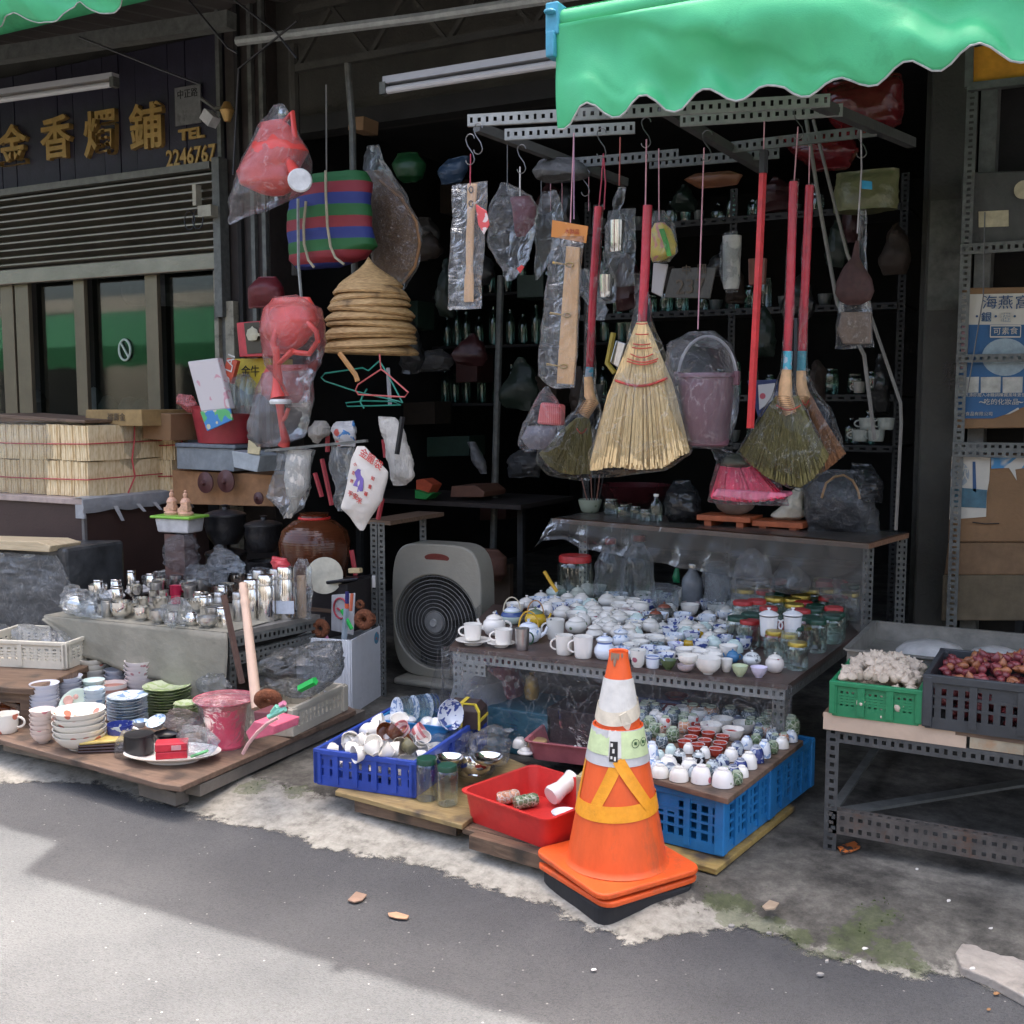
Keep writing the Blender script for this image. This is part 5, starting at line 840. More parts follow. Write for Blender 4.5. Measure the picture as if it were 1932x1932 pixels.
def stack(label,u1,v1,zb_,Y,wn,dn,bw,bd,bh,tiers=2,group=None):
 """stack of paper bundles: right front bottom corner at pixel, wn wide, dn deep"""
 c=at(u1,v1,y=Y);t=thing('joss_paper_stack',label,'paper stack',(c.x,Y,zb_),0,group);key=('jb',bw,bd,bh)
 if key not in _me:
  m_=MB();n_=8
  for k in range(n_):m_.box((-bw*.47+bw*.94*(k+.5)/n_,.003*math.sin(k*2.1)+(.006 if k in(0,n_-1)else 0),0),(bw*.94/n_-.001,bd-.004*abs(math.sin(k*1.7)),bh-.004*abs(math.sin(k*1.3))))
  _me[key]=m_.mesh('bundle',mJ)
 for h in range(tiers):
  for i in range(wn):
   for j in range(dn):
    if i>0 and j>0 and h<tiers-1:continue
    inst('bundle',_me[key],t,(-bw*(i+.5)-.015*(h==0)+random.uniform(-.005,.005),bd*(j+.5)+random.uniform(-.004,.004),bh*(h+.5)+.004*h+random.uniform(-.004,.004)),(0,random.uniform(-.03,.03),random.uniform(-.05,.05)))
 st=MB()
 for h in range(tiers):st.tube([V(-bw*wn,-.006,bh*(h+.48)),V(-bw*wn*.5,-.008,bh*(h+.47)),V(-.0,-.007,bh*(h+.5)),V(.008,.0,bh*(h+.5)),V(.006,bd*dn,bh*(h+.52))],.004,5)
 st.tube([V(.008,bd*dn*.52,bh*tiers),V(.014,bd*dn*.5,bh*1.5),V(.006,bd*dn*.48,bh),V(.012,bd*dn*.5,bh*.5),V(.004,bd*dn*.42,0)],.005,5)
 st.build('red_cord',M('red cord',(.50,.07,.07),.5),t);return t
s_=stack('two-tier stack of yellow joss paper bundles tied with red cord at the counter edge',168,935,.958,Y1+.06,9,5,.115,.135,.205)
pouch('plastic_wrap',[(797,-30,253),(850,-30,253),(935,-30,238)],Y1+.40,.82,clear('paper wrap film',a=.03,streak=.12,scale=6,rough=.12),amp=.006,label='clear film wrapped around the two-tier joss paper stack',cat='plastic wrap',flat=.9)
stack('small dim stack of joss paper bundles behind the grey storage box',330,930,.958,Y1+.62,2,1,.10,.12,.19)
def box_uv(name,label,cat,pts,Y,th,mat,bevel=.004,group=None):
 P=[at(u,v_,y=Y)for u,v_ in pts];c=sum(P,V(0,0,0))/len(P);o=MB().prism([p-c for p in P],(0,th,0)).build(name,mat,loc=c,bevel=bevel);return tag(o,label,cat,group)
cb=box_uv('cardboard_box','flat yellowish carton with faint printing lying above the joss paper','box',kp(kD,[(700,165),(1150,165),(1160,300),(690,290)]),Y1+.3,.42,M('yellow carton',(.30,.20,.08),.8,dirt=((.15,.09,.04),.6)))
cc_=cb.location;text('福壽金',.05,M('dark print',(.10,.07,.04)),cb,(.03,-.004,0),ext=.001)
box_uv('cardboard_box','brown carton side standing right of the flat yellowish carton','box',kp(kD,[(1160,180),(1390,200),(1390,420),(1160,400)]),Y1+.45,.3,mCard)
box_uv('wood_plank','grey brown plank lying above the joss paper stack','plank',kp(kD,[(-100,195),(690,250),(690,275),(-100,230)]),Y1+.1,.4,mOldWood)
box_uv('wrapped_crate','crate wrapped in dull grey plastic at the far left','crate',[(-120,1034),(122,1034),(130,1200),(-120,1200)],3.95,.4,M('dull grey tarp',(.05,.053,.055),.3,var=.5,nscale=8,bump=1.0,bscale=12),bevel=.02)
pouch('plastic_wrap',[(1040,-80,110),(1090,-80,128),(1190,-80,120)],3.94,.06,mFilmM,amp=.02,fs=8,label='milky film over the grey wrapped crate',cat='plastic wrap')
box_uv('timber_block','pale sawn timber lying on the grey wrapped crate','timber',[(-60,1018),(70,1022),(95,1030),(92,1042),(-60,1034)],3.9,.2,wood('pale timber',(.42,.33,.2),(.56,.46,.30)))
bz=.30;bf=at(52,1292,z=bz);ben=thing('wooden_bench','low old carved wooden stool under the cream basket','stool',(bf.x,bf.y,0),.32)
br=at(165,1250,z=bz);MB().box((-.25,.16,bz-.015),(.62,.42,.03)).build('seat',mOldWood,ben,bevel=.005);ben.rotation_euler.z=.30
for x,y in((0,0),(-.5,0),(0.03,.34),(-.5,.34)):MB().box((x,y,(bz-.03+ZP)/2),(.05,.05,bz-.03-ZP)).build('leg',mOldWood,ben,bevel=.006)
MB().box((-.25,-.01,bz-.055),(.5,.022,.04)).box((.02,.17,bz-.055),(.022,.34,.04)).build('apron',mOldWood,ben)
for ox,ax in((-.02,-1),(-.48,1)):MB().tube([V(ox,-.0,bz-.16),V(ox+ax*.03,0,bz-.10),V(ox+ax*.10,0,bz-.075)],.012,6).build('bracket',mOldWood,ben)
bc=at(60,1258,z=bz+.002);crate('laundry_basket','cream plastic basket with square holes standing on the carved stool',(bc.x-.08,bc.y+.12,bz+.002),(.46,.32,.125),.30,M('cream plastic basket',(.56,.53,.44),.45,var=.08),None,12,8,(3,3),rim=.018,holes=.5,cat='basket',corner=.03,post=2)
pouch('plastic_bag',[(1185,40,120),(1200,30,140),(1225,40,120)],bc.y+.15,.2,mFilmM,amp=.02,label='crumpled clear bag inside the cream basket',cat='plastic bag')
LT=.50;a_,b_,c_=at(88,1162,z=LT),at(432,1195,z=LT),at(604,1160,z=LT);d_=a_+(c_-b_)+V(0,.15,0)
lt=thing('display_table','low steel table with khaki cloth skirt carrying steel pots and flasks','table',a_);MB().prism([p-a_ for p in(a_,b_,c_,d_)],(0,0,-.02)).build('table_top',M('grey table board',(.18,.17,.15),.6,var=.3),lt)
angle('side_rail',b_+V(0,0,-.021),c_+V(0,0,-.021),(0,0,-1),(-1,0,0),mBar,lt,.045,.03,1);angle('lower_rail',b_+V(0,0,-.10),c_+V(0,0,-.085),(0,0,-1),(-1,0,0),mBar,lt,.05,.03,2)
for p,s1 in((a_,1),(b_,-1),(c_,-1),(d_,1)):angle('leg',V(p.x+.01*s1,p.y+.01,LT-.02),V(p.x+.01*s1,p.y+.01,ZP),(s1,0,0),(0,1,0),mBar,lt,.04,.04)
RB=.50;MB().prism([at(300,1120,z=RB)-a_+V(0,.1,-.003),at(640,1152,z=RB)-a_+V(0,.02,-.003),at(700,1100,z=RB)-a_+V(0,.15,-.003),at(340,1075,z=RB)-a_+V(0,.35,-.003)],(0,0,-.02)).build('rear_board',mOldWood,lt)
mCl=M('khaki cloth skirt',(.235,.225,.18),.75,var=.18,nscale=7,dirt=((.14,.13,.10),.62),bump=.4,bscale=30);rows=[];n=60;dv=(b_-a_)
bott=[(0,.02),(.2,.16),(.4,.21),(.6,.24),(.75,.26),(.82,.38),(.9,.43),(1.0,.42)]
def bt(f):
 for(x0,y0),(x1,y1)in zip(bott[:-1],bott[1:]):
  if f<=x1:return y0+(y1-y0)*(f-x0)/(x1-x0)
 return bott[-1][1]
for j in range(13):
 g_=j/12;rows.append([dv*(i/n)+V(.01*nz(i/n*5,g_*3),-.012-.015*g_+.014*g_*nz(i/n*8,g_*2,1)+.01*g_*math.sin(i/n*22),.004-bt(i/n)*g_)for i in range(n+1)])
MB().grid(rows).build('cloth_skirt',mCl,lt,smooth=True,solid=.002)
MB().grid([[p+V(0,.012*0,.0)for p in[dv*(i/n)+V(0,y,.006)for i in range(n+1)]]for y in(0-.012,.1,.25,.4)]).build('cloth_top',mCl,lt)
pouch('plastic_bag',[(1270,395,420),(1290,372,440),(1325,378,432),(1345,400,425)],b_.y-.03,.05,mFilmM,amp=.012,fs=18,label='torn clear plastic scrap hanging on the khaki cloth skirt',cat='plastic bag')
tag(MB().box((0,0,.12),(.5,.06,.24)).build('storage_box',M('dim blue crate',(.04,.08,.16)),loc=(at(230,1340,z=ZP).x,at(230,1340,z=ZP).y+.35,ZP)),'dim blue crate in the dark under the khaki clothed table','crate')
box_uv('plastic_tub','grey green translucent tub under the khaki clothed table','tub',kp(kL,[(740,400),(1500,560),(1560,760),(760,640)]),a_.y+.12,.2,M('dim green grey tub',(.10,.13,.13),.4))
for i,(x,y,w_,h,kd,lb_)in enumerate([(250,540,185,165,'pot','steel teapot in crumpled bag at the left end of the cloth table'),(400,545,120,120,'pear','small steel pot second from the left'),(540,560,110,160,'canister','steel canister with cream label behind the big steel pot'),(672,580,200,165,'rbowl','big round polished steel pot at the front of the cloth table'),(872,600,158,140,'rbowl','medium round polished steel pot right of the big one'),(1030,628,165,135,'rbowl','round steel pot with banded sides'),(1165,640,100,130,'canister','steel cup in plastic beside the small steel teapot'),(1340,645,130,120,'pot','small steel teapot with knob'),(1495,668,190,110,'rbowl','low steel pot in plastic near the wooden sticks'),(1660,670,60,130,'canister','narrow steel cup behind the brown stick'),(590,400,235,60,'lidpot','left broad white dome lid in plastic'),(830,350,240,60,'lidpot','right broad white dome lid in plastic'),(1080,420,90,120,'canister','steel beaker behind the banded pot'),(980,410,90,110,'canister','narrow steel beaker left of the red cup'),(1290,480,95,90,'canister','steel flask lid before the white cup'),(1420,490,105,180,'thermo','small steel flask with blue base band'),(1515,500,90,160,'thermo','slim steel flask left of the tall grey one'),(1605,520,90,200,'thermo','slim grey steel flask before the dark stick'),(1270,250,130,90,'canister','steel can wrapped in plastic in the rear row'),(1450,300,150,90,'canister','wide steel can in the rear row')]):
 C(k19,kd,x,y,w_,h,(cer('dull white dome',(.45,.45,.45),rough=.3)if 'dome' in lb_ else(mSteelD if i%3==2 else mSteel)),lb_,LT+.005,base=.7,side=-1 if i%2 else 1,mat2=mSteel,lidmat=mSteel if 'dome' not in lb_ else cer('dull white dome'))
for i,(x,y,w_,h,mt)in enumerate([(1190,350,110,95,M('crimson cup',(.45,.02,.06),.25)),(1190,430,90,70,M('crimson cup',(.4,.02,.05)))]):C(k19,'canister',x,y,w_,h,mt,['upper','lower'][i]+' crimson cup among the steel ware',LT+.005,base=.6)
for i,(x,y,w_,h)in enumerate([(670,785,120,335),(795,795,135,385),(955,775,140,430),(560,800,80,250),(880,740,110,380),(740,700,110,330)]):
 C(k6,'thermo',x,y,w_,h,mSteel if i<3 else mSteelD,['tall steel flask just right of the pale wooden bat','tall steel flask in the middle of the flask row','tallest polished steel flask with blue and white label','small steel flask between the two sticks','dim steel flask behind the labelled one','dim steel flask behind the left pair'][i],LT,base=.8,group='tall steel flasks')
p=place(*k6(955,775),LT);q_=MB().box((0,0,.06),(.085,.004,.06)).build('flask_label',M('blue white label',(.5,.55,.62)),loc=p+V(0,-.008,.0),rot=(0,0,YAW-.1));tag(q_,'blue and white paper label on the tallest flask','label')
C(k6,'canister',1083,755,78,340,M('bare beech wood',(.50,.33,.20),.5),'beech rolling pin standing in a clear bag beside the tallest flask',LT,base=.8,name='rolling_pin')
pouch('plastic_bag',kr(k6,[(275,1050,1120),(340,1020,1150),(550,1020,1160),(760,1040,1150)]),p.y+.02,.06,mFilm,amp=.006,label='clear bag around the beech rolling pin',cat='plastic bag')
pouch('packet',kr(k6,[(265,845,950),(320,840,975),(375,850,960)]),p.y+.08,.06,M('red foil',(.55,.06,.07),.3,bump=.5),amp=.01,label='crumpled red packet on the flask lids',cat='packet')
bagm=clear('crackly bag',(.9,.93,.95),a=.05,streak=.22,scale=12,rough=.12,bump=1.0,body=(.6,.62,.64),facing=.2)
for i,(K,rw,dy_,lb_)in enumerate([(k6,[(140,400,425),(200,370,470),(290,340,560),(350,320,612),(385,330,600)],.25,'peaked crackly bag before the black clay pots'),(k19,[(280,170,330),(340,135,370),(450,150,365),(545,190,340)],-.04,'crackly bag around the leftmost steel teapot'),(k19,[(300,420,480),(380,360,500),(480,350,505),(550,380,480)],-.04,'crackly bag around the second steel pot'),(k19,[(120,1000,1060),(170,900,1120),(240,910,1200),(270,930,1200)],.2,'crumpled bag behind the dome lids'),(k19,[(380,1180,1240),(440,1130,1260),(560,1130,1270),(640,1150,1240)],-.04,'bag around the steel cup'),(k19,[(60,1330,1500),(120,1300,1660),(190,1300,1650),(250,1340,1640)],.2,'glittering bag heap in the rear row of steel ware'),(k6,[(370,700,870),(400,690,890),(440,700,880)],.0,'plastic film over the flask lids')]):
 v0=K(0,rw[-1][0])[1];u0=K((rw[-1][1]+rw[-1][2])/2,0)[0];YY=at(u0,v0,z=LT+.0).y if dy_<.1 else at(u0,v0,z=LT).y
 YY=min(YY,4.3)+(dy_ if abs(dy_)<.1 else 0);pouch('plastic_bag',kr(K,rw),YY,.14,bagm,amp=.02,fs=16,seed=i*7,label=lb_,cat='plastic bag',nc=26,nr=22)
C(kD,'canister',1415,1520,100,190,cer('yellow tumbler',(.62,.45,.03)),'tall yellow tumbler behind the crumpled bags',LT,base=.7);C(kD,'pear',1520,1500,120,210,M('dull maroon',(.20,.07,.06),.35),'maroon bottle shape beside the yellow tumbler',LT,base=.7,mat2=M('dull maroon',(.2,.07,.06)))
pouch('plastic_bag',kr(kD,[(1180,1400,1560),(1250,1360,1600),(1400,1370,1600),(1480,1400,1580)]),4.32,.14,bagm,amp=.02,label='bag of jars under the green lidded tub',cat='plastic bag')
mClay=M('black clay',(.014,.014,.015),.32,bump=.3,bscale=90,var=.2)
def claypot(u,vb,w_,label,z,grp='black clay pots'):
 q=place(u,vb,z);s=mpp(q);R=w_*s/2;q=q+CAMDIR(q)*R*.8;t=thing('clay_pot',label,'pot',q,YAW,grp)
 inst('body',MB().lathe([(0,0),(R*.6,0),(R*.85,R*.35),(R*.99,R*.85),(R*.95,R*1.25),(R*1.02,R*1.35),(R*1.02,R*1.42),(R*.85,R*1.42)],26).mesh('body',mClay,True),t);inst('handle',MB().tube([V(R*.9,0,R*.75),V(R*1.15,0,R*.8),V(R*1.15,0,R*.9)],R*.08,6).mesh('handle',mClay,True),t);return t,q,R
def claylid(q,R,z,label):
 tag(inst('pot_cover',MB().lathe([(R*1.0,0),(R*.99,R*.08),(R*.6,R*.22),(R*.16,R*.28),(R*.13,R*.42),(R*.2,R*.5),(0,R*.54)],26).mesh('pot_cover',mClay,True),None,(q.x,q.y,z)),label,'lid')
for u_,v_,wd,sd_ in((428,1103,78,'left'),(500,1112,72,'right')):
 pt,q,R=claypot(u_,v_,wd,'lower black clay pot of the %s stack'%sd_,.50);t2=thing('clay_pot','upper black clay pot of the %s stack'%sd_,'pot',(q.x,q.y,.50+R*1.9),YAW,'black clay pots')
 for ch in list(pt.children):inst(ch.name.split('.')[0],ch.data,t2)
 if sd_=='left':claylid(q,R,.5+R*1.42,'black lid between the two pots of the left stack')
 claylid(q,R,.5+R*3.3,'black knobbed lid topping the %s clay pot stack'%sd_)
mJar,nt,b,L=base_mat('brown jar glaze');co=coords(nt,L);wv=N(nt,'ShaderNodeTexWave');wv.bands_direction='Z';wv.inputs['Scale'].default_value=26;L(co,wv.inputs[0]);n_=N(nt,'ShaderNodeTexNoise');n_.inputs['Scale'].default_value=5;L(co,n_.inputs[0]);r=ramp(nt,L,n_.outputs[0],[(.3,(.055,.016,.007)),(.7,(.115,.036,.014))]);L(r.outputs[0],b.inputs['Base Color']);b.inputs['Roughness'].default_value=.16
bp=N(nt,'ShaderNodeBump');bp.inputs['Strength'].default_value=.10;bp.inputs['Distance'].default_value=.004;L(wv.outputs[0],bp.inputs['Height']);L(bp.outputs[0],b.inputs['Normal'])
q=place(596,1140,.50);s=mpp(q);R=69*s;q=q+CAMDIR(q)*R*.8;t=thing('glazed_jar','big round brown glazed earthenware jar with a red string around its neck','jar',q)
inst('body',MB().lathe([(0,0),(R*.62,0),(R*.78,R*.3),(R*.98,R*1.2),(R*1.0,R*1.6),(R*.9,R*1.95),(R*.6,R*2.2),(R*.40,R*2.28),(R*.38,R*2.36),(R*.42,R*2.42),(R*.3,R*2.42),(0,R*2.3)],40).mesh('body',mJar,True),t);MB().tube([V(R*.42*math.cos(a*PI/12),R*.42*math.sin(a*PI/12),R*2.29)for a in range(25)],.007,6).build('red_string',mRedP,t)
dq=at(613,1090,z=.62);MB_=MB().lathe([(0,0),(.09,0),(.09,.012),(0,.016)],26);tag(MB_.build('cream_disc',M('cream plastic disc',(.52,.49,.38),.5,bump=.05),loc=fpt(613,1086,q.y-R*1.02),rot=(PI/2-.2,0,YAW),smooth=True),'round cream disc leaning on the brown jar','disc')
box_uv('dark_tray','narrow dark tray in front of the brown jar','tray',kp(k6,[(1165,470),(1540,430),(1530,455),(1170,500)]),q.y-R*1.1,.12,mBlackP);box_uv('wood_piece','small pale block on the dark tray','block',kp(k6,[(1455,355),(1545,355),(1550,395),(1458,395)]),q.y-R*1.05,.03,M('pale wood',(.5,.4,.22)))
box_uv('dark_cabinet','dark shelf front under the brown jar','shelf',[(560,1112),(655,1100),(655,1195),(600,1210)],q.y-R*.95,.3,M('dark shelf',(.03,.025,.025)))
gp=at(340,1003,y=4.35);gt=thing('plastic_tub','white tub with bright green rim holding up two figurines','tub',gp,.1)
MB().add([V(x*s1,y*s1,z)for z,s1 in((0,.9),(.075,1))for x,y in((-.11,-.07),(.11,-.07),(.11,.07),(-.11,.07))],[(3,2,1,0),(4,5,6,7),(0,1,5,4),(1,2,6,5),(2,3,7,6),(3,0,4,7)]).build('tub_body',M('white tub',(.5,.5,.5),.4),gt,bevel=.008);MB().box((0,0,.083),(.26,.17,.014)).build('rim',M('lime rim',(.22,.48,.06),.4),gt,bevel=.005)
MB().box((0,0,-.15),(.13,.1,.28)).build('support',M('jar stand',(.12,.06,.05)),gt)
mFig=M('pinkish carved figure',(.62,.36,.24),.4,var=.3,nscale=60)
for i,dx in enumerate((-.055,.045)):tag(MB().lathe([(0,0),(.040,0),(.043,.012),(.030,.022),(.034,.04),(.026,.055),(.030,.07),(.020,.088),(.010,.094),(.013,.104),(.013,.115),(.008,.12),(.009,.13),(0,.136)],12,wob=.12).box((.02,-.012,.05),(.025,.02,.05)).box((-.015,-.015,.03),(.03,.03,.02)).build('figurine',mFig,loc=gp+V(dx,0,.09),smooth=True),['left','right'][i]+' seated pinkish figurine on the green rimmed tub','figurine')
box_uv('cardboard_box','brown cardboard box behind the black clay pots','box',kp(k5,[(20,1180),(450,1200),(750,1215),(740,1440),(30,1420)]),4.95,.3,M('bright cardboard',(.36,.19,.09),.8))
for i,(x,y,r_)in enumerate([(262,1268,76),(408,1258,82),(640,1380,45)]):
 c=fpt(*k5(x,y),4.88-.0*i);s=mpp(c)*.2645;tag(MB().lathe([(0,0),(r_*s,.0),(r_*s,.008),(r_*s*.3,.02),(r_*s*.15,.035),(0,.036)],24,sx=.95).build('wooden_disc',M('dark red brown wood',(.085,.03,.028),.45),loc=c,rot=(PI/2,0,0),smooth=True),['left round maroon wooden lid hanging on the cardboard','right round maroon wooden lid with knob','small black round ladle beside the black pots'][i],'lid')
box_uv('storage_box','translucent grey storage box with blue grey lid above the cardboard','box',kp(k5,[(50,1015),(465,1030),(460,1190),(55,1170)]),4.9,.3,M('translucent grey box',(.22,.25,.27),.35));box_uv('box_tray','blue grey lid of the translucent storage box','lid',kp(k5,[(40,985),(470,1000),(470,1028),(40,1013)]),4.885,.33,M('blue grey lid',(.16,.19,.22),.4))
box_uv('storage_box','small pale grey open box with a cream card','box',kp(k5,[(445,1040),(650,1075),(625,1195),(460,1160)]),4.8,.2,M('pale grey box',(.36,.40,.42),.4));box_uv('card','cream card sticking out of the small pale grey box','card',kp(k5,[(562,962),(652,1000),(640,1072),(555,1060)]),4.79,.01,M('cream card',(.55,.47,.28)))
q=fpt(*k5(390,985),5.0);s=mpp(q)*.2645;tag(MB().lathe([(0,0),(.17,0),(.21,.20),(.225,.22),(.215,.22),(.17,.01),(0,.01)],30,sy=.7).build('basin',mRedD,loc=q,smooth=True),'round dark red basin full of packets','basin')
box_uv('packet','long white packet with pink edges leaning in the red basin','packet',kp(k5,[(128,405),(340,378),(432,742),(225,765)]),4.78,.05,cer('pink scribbled paper',(.58,.53,.52),(('noise',(.55,.28,.32),12,.62),),.4),bevel=.008)
box_uv('packet_label','colourful blue and green label at the foot of the white packet','label',kp(k5,[(218,762),(430,738),(450,822),(268,903)]),4.765,.012,cer('blue green print',(.05,.22,.50),(('noise',(.10,.42,.15),10,.5),('spot',(.55,.5,.35),18,.25)),.35))
qb=box_uv('carton','narrow red packet with white capital letters','packet',kp(k5,[(410,378),(485,400),(440,565),(375,525)]),4.83,.03,M('orange red packet',(.50,.08,.04),.4));text('O LAI',.075,M('white print',(.6,.58,.55)),qb,(0,-.003,0),rot=(PI/2,math.radians(-72),0),ext=.001)
qb=box_uv('carton','bright yellow carton behind the red watering can','box',kp(k5,[(460,385),(722,380),(722,620),(560,640),(450,560)]),4.98,.2,M('yellow carton bright',(.55,.40,.03),.5));text('金牛',.07,mDark,qb,(.0,-.003,.03),ext=.001)
box_uv('carton','red carton with a dark picture panel hanging beside the steel pillar','box',kp(k5,[(478,128),(722,108),(740,365),(500,372)]),4.9,.12,M('red carton',(.48,.04,.05),.45));pn_=box_uv('picture_panel','dark picture panel with a pale teapot on the red carton','panel',kp(k5,[(530,130),(640,122),(660,345),(555,352)]),4.895,.004,M('dark panel print',(.045,.035,.02),.4));q=fpt(*k5(592,215),4.88);tag(MB().lathe([(0,-.035),(.03,-.03),(.045,0),(.035,.03),(.01,.04),(0,.05)],14,sy=.2).box((.045,0,.0),(.03,.005,.015)).build('printed_teapot',M('pale print',(.45,.42,.3)),loc=q),'pale teapot picture on the red carton','print')
for i,x in enumerate((470,530,575)):tag(MB().lathe([(0,0),(.03,0),(.03,.13),(.012,.18),(.012,.2),(0,.2)],12).build('bottle',mGlass,loc=fpt(*k5(x,770),4.88),smooth=True),['left','middle','right'][i]+' clear bottle in the red basin','bottle')
pouch('plastic_bag',kr(k5,[(500,480,560),(560,440,600),(770,445,600)]),4.85,.1,bagm,amp=.015,label='bag around the bottles in the red basin',cat='plastic bag')
pouch('plastic_bag',kr(k5,[(640,70,160),(700,55,200),(760,120,215)]),4.9,.06,clear('pink film',(.95,.6,.6),a=.3,body=(.6,.15,.14)),amp=.015,label='pinkish plastic bag end at the left rim of the red basin',cat='plastic bag')
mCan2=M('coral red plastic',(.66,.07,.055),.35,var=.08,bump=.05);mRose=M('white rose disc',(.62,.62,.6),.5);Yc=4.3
t=thing('watering_can','upper coral red watering can hanging upside down in a clear bag','watering can',fpt(*kB(400,600),Yc))
pouch('body',kr(kB,[(300,340,520),(420,300,620),(560,235,700),(700,165,620),(800,190,640),(880,330,560),(905,430,520)]),Yc,.22,mCan2,t,amp=.004)
o_=t.location;MB().tube([p-o_ for p in[fpt(*kB(500,330),Yc),fpt(*kB(590,230),Yc),fpt(*kB(610,430),Yc-.02),fpt(*kB(570,560),Yc-.03)]],.014,8).build('handle',mCan2,t,smooth=True);MB().tube([p-o_ for p in[fpt(*kB(560,620),Yc-.05),fpt(*kB(645,780),Yc-.14)]],[.02,.035],10).build('spout',mCan2,t,smooth=True)
MB().lathe([(0,0),(.052,0),(.056,.006),(.05,.014),(0,.016)],24).build('rose',mRose,t,loc=fpt(*kB(650,782),Yc-.16)-o_,rot=(PI/2-.1,0,YAW+.2),smooth=True)
pouch('plastic_bag',kr(kB,[(160,430,520),(300,350,580),(560,220,690),(780,130,710),(880,110,690),(960,95,520),(1060,85,280),(1135,68,100)]),Yc,.26,clear('watering can bag',a=.05,streak=.22,scale=6,body=(.75,.72,.70)),amp=.012,fs=7,label='large clear bag with a pointed corner around the upper watering can',cat='plastic bag',nc=30,nr=30)
Yc=4.15;t=thing('watering_can','middle coral red watering can with looped handle in a clear bag','watering can',fpt(*k5(870,200),Yc));o_=t.location
pouch('body',kr(k5,[(-50,740,1000),(30,690,1040),(120,680,1050),(220,700,1000),(300,750,940),(350,780,860)]),Yc,.2,mCan2,t,amp=.004)
def tb_(pts,r_,nm,K=k5,mt=mCan2):MB().tube([fpt(*K(x,y),Yc+d)-o_ for x,y,d in pts],r_,9).build(nm,mt,t,smooth=True)
tb_([(990,130,-.08),(1050,190,-.1),(1060,260,-.1),(1000,350,-.1),(900,340,-.09),(880,330,-.05)],.013,'handle');tb_([(770,160,-.08),(740,270,-.10),(780,420,-.1),(880,330,-.1)],.016,'handle');tb_([(760,300,-.1),(770,450,-.1),(775,560,-.1),(790,660,-.1)],[.016,.02,.025,.045],'spout')
MB().lathe([(0,-.012),(.048,-.012),(.052,0),(.046,.01),(0,.012)],24).build('rose',mRose,t,loc=fpt(*k5(793,690),Yc-.1)-o_,smooth=True)
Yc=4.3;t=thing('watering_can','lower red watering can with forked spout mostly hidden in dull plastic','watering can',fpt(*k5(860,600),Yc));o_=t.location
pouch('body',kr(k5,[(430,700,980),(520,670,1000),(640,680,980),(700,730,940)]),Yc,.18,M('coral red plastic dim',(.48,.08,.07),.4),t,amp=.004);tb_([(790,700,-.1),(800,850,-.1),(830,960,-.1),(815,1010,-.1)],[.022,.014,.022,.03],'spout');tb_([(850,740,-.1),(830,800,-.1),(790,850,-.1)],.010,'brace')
for i,(rw,YY,mt)in enumerate([([(-60,760,900),(30,690,1060),(200,680,1075),(400,720,1060),(560,790,1000),(740,850,990)],4.05,clear('red tinged bag',a=.02,streak=.2,scale=7,body=(.7,.5,.48))),([(480,660,1000),(700,620,1000),(850,600,960),(960,600,930),(1010,620,780)],4.2,clear('dull bag',a=.14,streak=.2,scale=6,body=(.42,.40,.40)))]):
 pouch('plastic_bag',kr(k5,rw),YY,.24,mt,amp=.014,fs=8,seed=i,label=['clear bag tied above the middle watering can','dull plastic bag around the lower watering can'][i],cat='plastic bag',nc=28,nr=26)
mStr=stripes('woven stripes',[(.02,.13,.035),(.025,.04,.20),(.25,.025,.035),(.02,.13,.035),(.025,.04,.20),(.25,.025,.035)],.345)
t=thing('striped_bag','woven shopping bag with green blue and red stripes hanging from its cord','bag',fpt(*kB(900,1100),4.75));o_=t.location
pouch('body',kr(kB,[(740,690,1170),(830,600,1215),(1000,568,1222),(1200,568,1228),(1330,570,1262),(1420,572,1180),(1500,640,960)]),4.75,.22,mStr,t,amp=.014,fs=6,flat=.7)
for xs_ in([(860,700),(862,900),(875,1150),(900,1320),(940,1410),(1010,1465)],[(700,950),(680,1150),(685,1300),(720,1430),(765,1490)]):MB().tube([fpt(*kB(*p),4.62)-o_ for p in xs_],.007,6).build('handle',M('straw cord',(.42,.38,.26),.7),t,smooth=True)
cord('string',kp(kB,[(865,0),(868,700)]),4.65,.004,M('dim cord',(.15,.14,.12)),'cord holding the striped bag')
cord('packing_strap',kp(kB,[(635,930),(640,1480),(665,1760)]),4.6,.008,mBarL,'grey perforated strap hanging before the striped bag','strap')
mBam=wood('bamboo weave',(.30,.165,.06),(.66,.44,.20),9,(3,3,34),.6,dirt=((.08,.045,.02),.6));hat=MB();
pr_=[(0,.150),(.03,.118),(.075,.088),(.13,.062),(.185,.036),(.215,.018),(.232,0),(.226,-.010),(.216,-.006),(.17,.03),(.1,.07),(0,.12)]
hm=hat.lathe(pr_,36,wob=.006).mesh('bamboo_hat',mBam,True);hq=fpt(700,668,4.55)
for i in range(11):
 tag(inst('bamboo_hat',hm,None,(hq.x+.006*math.sin(i*2.3),4.55+.006*math.cos(i*3.1),hq.z+.010+.0315*i+.004*math.sin(i*1.3)),(.05*math.sin(i*1.9),.05*math.cos(i*2.7)-.02,i*.7),([1.02,1.0,1.0,.97,.97,.94,.93,.89,.86,.80,.71][i],)*2+(1,)),'%s conical bamboo hat of the hanging stack, counted from below'%['lowest','second','third','fourth','fifth','sixth','seventh','eighth','ninth','tenth','uppermost'][i],'hat','stack of conical bamboo hats')
t=thing('winnowing_basket','large flat brown bamboo basket hanging in a clear plastic bag','basket',fpt(*kB(1400,1150),5.0));o_=t.location
pouch('disc',kr(kB,[(700,1180,1330),(900,1180,1480),(1100,1200,1600),(1300,1220,1630),(1480,1240,1590),(1630,1280,1490)]),5.0,.05,wood('brown woven bamboo',(.10,.05,.02),(.18,.095,.04),30,(3,3,3)),t,amp=.003)
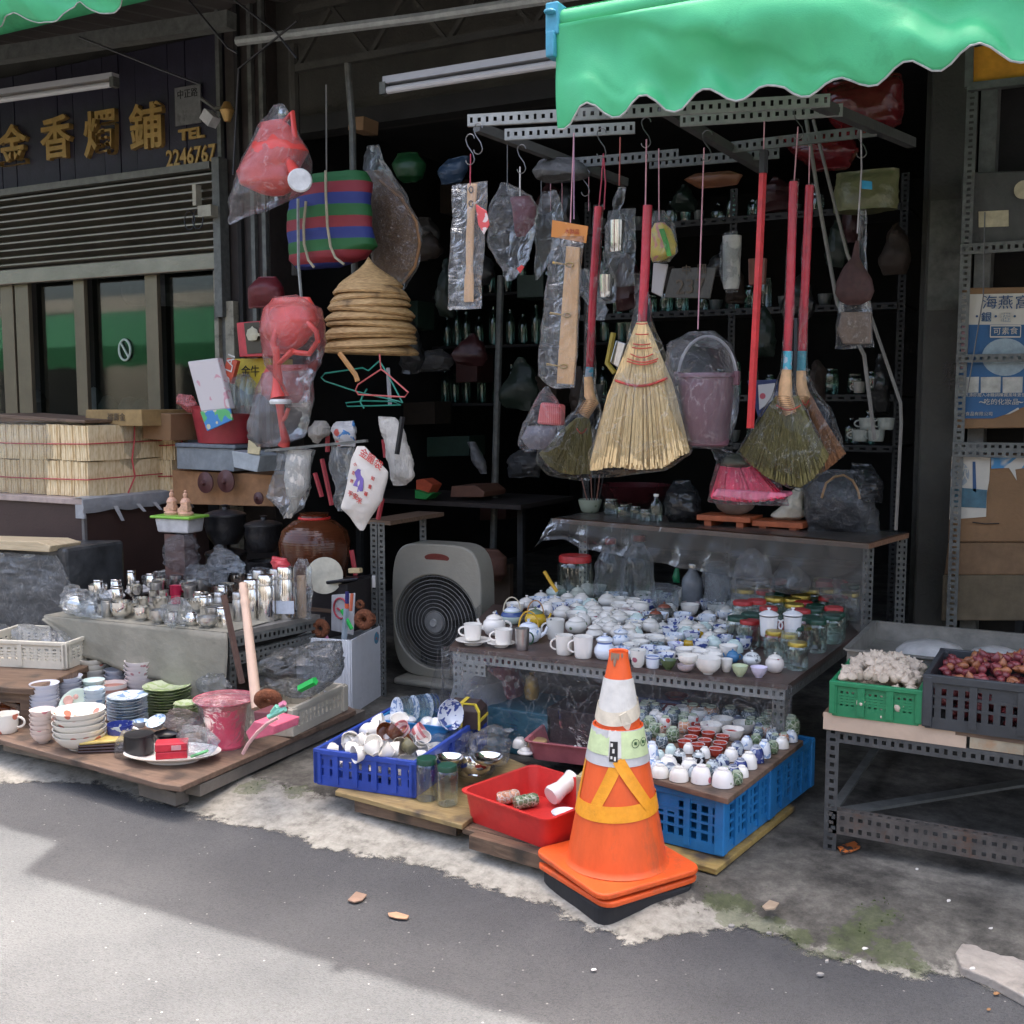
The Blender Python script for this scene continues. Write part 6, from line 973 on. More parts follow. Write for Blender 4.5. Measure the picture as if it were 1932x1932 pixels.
MB().tube([fpt(*kB(*p),4.96)-o_ for p in[(1300,780),(1480,930),(1600,1120),(1628,1300),(1590,1480),(1490,1620)]],.008,6).build('rim',M('bamboo rim',(.30,.15,.06)),t,smooth=True)
pouch('plastic_bag',kr(kB,[(490,1190,1290),(620,1170,1330),(900,1180,1500),(1200,1200,1640),(1500,1240,1620),(1700,1300,1480)]),4.97,.08,mFilm,amp=.012,label='clear bag around the flat brown bamboo basket',cat='plastic bag')
pouch('green_ball',kr(kB,[(560,1450,1600),(650,1410,1660),(760,1460,1640),(800,1500,1600)]),5.4,.15,M('dim green plastic',(.008,.055,.016),.4),amp=.006,label='dim green plastic piece inside the open shop near the ceiling',cat='bag');pouch('blue_bag',kr(kB,[(600,1850,2020),(700,1780,2010),(810,1800,1960)]),5.3,.12,M('dim blue plastic',(.025,.05,.09),.4),amp=.01,label='dim blue plastic bag near the ceiling behind the hooks',cat='bag')
box_uv('carton','dim brown carton high up behind the striped bag','box',kp(kB,[(1050,265),(1170,255),(1165,370),(1040,370)]),5.3,.15,mCard)
pouch('crimson_tub',kr(k5,[(-200,640,760),(-120,580,800),(20,570,820)]),4.6,.14,M('dark crimson plastic',(.10,.006,.01),.5),amp=.004,label='dark crimson plastic tub behind the middle watering can',cat='tub')
def hanger(pts,mat,label,Y):P=[fpt(*k5(*p),Y)for p in pts];o=P[0].copy();return tag(MB().tube([p-o for p in P],.004,6).build('clothes_hanger',mat,loc=o),label,'hanger','wire clothes hangers')
hanger([(1500,350),(1510,460),(1345,570),(1328,610),(1350,640),(1680,658),(1705,625),(1540,480),(1510,460)],M('coral wire',(.55,.12,.11),.4),'coral red plastic coated hanger under the bamboo hats',4.25);hanger([(1380,640),(1365,700),(1390,740)],M('teal wire',(.03,.28,.20),.4),'small teal hook end under the coral hanger',4.3)
hanger([(1500,400),(1420,470),(1380,450),(1110,490),(1085,520),(1110,545),(1340,620),(1640,690),(1665,700),(1560,500),(1500,400)],M('teal wire',(.03,.28,.20)),'teal plastic coated hanger pointing to the left',4.4);hanger([(1410,600),(1360,690),(1260,700),(1270,725),(1650,715),(1600,690),(1360,685)],M('teal wire',(.03,.28,.2)),'lower teal plastic coated hanger',4.45)
mMop=M('white mop yarn',(.58,.55,.49),.9,var=.2,nscale=10,bump=1.0,bscale=40,stretch=(6,6,.6))
for i,(rw,Y,d,lb_,mt)in enumerate([([(1040,860,1020),(1100,840,1005),(1250,830,990),(1360,850,960),(1400,870,930),(1470,850,900),(1520,815,870)],4.0,.08,'white yarn mop head in a clear bag hanging left of the brown jar',mMop),([(800,1490,1610),(880,1510,1660),(1000,1550,1690),(1100,1560,1730),(1220,1590,1740),(1290,1600,1690)],4.2,.09,'long white yarn mop head hanging under the hangers',mMop),([(830,1040,1110),(870,1010,1130),(930,1015,1120),(985,1020,1060)],4.35,.1,'curled white mop roll in plastic',mMop),([(830,1190,1310),(900,1170,1330),(1010,1200,1320)],4.3,.1,'white bag with blue and red print beside the mop roll',cer('blue red print bag',(.52,.52,.52),(('noise',(.05,.20,.45),12,.60),('spot',(.5,.08,.06),12,.2)),.4))]):
 pouch('mop_head' if 'mop' in lb_ else 'printed_bag',kr(k5,rw),Y,d,mt,amp=.008,fs=20,seed=i,label=lb_,cat='mop' if 'mop' in lb_ else 'bag')
pouch('plastic_bag',kr(k5,[(1030,760,1040),(1150,770,1010),(1300,730,1000),(1380,700,960),(1450,780,940),(1530,820,870)]),4.0,.1,clear('mop bag',a=.08,streak=.2,body=(.5,.52,.52)),amp=.012,label='clear bag around the white mop head beside the brown jar',cat='plastic bag')
t=thing('cloth_bag','white cloth bag with red characters and a purple picture hanging by one corner','bag',fpt(*k5(1400,1250),3.95));o_=t.location
pouch('body',kr(k5,[(1015,1335,1390),(1100,1305,1480),(1190,1285,1560),(1380,1250,1515),(1450,1230,1480),(1530,1300,1430),(1610,1360,1385)]),3.95,.07,M('white cloth',(.60,.56,.50),.8,var=.08),t,amp=.006,fs=9)
mRI=M('red ink',(.55,.06,.05),.6);
for(x,y,ch,sz,ro)in[(1385,1065,'金',.045,.5),(1435,1100,'麗',.045,.5),(1490,1145,'袋',.045,.5),(1290,1350,'平',.028,.3),(1325,1370,'安',.03,.3),(1355,1400,'米',.03,.3),(1325,1140,'小',.018,.3),(1312,1200,'吉',.018,.3),(1300,1260,'祥',.018,.3),(1450,1240,'如',.02,.3),(1430,1300,'意',.02,.3),(1400,1350,'福',.02,.3)]:text(ch,sz,mRI,t,fpt(*k5(x,y),3.912)-o_,rot=(PI/2,ro,0),ext=.0015,name='character')
MB().prism([fpt(*k5(*p),3.913)-o_ for p in[(1320,1195),(1345,1170),(1375,1180),(1400,1210),(1385,1240),(1378,1330),(1340,1335),(1345,1300),(1310,1290),(1335,1240)]],(0,.003,0)).build('purple_print',M('purple ink',(.15,.10,.35),.6),t)
pouch('plastic_bag',kr(k5,[(1015,1150,1330),(1150,1130,1320),(1300,1200,1300),(1400,1180,1260),(1470,1200,1260)]),3.98,.05,clear('mop bag',a=.16),amp=.012,label='clear film behind the printed cloth bag',cat='plastic bag')
tag(MB().bar((0,0,0),fpt(*k5(1410,970),3.98)-fpt(*k5(690,1042),3.98),.02,.012).build('hanging_bar',mBar,loc=fpt(*k5(690,1042),3.98)),'grey flat bar carrying the mops and the cloth bag','bar')
cord('black_rod',kp(k5,[(1665,800),(1625,1065)]),4.1,.012,mBlackP,'short black rod hanging before the long mop','rod');cord('brush_pole',kp(k5,[(1560,450),(1575,720)]),4.5,.01,M('grey white pole',(.4,.4,.42),.3),'grey steel pole below the bamboo hats','pole')
cord('wooden_hook',kp(k5,[(1215,345),(1330,500),(1345,545)]),4.15,.012,M('bamboo handle',(.4,.2,.1)),'brown wooden hook left of the hangers','hook')
for i,(a,b2)in enumerate([((1090,1100),(1160,1430)),((1040,1200),(1090,1370)),((1520,1380),(1490,1530)),((1300,1750),(1330,1930)),((1130,900),(1130,1050)),((1530,960),(1545,1090))]):cord('red_pole',kp(k5,[a,b2]),4.4,.012,mRedD,['long red broom pole slanting beside the cloth bag','red pole left of the long slanting one','red pole stub right of the cloth bag','red pole behind the angle iron post','red pole behind the printed bag','red pole beside the black rod'][i],'pole')
pst=thing('shelf_rack','narrow perforated angle iron rack left of the floor fan','rack',(fpt(700,1100,4.45).x,4.45,0))
for dx,dy in((0,0),(.045,0),(0,.45)):angle('post',(pst.location.x+dx,4.45+dy,ZP),(pst.location.x+dx,4.45+dy,fpt(700,985,4.45).z),(1,0,0),(0,1,0),mBar,pst,.04,.04,1)
MB().box((.04,.25,fpt(700,985,4.45).z),(.16,.5,.02)).build('shelf',mOldWood,pst);MB().box((.02,-.004,.62),(.018,.003,.06)).build('tag',mRice,pst)
fp_=at(800,1302,z=ZP);fs_=mpp(fp_);fan=thing('floor_fan','beige box fan with round ribbed grille standing on the floor','fan',(fp_.x+.0,fp_.y+.12,ZP),YAW-.46)
W_,H_=.53,.70;mFan=M('fan beige plastic',(.30,.285,.235),.4,var=.06);out=[]
for k in range(48):
 a=2*PI*k/48;ca,sa=math.cos(a),math.sin(a);e=.38;out.append(V(W_/2*abs(ca)**e*(1 if ca>0 else-1)*(1-.05*max(0,-sa)),0,H_/2+.035+H_/2*abs(sa)**.5*(1 if sa>0 else-1)))
RR=.246;zc=H_/2-.02;inner=[V(RR*math.cos(2*PI*k/48),-.0,zc+RR*math.sin(2*PI*k/48))for k in range(48)]
mb=MB();n=48;vs_=[p+V(0,0,0)for p in out]+[p+V(0,-.012,0)for p in inner]+[p+V(0,.02,0)for p in inner]+[p+V(0,.15,0)for p in out];fs2=[]
for k in range(n):k2=(k+1)%n;fs2+=[(k,k2,n+k2,n+k),(n+k,n+k2,2*n+k2,2*n+k),(k,3*n+k,3*n+k2,k2)]
fs2.append(tuple(3*n+k for k in range(n))[::-1]);mb.add(vs_,fs2);mb.build('housing',mFan,fan,smooth=True,bevel=.008)
gr=MB()
for q in range(1,13):
 R_=RR*q/12.3;gr.tube([V(R_*math.cos(2*PI*k/40),-.012+.012*(q/12)**2,zc+R_*math.sin(2*PI*k/40))for k in range(41)],.0016,4,cap=False)
gr.build('grille_ring',M('grey grille wire',(.42,.42,.40),.4,.3),fan)
gs=MB()
for k in range(170):a=2*PI*k/170;a2=a+.35;gs.tube([V(.055*math.cos(a),-.010,zc+.055*math.sin(a)),V(RR*.6*math.cos(a+.18),-.008,zc+RR*.6*math.sin(a+.18)),V(RR*math.cos(a2),.0,zc+RR*math.sin(a2))],.0008,3,cap=False)
stuff(gs.build('grille_spoke',M('dark grille wire',(.09,.09,.085),.5),fan));
for k in range(5):a=2*PI*k/5;MB().add([V(.04*math.cos(a),.05,zc+.04*math.sin(a)),V(.19*math.cos(a+.2),.03,zc+.19*math.sin(a+.2)),V(.19*math.cos(a+.9),.07,zc+.19*math.sin(a+.9)),V(.04*math.cos(a+.9),.06,zc+.04*math.sin(a+.9))],[(0,1,2,3)]).build('blade',M('dark fan blade',(.04,.04,.04)),fan,solid=.003)
MB().lathe([(0,0),(RR*.99,0),(RR*.99,.004),(0,.004)],40).build('shade_disc',M('dark fan inside',(.022,.022,.02),.8),fan,loc=(0,.10,zc),rot=(PI/2,0,0));MB().lathe([(0,0),(.056,0),(.052,.012),(0,.014)],26).build('hub',M('grey fan hub',(.22,.22,.21),.4),fan,loc=(0,-.012,zc),rot=(PI/2,0,0));MB().lathe([(0,.014),(.022,.014),(.018,.022),(0,.02)],18).build('hub_cap',M('pale hub cap',(.38,.38,.36)),[c for c in fan.children if c.name.startswith('hub')][0])  # added black disc stands in for the shade inside the fan
MB().lathe([(0,0),(.078,0),(.072,.004),(0,.004)],26,sy=.30).build('handle_recess',M('dark red recess',(.16,.03,.02)),fan,loc=(.01,-.002,H_-.035),rot=(PI/2,0,0));MB().box((.0,.06,.018),(.42,.30,.036)).build('foot',mFan,fan,bevel=.015)
a1=at(624,1300,z=ZP+.08);a2=at(664,1338,z=LZ-.06);a3=at(725,1308,z=ZP);e1=V(a3.x-a2.x,a3.y-a2.y,0);Lw=e1.length;e1.normalize();e2=V(-e1.y,e1.x,0);mW=M('white corrugated plastic',(.76,.77,.78),.45,var=.06)
hb=1.5-.0;zt_=fpt(664,1208,a2.y).z;H2=zt_-ZP;bx=thing('corrugated_box','tall white corrugated plastic box holding brushes','box',(a2.x,a2.y,ZP),math.atan2(e1.y,e1.x))
MB().box((Lw/2,.0,H2/2),(Lw,.006,H2)).build('front_wall',mW,bx);MB().box((Lw/2,.28,H2/2),(Lw,.006,H2)).build('rear_wall',mW,bx)
rb_=MB();rb_.box((0,.14,H2/2),(.006,.27,H2));[rb_.box((-.005,.02+.015*k,H2/2),(.006,.007,H2-.004))for k in range(18)];rb_.build('ribbed_wall',mW,bx);MB().box((Lw,.14,H2/2),(.006,.27,H2)).build('side_wall',mW,bx)
MB().lathe([(0,0),(.03,0),(0,.002)],20).build('round_sticker',cer('blue red sticker',(.10,.30,.42),(('spot',(.5,.15,.12),40,.3),),.4),bx,loc=(Lw*.75,-.004,H2*.86),rot=(PI/2,0,0))
bw=a2.y+.08
mCoir=M('coir brown',(.18,.06,.025),.9,var=.4,nscale=60,bump=1,bscale=120)
for i,(x,y,r_)in enumerate([(1232,845,78),(1590,770,85),(1625,770,62),(1555,650,40)]):
 c=fpt(*k6(x,y),a2.y+.0+.03*i);s=mpp(c)*.2315*r_;tag(MB().tube([V(s*.62*math.cos(k*PI/10),0,s*.62*math.sin(k*PI/10))for k in range(21)],s*.42,9).build('coir_scourer',mCoir,loc=c,rot=(0,0,YAW-.2),smooth=True),['left round coir scourer at the corner of the white box','large coir scourer in the right of the white box','front right coir scourer on the rim of the white box','small coir scourer behind the large one'][i],'scourer','round coir scourers')
for i,(pts,r_,mt,lb_)in enumerate([([(1450,545),(1450,640)],.010,M('navy handle',(.03,.03,.15)),'navy brush handle in the white box'),([(1448,640),(1448,680)],.011,M('orange red band',(.6,.12,.05)),'orange band on the navy brush'),([(1445,680),(1425,950)],.014,M('grey blue bristle',(.30,.36,.40)),'grey blue tube under the navy handle'),([(1405,690),(1490,850)],.010,M('bright green plastic',(.02,.45,.08)),'bright green brush stem'),([(1490,560),(1480,700)],.008,M('coral tip',(.6,.15,.08)),'coral tipped stick in the white box'),([(1275,900),(1290,945)],.011,M('pink plastic',(.62,.22,.34)),'small pink clip on the white box rim')]):cord('brush',kp(k6,pts),a2.y+.02,r_,mt,lb_,'brush')
box_uv('package_card','white card with a red ring and black drawing standing in the white box','card',kp(k6,[(1322,572),(1515,555),(1500,900),(1318,860)]),a2.y+.14,.004,M('white card',(.5,.5,.5)));c=fpt(*k6(1395,680),a2.y+.135);tag(MB().tube([V(.04*math.cos(k*PI/10),0,.05*math.sin(k*PI/10))for k in range(21)],.005,5).bar((-.02,0,.0),(.02,0,-.02),.012,.004).build('red_ring_print',M('red ring print',(.45,.05,.07)),loc=c),'red ring print on the white card','print')
g1=at(672,1385,z=LZ);g1=at(562,1392,z=LZ);g2=at(655,1345,z=LZ);ee=V(g2.x-g1.x,g2.y-g1.y,0);LL=ee.length;ee.normalize();e2=V(-ee.y,ee.x,0);an=math.atan2(ee.y,ee.x);cc=g1+ee*LL/2+e2*.17
crate('laundry_basket','low aged beige plastic basket on the bowl deck',(cc.x,cc.y,LZ+.002),(LL+.02,.30,.125),an,mBeige,None,13,8,(1,1),rim=.022,holes=.5,corner=.04,cat='basket',post=1)
pouch('plastic_sheet',kr(k6,[(950,1210,1400),(1040,960,1390),(1130,760,1370),(1230,730,1340),(1330,760,1200),(1390,880,1060)]),cc.y-.02,.24,clear('grey sheet film',a=.4,streak=.25,scale=9,rough=.14,bump=1,body=(.05,.05,.045)),amp=.02,fs=9,label='dark shiny plastic sheet heaped in the beige basket',cat='plastic sheet',nc=30,nr=24)
cord('brush',kp(k6,[(1065,1335),(1190,1270)]),cc.y-.20,.017,M('bright green plastic',(.02,.45,.08)),'bright green brush on the plastic sheet','brush')
for nm,pts,r_,mt,lb_ in[('brown_stick',[(445,570),(595,1290)],.014,M('dark brown stick',(.10,.055,.04),.6),'dark brown wooden stick leaning on the khaki table'),]:cord(nm,kp(k6,pts),3.45,r_,mt,lb_,'stick')
P0=fpt(*k6(715,1495),3.28);P1=fpt(*k6(600,475),3.45);dd=P1-P0;tt=[];rr=[]
for k in range(33):f=k/32;tt.append(dd*f);rr.append(.022-.006*f+(.0035 if f>.82 and k%3==0 else 0))
tag(MB().tube(tt,rr,12).build('wooden_bat',M('pinkish bare wood',(.62,.44,.33),.55,var=.06),loc=P0,smooth=True),'pale pinkish turned wooden bat leaning on the khaki table','bat')
c=fpt(*k6(805,1425),3.22);tag(MB().tube([V(.035*math.cos(k*PI/10),0,.03*math.sin(k*PI/10))for k in range(21)],.021,9).build('coir_scourer',mCoir,loc=c,rot=(.5,0,YAW),smooth=True),'single coir scourer at the foot of the pale bat','scourer')
kq=at(427,1418,z=LZ);s=mpp(kq);R=46*s;kq=kq+CAMDIR(kq)*R*.8;pb=thing('pink_bucket','bright pink flared bucket covered with clear film on the bowl deck','bucket',kq);mPink=M('bright pink plastic',(.80,.06,.13),.35,var=.06,bump=.03)
inst('body',MB().lathe([(0,0),(R*.75,0),(R*.8,R*.1),(R*.72,R*.3),(R*.80,R*.9),(R*.9,R*1.7),(R*1.25,R*2.0),(R*1.3,R*2.05)],30).mesh('body',mPink,True),pb);MB().lathe([(0,R*2.16),(R*.15,R*2.15),(R*.7,R*2.12),(R*1.28,R*2.05),(R*1.3,R*2.02),(R*1.12,R*1.9)],30,wob=.01).build('film_cover',clear('pink cover film',a=.25,streak=.6,scale=14,body=(.9,.45,.5)),pb,smooth=True);MB().lathe([(R*1.35,R*2.0),(R*1.05,R*1.7),(R*1.0,R*.8),(R*1.0,0)],24,wob=.04).build('film',mFilm,pb,smooth=True)
box_uv('pink_box','flat pinkish tub beside the pink bucket','tub',kp(k6,[(690,1600),(860,1640),(850,1710),(650,1760),(620,1690)]),2.98,.14,M('faded pink plastic',(.62,.13,.20),.4));cord('dustpan_edge',kp(k6,[(600,1865),(640,1790),(720,1690),(800,1620),(890,1570)]),2.93,.007,M('pale pink edge',(.62,.36,.34),.4),'curved pale pink rod resting at the corner of the bowl deck','rod')
box_uv('maroon_pot','maroon square pot behind the curved pink rod','pot',kp(k6,[(685,1520),(830,1530),(820,1620),(700,1650)]),3.1,.1,M('maroon plastic',(.16,.05,.06),.45))
for i,(a,b2,mt)in enumerate([((840,1530),(880,1480),'m'),((810,1565),(945,1500),'m'),((850,1540),(900,1500),'m'),((905,1470),(940,1450),'p')]):cord('clothes_peg',kp(k6,[a,b2]),2.95,.010,M('mint plastic',(.20,.55,.42),.4)if mt=='m' else M('pink plastic',(.6,.2,.3)),['upper mint clothes peg','long mint clothes peg','middle mint clothes peg','pink clothes peg'][i]+' by the beige basket','peg')
DZ=LZ+.001
cPk=cer('cream pink bowl',(0.775,0.663,0.6),(('spot',(.62,.25,.28),18,.2),));cRoseW=cer('ivory with orange flowers',(0.775,0.75,0.675),(('spot',(.58,.18,.12),14,.2),));cPeri=cer('periwinkle white',(0.65,0.675,0.75));cPinkD=cer('white with pink dots',(0.75,0.7,0.7),(('spot',(.52,.28,.30),26,.2),))
cLeaf=cer('green leaf print plate',(.36,.46,.20),(('noise',(.50,.56,.36),26,.5),));cBlueL=cer('pale blue leaf print',(0.625,0.712,0.75),(('noise',(.22,.34,.52),20,.60),));cCel=cer('celadon green plate',(0.6,0.725,0.613));cChk=cer('pink checked bowl',(0.725,0.65,0.6),(('lines',(.50,.26,.20),10,.6),));cBlueMug=cer('deep blue mug',(.03,.05,.26),(('noise',(.42,.5,.56),22,.62),))
def pile_(kind,x,y,w_,h,n,dz,mat,what,z0=DZ,base=.55,group=None,hm=1):
 for k in range(n):
  pos='lowest' if k==0 else 'topmost' if k==n-1 else['','second','third','fourth','fifth','sixth','seventh','eighth','ninth'][k]
  u,v_=kL(x,y);q=place(u,v_,z0);s=mpp(q);R=w_*.2315*s/2;q=q+CAMDIR(q)*R*base;q.z=z0+dz*k
  tag(inst(NAMES[kind],prof(kind,R*(1+.004*math.sin(k*2.7)),h*.2315*s,mat,26),None,(q.x+.0025*math.sin(k*1.9),q.y+.002*math.cos(k*2.3),q.z),(0,0,k*.8)),'%s of the %s'%(pos,what),CATS[kind],group or what)
pile_('bowl',352,1235,198,85,6,.019,cPk,'stack of cream bowls with pink flowers',group='cream bowls with pink flowers',)
pile_('bowl',415,1215,312,85,2,.001,cPk,'x')if False else None
pile_('bowl',655,1300,425,130,5,.024,cRoseW,'broad stack of ivory bowls with orange flowers')
pile_('bowl',765,870,255,80,7,.024,cRoseW,'rear stack of ivory bowls with a red blossom')
pile_('bowl',950,880,180,70,5,.026,cPeri,'narrow rear stack of periwinkle bowls');pile_('bowl',1150,930,250,85,9,.020,cPinkD,'tall rear stack of white bowls with pink dots')
pile_('bowl',1165,930,240,85,1,.02,cPinkD,'x',z0=DZ)if False else None
pile_('bowl',370,1080,235,90,9,.016,cPeri,'leftmost stack of pale lilac bowls');pile_('bowl',560,970,235,80,6,.022,cPeri,'stack of pale bowls behind the standing celadon plate');pile_('bowl',780,1070,170,80,7,.018,cBlueL,'stack of blue flowered bowls right of the celadon plate')
pile_('bowl',770,950,180,70,6,.018,cMint,'stack of mint bowls behind the checked bowl');pile_('rbowl',920,960,240,130,2,.045,cChk,'pair of pink checked bowls')
pile_('plate',1043,1075,325,32,9,.0125,cBlueL,'stack of pale plates with blue leaves');pile_('plate',1370,1020,385,36,10,.0125,cLeaf,'stack of large green leaf print plates');pile_('plate',1520,1080,200,40,6,.014,cLeaf,'short stack of small lime green plates')
q=place(*kL(620,1070),DZ);R=155*.2315*mpp(q);tag(inst('plate',prof('plate',R,.022,cCel,32),None,q+V(0,.02,R*.8),(1.15,0,YAW+.08)),'round celadon green plate standing upright with a pink flower','plate');c=q+V(-.028,-.012,R*1.25);tag(MB().lathe([(0,0),(.022,.0),(.02,.002),(0,.002)],9,wob=.3).lathe([(0,0),(.012,0),(0,.002)],7,(.03,.015,0),wob=.3).build('printed_flower',M('faded rose print',(.55,.32,.26)),loc=c,rot=(1.15,0,YAW+.08)),'faded rose print on the standing celadon plate','print')
C(kL,'mug',985,1262,215,175,cBlueMug,'blue mug with white figures in front of the plate stack',DZ,side=1,base=.8,mat2=cIn)
C(kL,'mug',60,1155,195,155,cRoseW,'large cup with red flower at the left edge of the deck',DZ,side=1,base=.8,mat2=cRoseW)
for i,(x,y,w_)in enumerate([(150,1010,130),(60,1000,150),(140,960,90)]):C(kL,'lidpot',x,y,w_,90,M('amber glaze',(.22,.06,.02),.12),['right','left','rear'][i]+' amber brown glazed pot at the left edge of the deck',DZ,base=.7,mat2=M('amber glaze',(.2,.05,.02)))
C(kL,'bowl',1145,1110,130,60,cBlueL,'small bowl with blue dots right of the blue mug',DZ+.02,base=.5);C(kL,'plate',1290,1100,170,60,cBlueL,'tilted blue flowered dish behind the black bowls',DZ+.05,tilt=(.4,-.2,YAW),base=.4)
for k in range(4):
 q=place(*kL(745,1290),DZ);s_h=1-.03*k;tag(MB().prism([V(-.10,-.07,0),V(.12,-.08,0),V(.11,.07,0),V(-.09,.07,0)],(0,0,.012)).build('square_plate',cYelP if False else(M('yellow plate',(.55,.42,.13),.2)if k==3 else M('dark brown dish',(.05,.025,.02),.15)),loc=(q.x+.02,q.y+.06,DZ+.0125*k),rot=(0,0,YAW+.15+.05*k),bevel=.006),['lowest dark square dish','second dark square dish','third dark square dish','yellow square plate on top of dark dishes'][k]+' beside the blue mug','dish')
q=place(*kL(1410,1420),DZ+.0);s=mpp(q);R=400*.2315*s;q=q+CAMDIR(q)*R*.45;pt=tag(inst('platter',prof('plate',R,.035,mWhiteC,40),None,q,(0,0,YAW)),'large white oval platter holding black bowls and a red box','platter');pt.scale=(1,.62,1)
pz=DZ+.022
C(kL,'canister',1135,1330,240,160,mBlackP,'round lidded black food bowl wrapped in film on the white platter',pz,base=.8,name='lidded_bowl');C(kL,'rbowl',1365,1215,220,60,mBlackP,'black bowl behind the red box',pz,base=.5)
pouch('plastic_bag',kr(kL,[(1140,1010,1240),(1220,990,1260),(1320,985,1260),(1370,1040,1250)]),place(*kL(1135,1330),pz).y+.06,.16,mFilm,amp=.006,label='film around the round black food bowl',cat='plastic wrap')
bx_=place(*kL(1400,1385),pz);o=MB().box((0,.03,.028),(.115,.07,.028)).box((0,.03,.0585),(.118,.072,.03)).build('red_case',M('glossy red case',(.55,.03,.05),.25),loc=bx_,rot=(0,0,YAW+.22),bevel=.003);tag(o,'glossy red case on the white platter','case');inst('window',MB().box((.018,-.008,.058),(.035,.002,.018)).mesh('window',M('clear pink window',(.6,.3,.32))),o)
pouch('plastic_bag',kr(kL,[(1110,1480,1700),(1180,1470,1740),(1280,1500,1730),(1330,1550,1700)]),bx_.y+.10,.14,bagm,amp=.016,label='crumpled clear bag on the right part of the white platter',cat='plastic bag')
pouch('plastic_bag',kr(kL,[(985,1370,1600),(1040,1380,1610),(1120,1400,1590)]),bx_.y+.22,.14,clear('brown tinged bag',a=.4,streak=.5,scale=12,bump=1,body=(.08,.05,.045)),amp=.014,label='shiny dark brown bundle in plastic before the green plates',cat='bundle')
cord('green_toothpick',kp(kL,[(1560,1335),(1690,1290)]),bx_.y+.04,.006,M('pale green plastic',(.2,.6,.25)),'small pale green stick on the white platter','stick')
ZB=2.47
def rail(label,A_,B_,w_=.040):
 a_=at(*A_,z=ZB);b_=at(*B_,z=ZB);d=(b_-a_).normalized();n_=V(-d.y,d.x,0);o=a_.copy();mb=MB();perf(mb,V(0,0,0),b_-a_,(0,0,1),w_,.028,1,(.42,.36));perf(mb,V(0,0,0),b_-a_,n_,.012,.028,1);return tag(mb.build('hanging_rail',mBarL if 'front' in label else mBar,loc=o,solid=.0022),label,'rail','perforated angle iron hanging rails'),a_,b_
rail('frontmost long perforated rail behind the awning edge',(882,238),(1566,200));rail('short perforated rail left in the second row in front of the shop',(952,264),(1198,251));rail('perforated rail right in the second row front',(1283,238),(1590,218));rail('rear right perforated rail with the loofah brush',(1375,288),(1654,256));rail('rear left dim perforated rail',(1060,318),(1280,300));rail('brownish rear rail right of the dim one',(1225,318),(1470,298))
for a,b2,lb_ in[((900,240),(1180,345),'left slanting roof brace between the hanging rails'),((1540,195),(1720,270),'thick slanting steel brace before the red bags'),((1250,205),(1440,320),'middle slanting brace between the hanging rails'),((1180,180),(1060,230),'short slanting brace behind the awning corner')]:
 p_=at(*a,z=ZB+.03);q_=at(*b2,z=ZB);q_.y=max(q_.y,p_.y+.5);tag(MB().bar((0,0,0),fpt(b2[0],b2[1],4.6)-fpt(a[0],a[1],3.8),.035,.035).build('roof_brace',M('dark steel brace',(.06,.06,.056),.6),loc=fpt(a[0],a[1],3.8)),lb_,'brace')  # even dark grey steel
for x in(1555,1640,1695):pass
for i,(rw,Y)in enumerate([([(150,1560,1700),(180,1545,1705),(235,1575,1700),(255,1600,1660)],4.9),([(255,1480,1600),(290,1500,1620),(320,1540,1600)],5.0)]):pouch('plastic_bag',rw,Y,.2,M('shiny dark red plastic',(.10,.008,.01),.2,bump=.6,bscale=18),amp=.012,fs=10,label=['shiny dark red plastic bag under the awning near the pillar','smaller dark red bag below the slanting brace'][i],cat='plastic bag')
pouch('orange_bag',[(325,1310,1380),(335,1290,1400),(352,1320,1390)],4.8,.1,M('dim orange',(.13,.05,.02)),amp=.006,label='dim orange bundle above the bucket string',cat='bundle')
pouch('dusty_bag',[(300,1020,1080),(320,1005,1105),(335,1015,1110),(343,1050,1100)],4.2,.15,M('dusty grey bag',(.08,.08,.078),.5,bump=.5),amp=.012,label='dusty grey bag lying on the rear rail',cat='bag')
def hook(u,v_,Y,label,sz=.03):
 c=fpt(u,v_,Y);pts=[V(sz*.5*math.cos(a),0,sz+sz*.5*math.sin(a))for a in[PI*1.0-PI*k/6*1 for k in range(7)]][::-1]+[V(-sz*.3,0,sz*.4),V(sz*.3,0,-sz*.4)]+[V(sz*.5*math.cos(a)*-1+0,0,-sz+sz*.5*math.sin(a))for a in[PI+PI*k/6 for k in range(7)]]
 tag(MB().tube(pts,.0022,5).build('s_hook',mWire,loc=c,smooth=True),label,'hook','wire hooks on the hanging rails')
for u,v_,Y,lb_ in[(902,262,3.45,'upper hook at the left end of the front rail'),(887,282,3.45,'lower hook above the wooden paddle'),(984,300,3.75,'hook above the maroon bagged brush'),(1135,270,3.78,'hook above the left broom handle'),(1219,250,3.8,'hook above the big straw broom'),(1334,275,3.78,'hook above the bucket string'),(1507,232,3.86,'hook above the twin brooms'),(1626,270,4.2,'hook above the loofah brush'),(1105,345,4.2,'hook behind the wooden ruler')]:hook(u,v_,Y,lb_,.035)
YP=3.45;cord('string',[(888,290),(887,350)],YP,.0022,mStringR,'red string holding the wooden paddle')
t=thing('wooden_paddle','light wooden paddle in a clear crinkled sleeve, leftmost under the rails','paddle',fpt(886,450,YP));o_=t.location
MB().prism([fpt(*kH(*p),YP)-o_ for p in[(312,705),(378,705),(372,800),(362,900),(355,1000),(352,1150),(345,1300),(352,1390),(352,1550),(286,1550),(290,1400),(302,1300),(300,1100),(310,950),(308,850)]],(0,.012,0)).build('paddle',wood('pale beech',(.66,.37,.17),(.80,.50,.27),5,(8,8,.8),.5),t,bevel=.004)
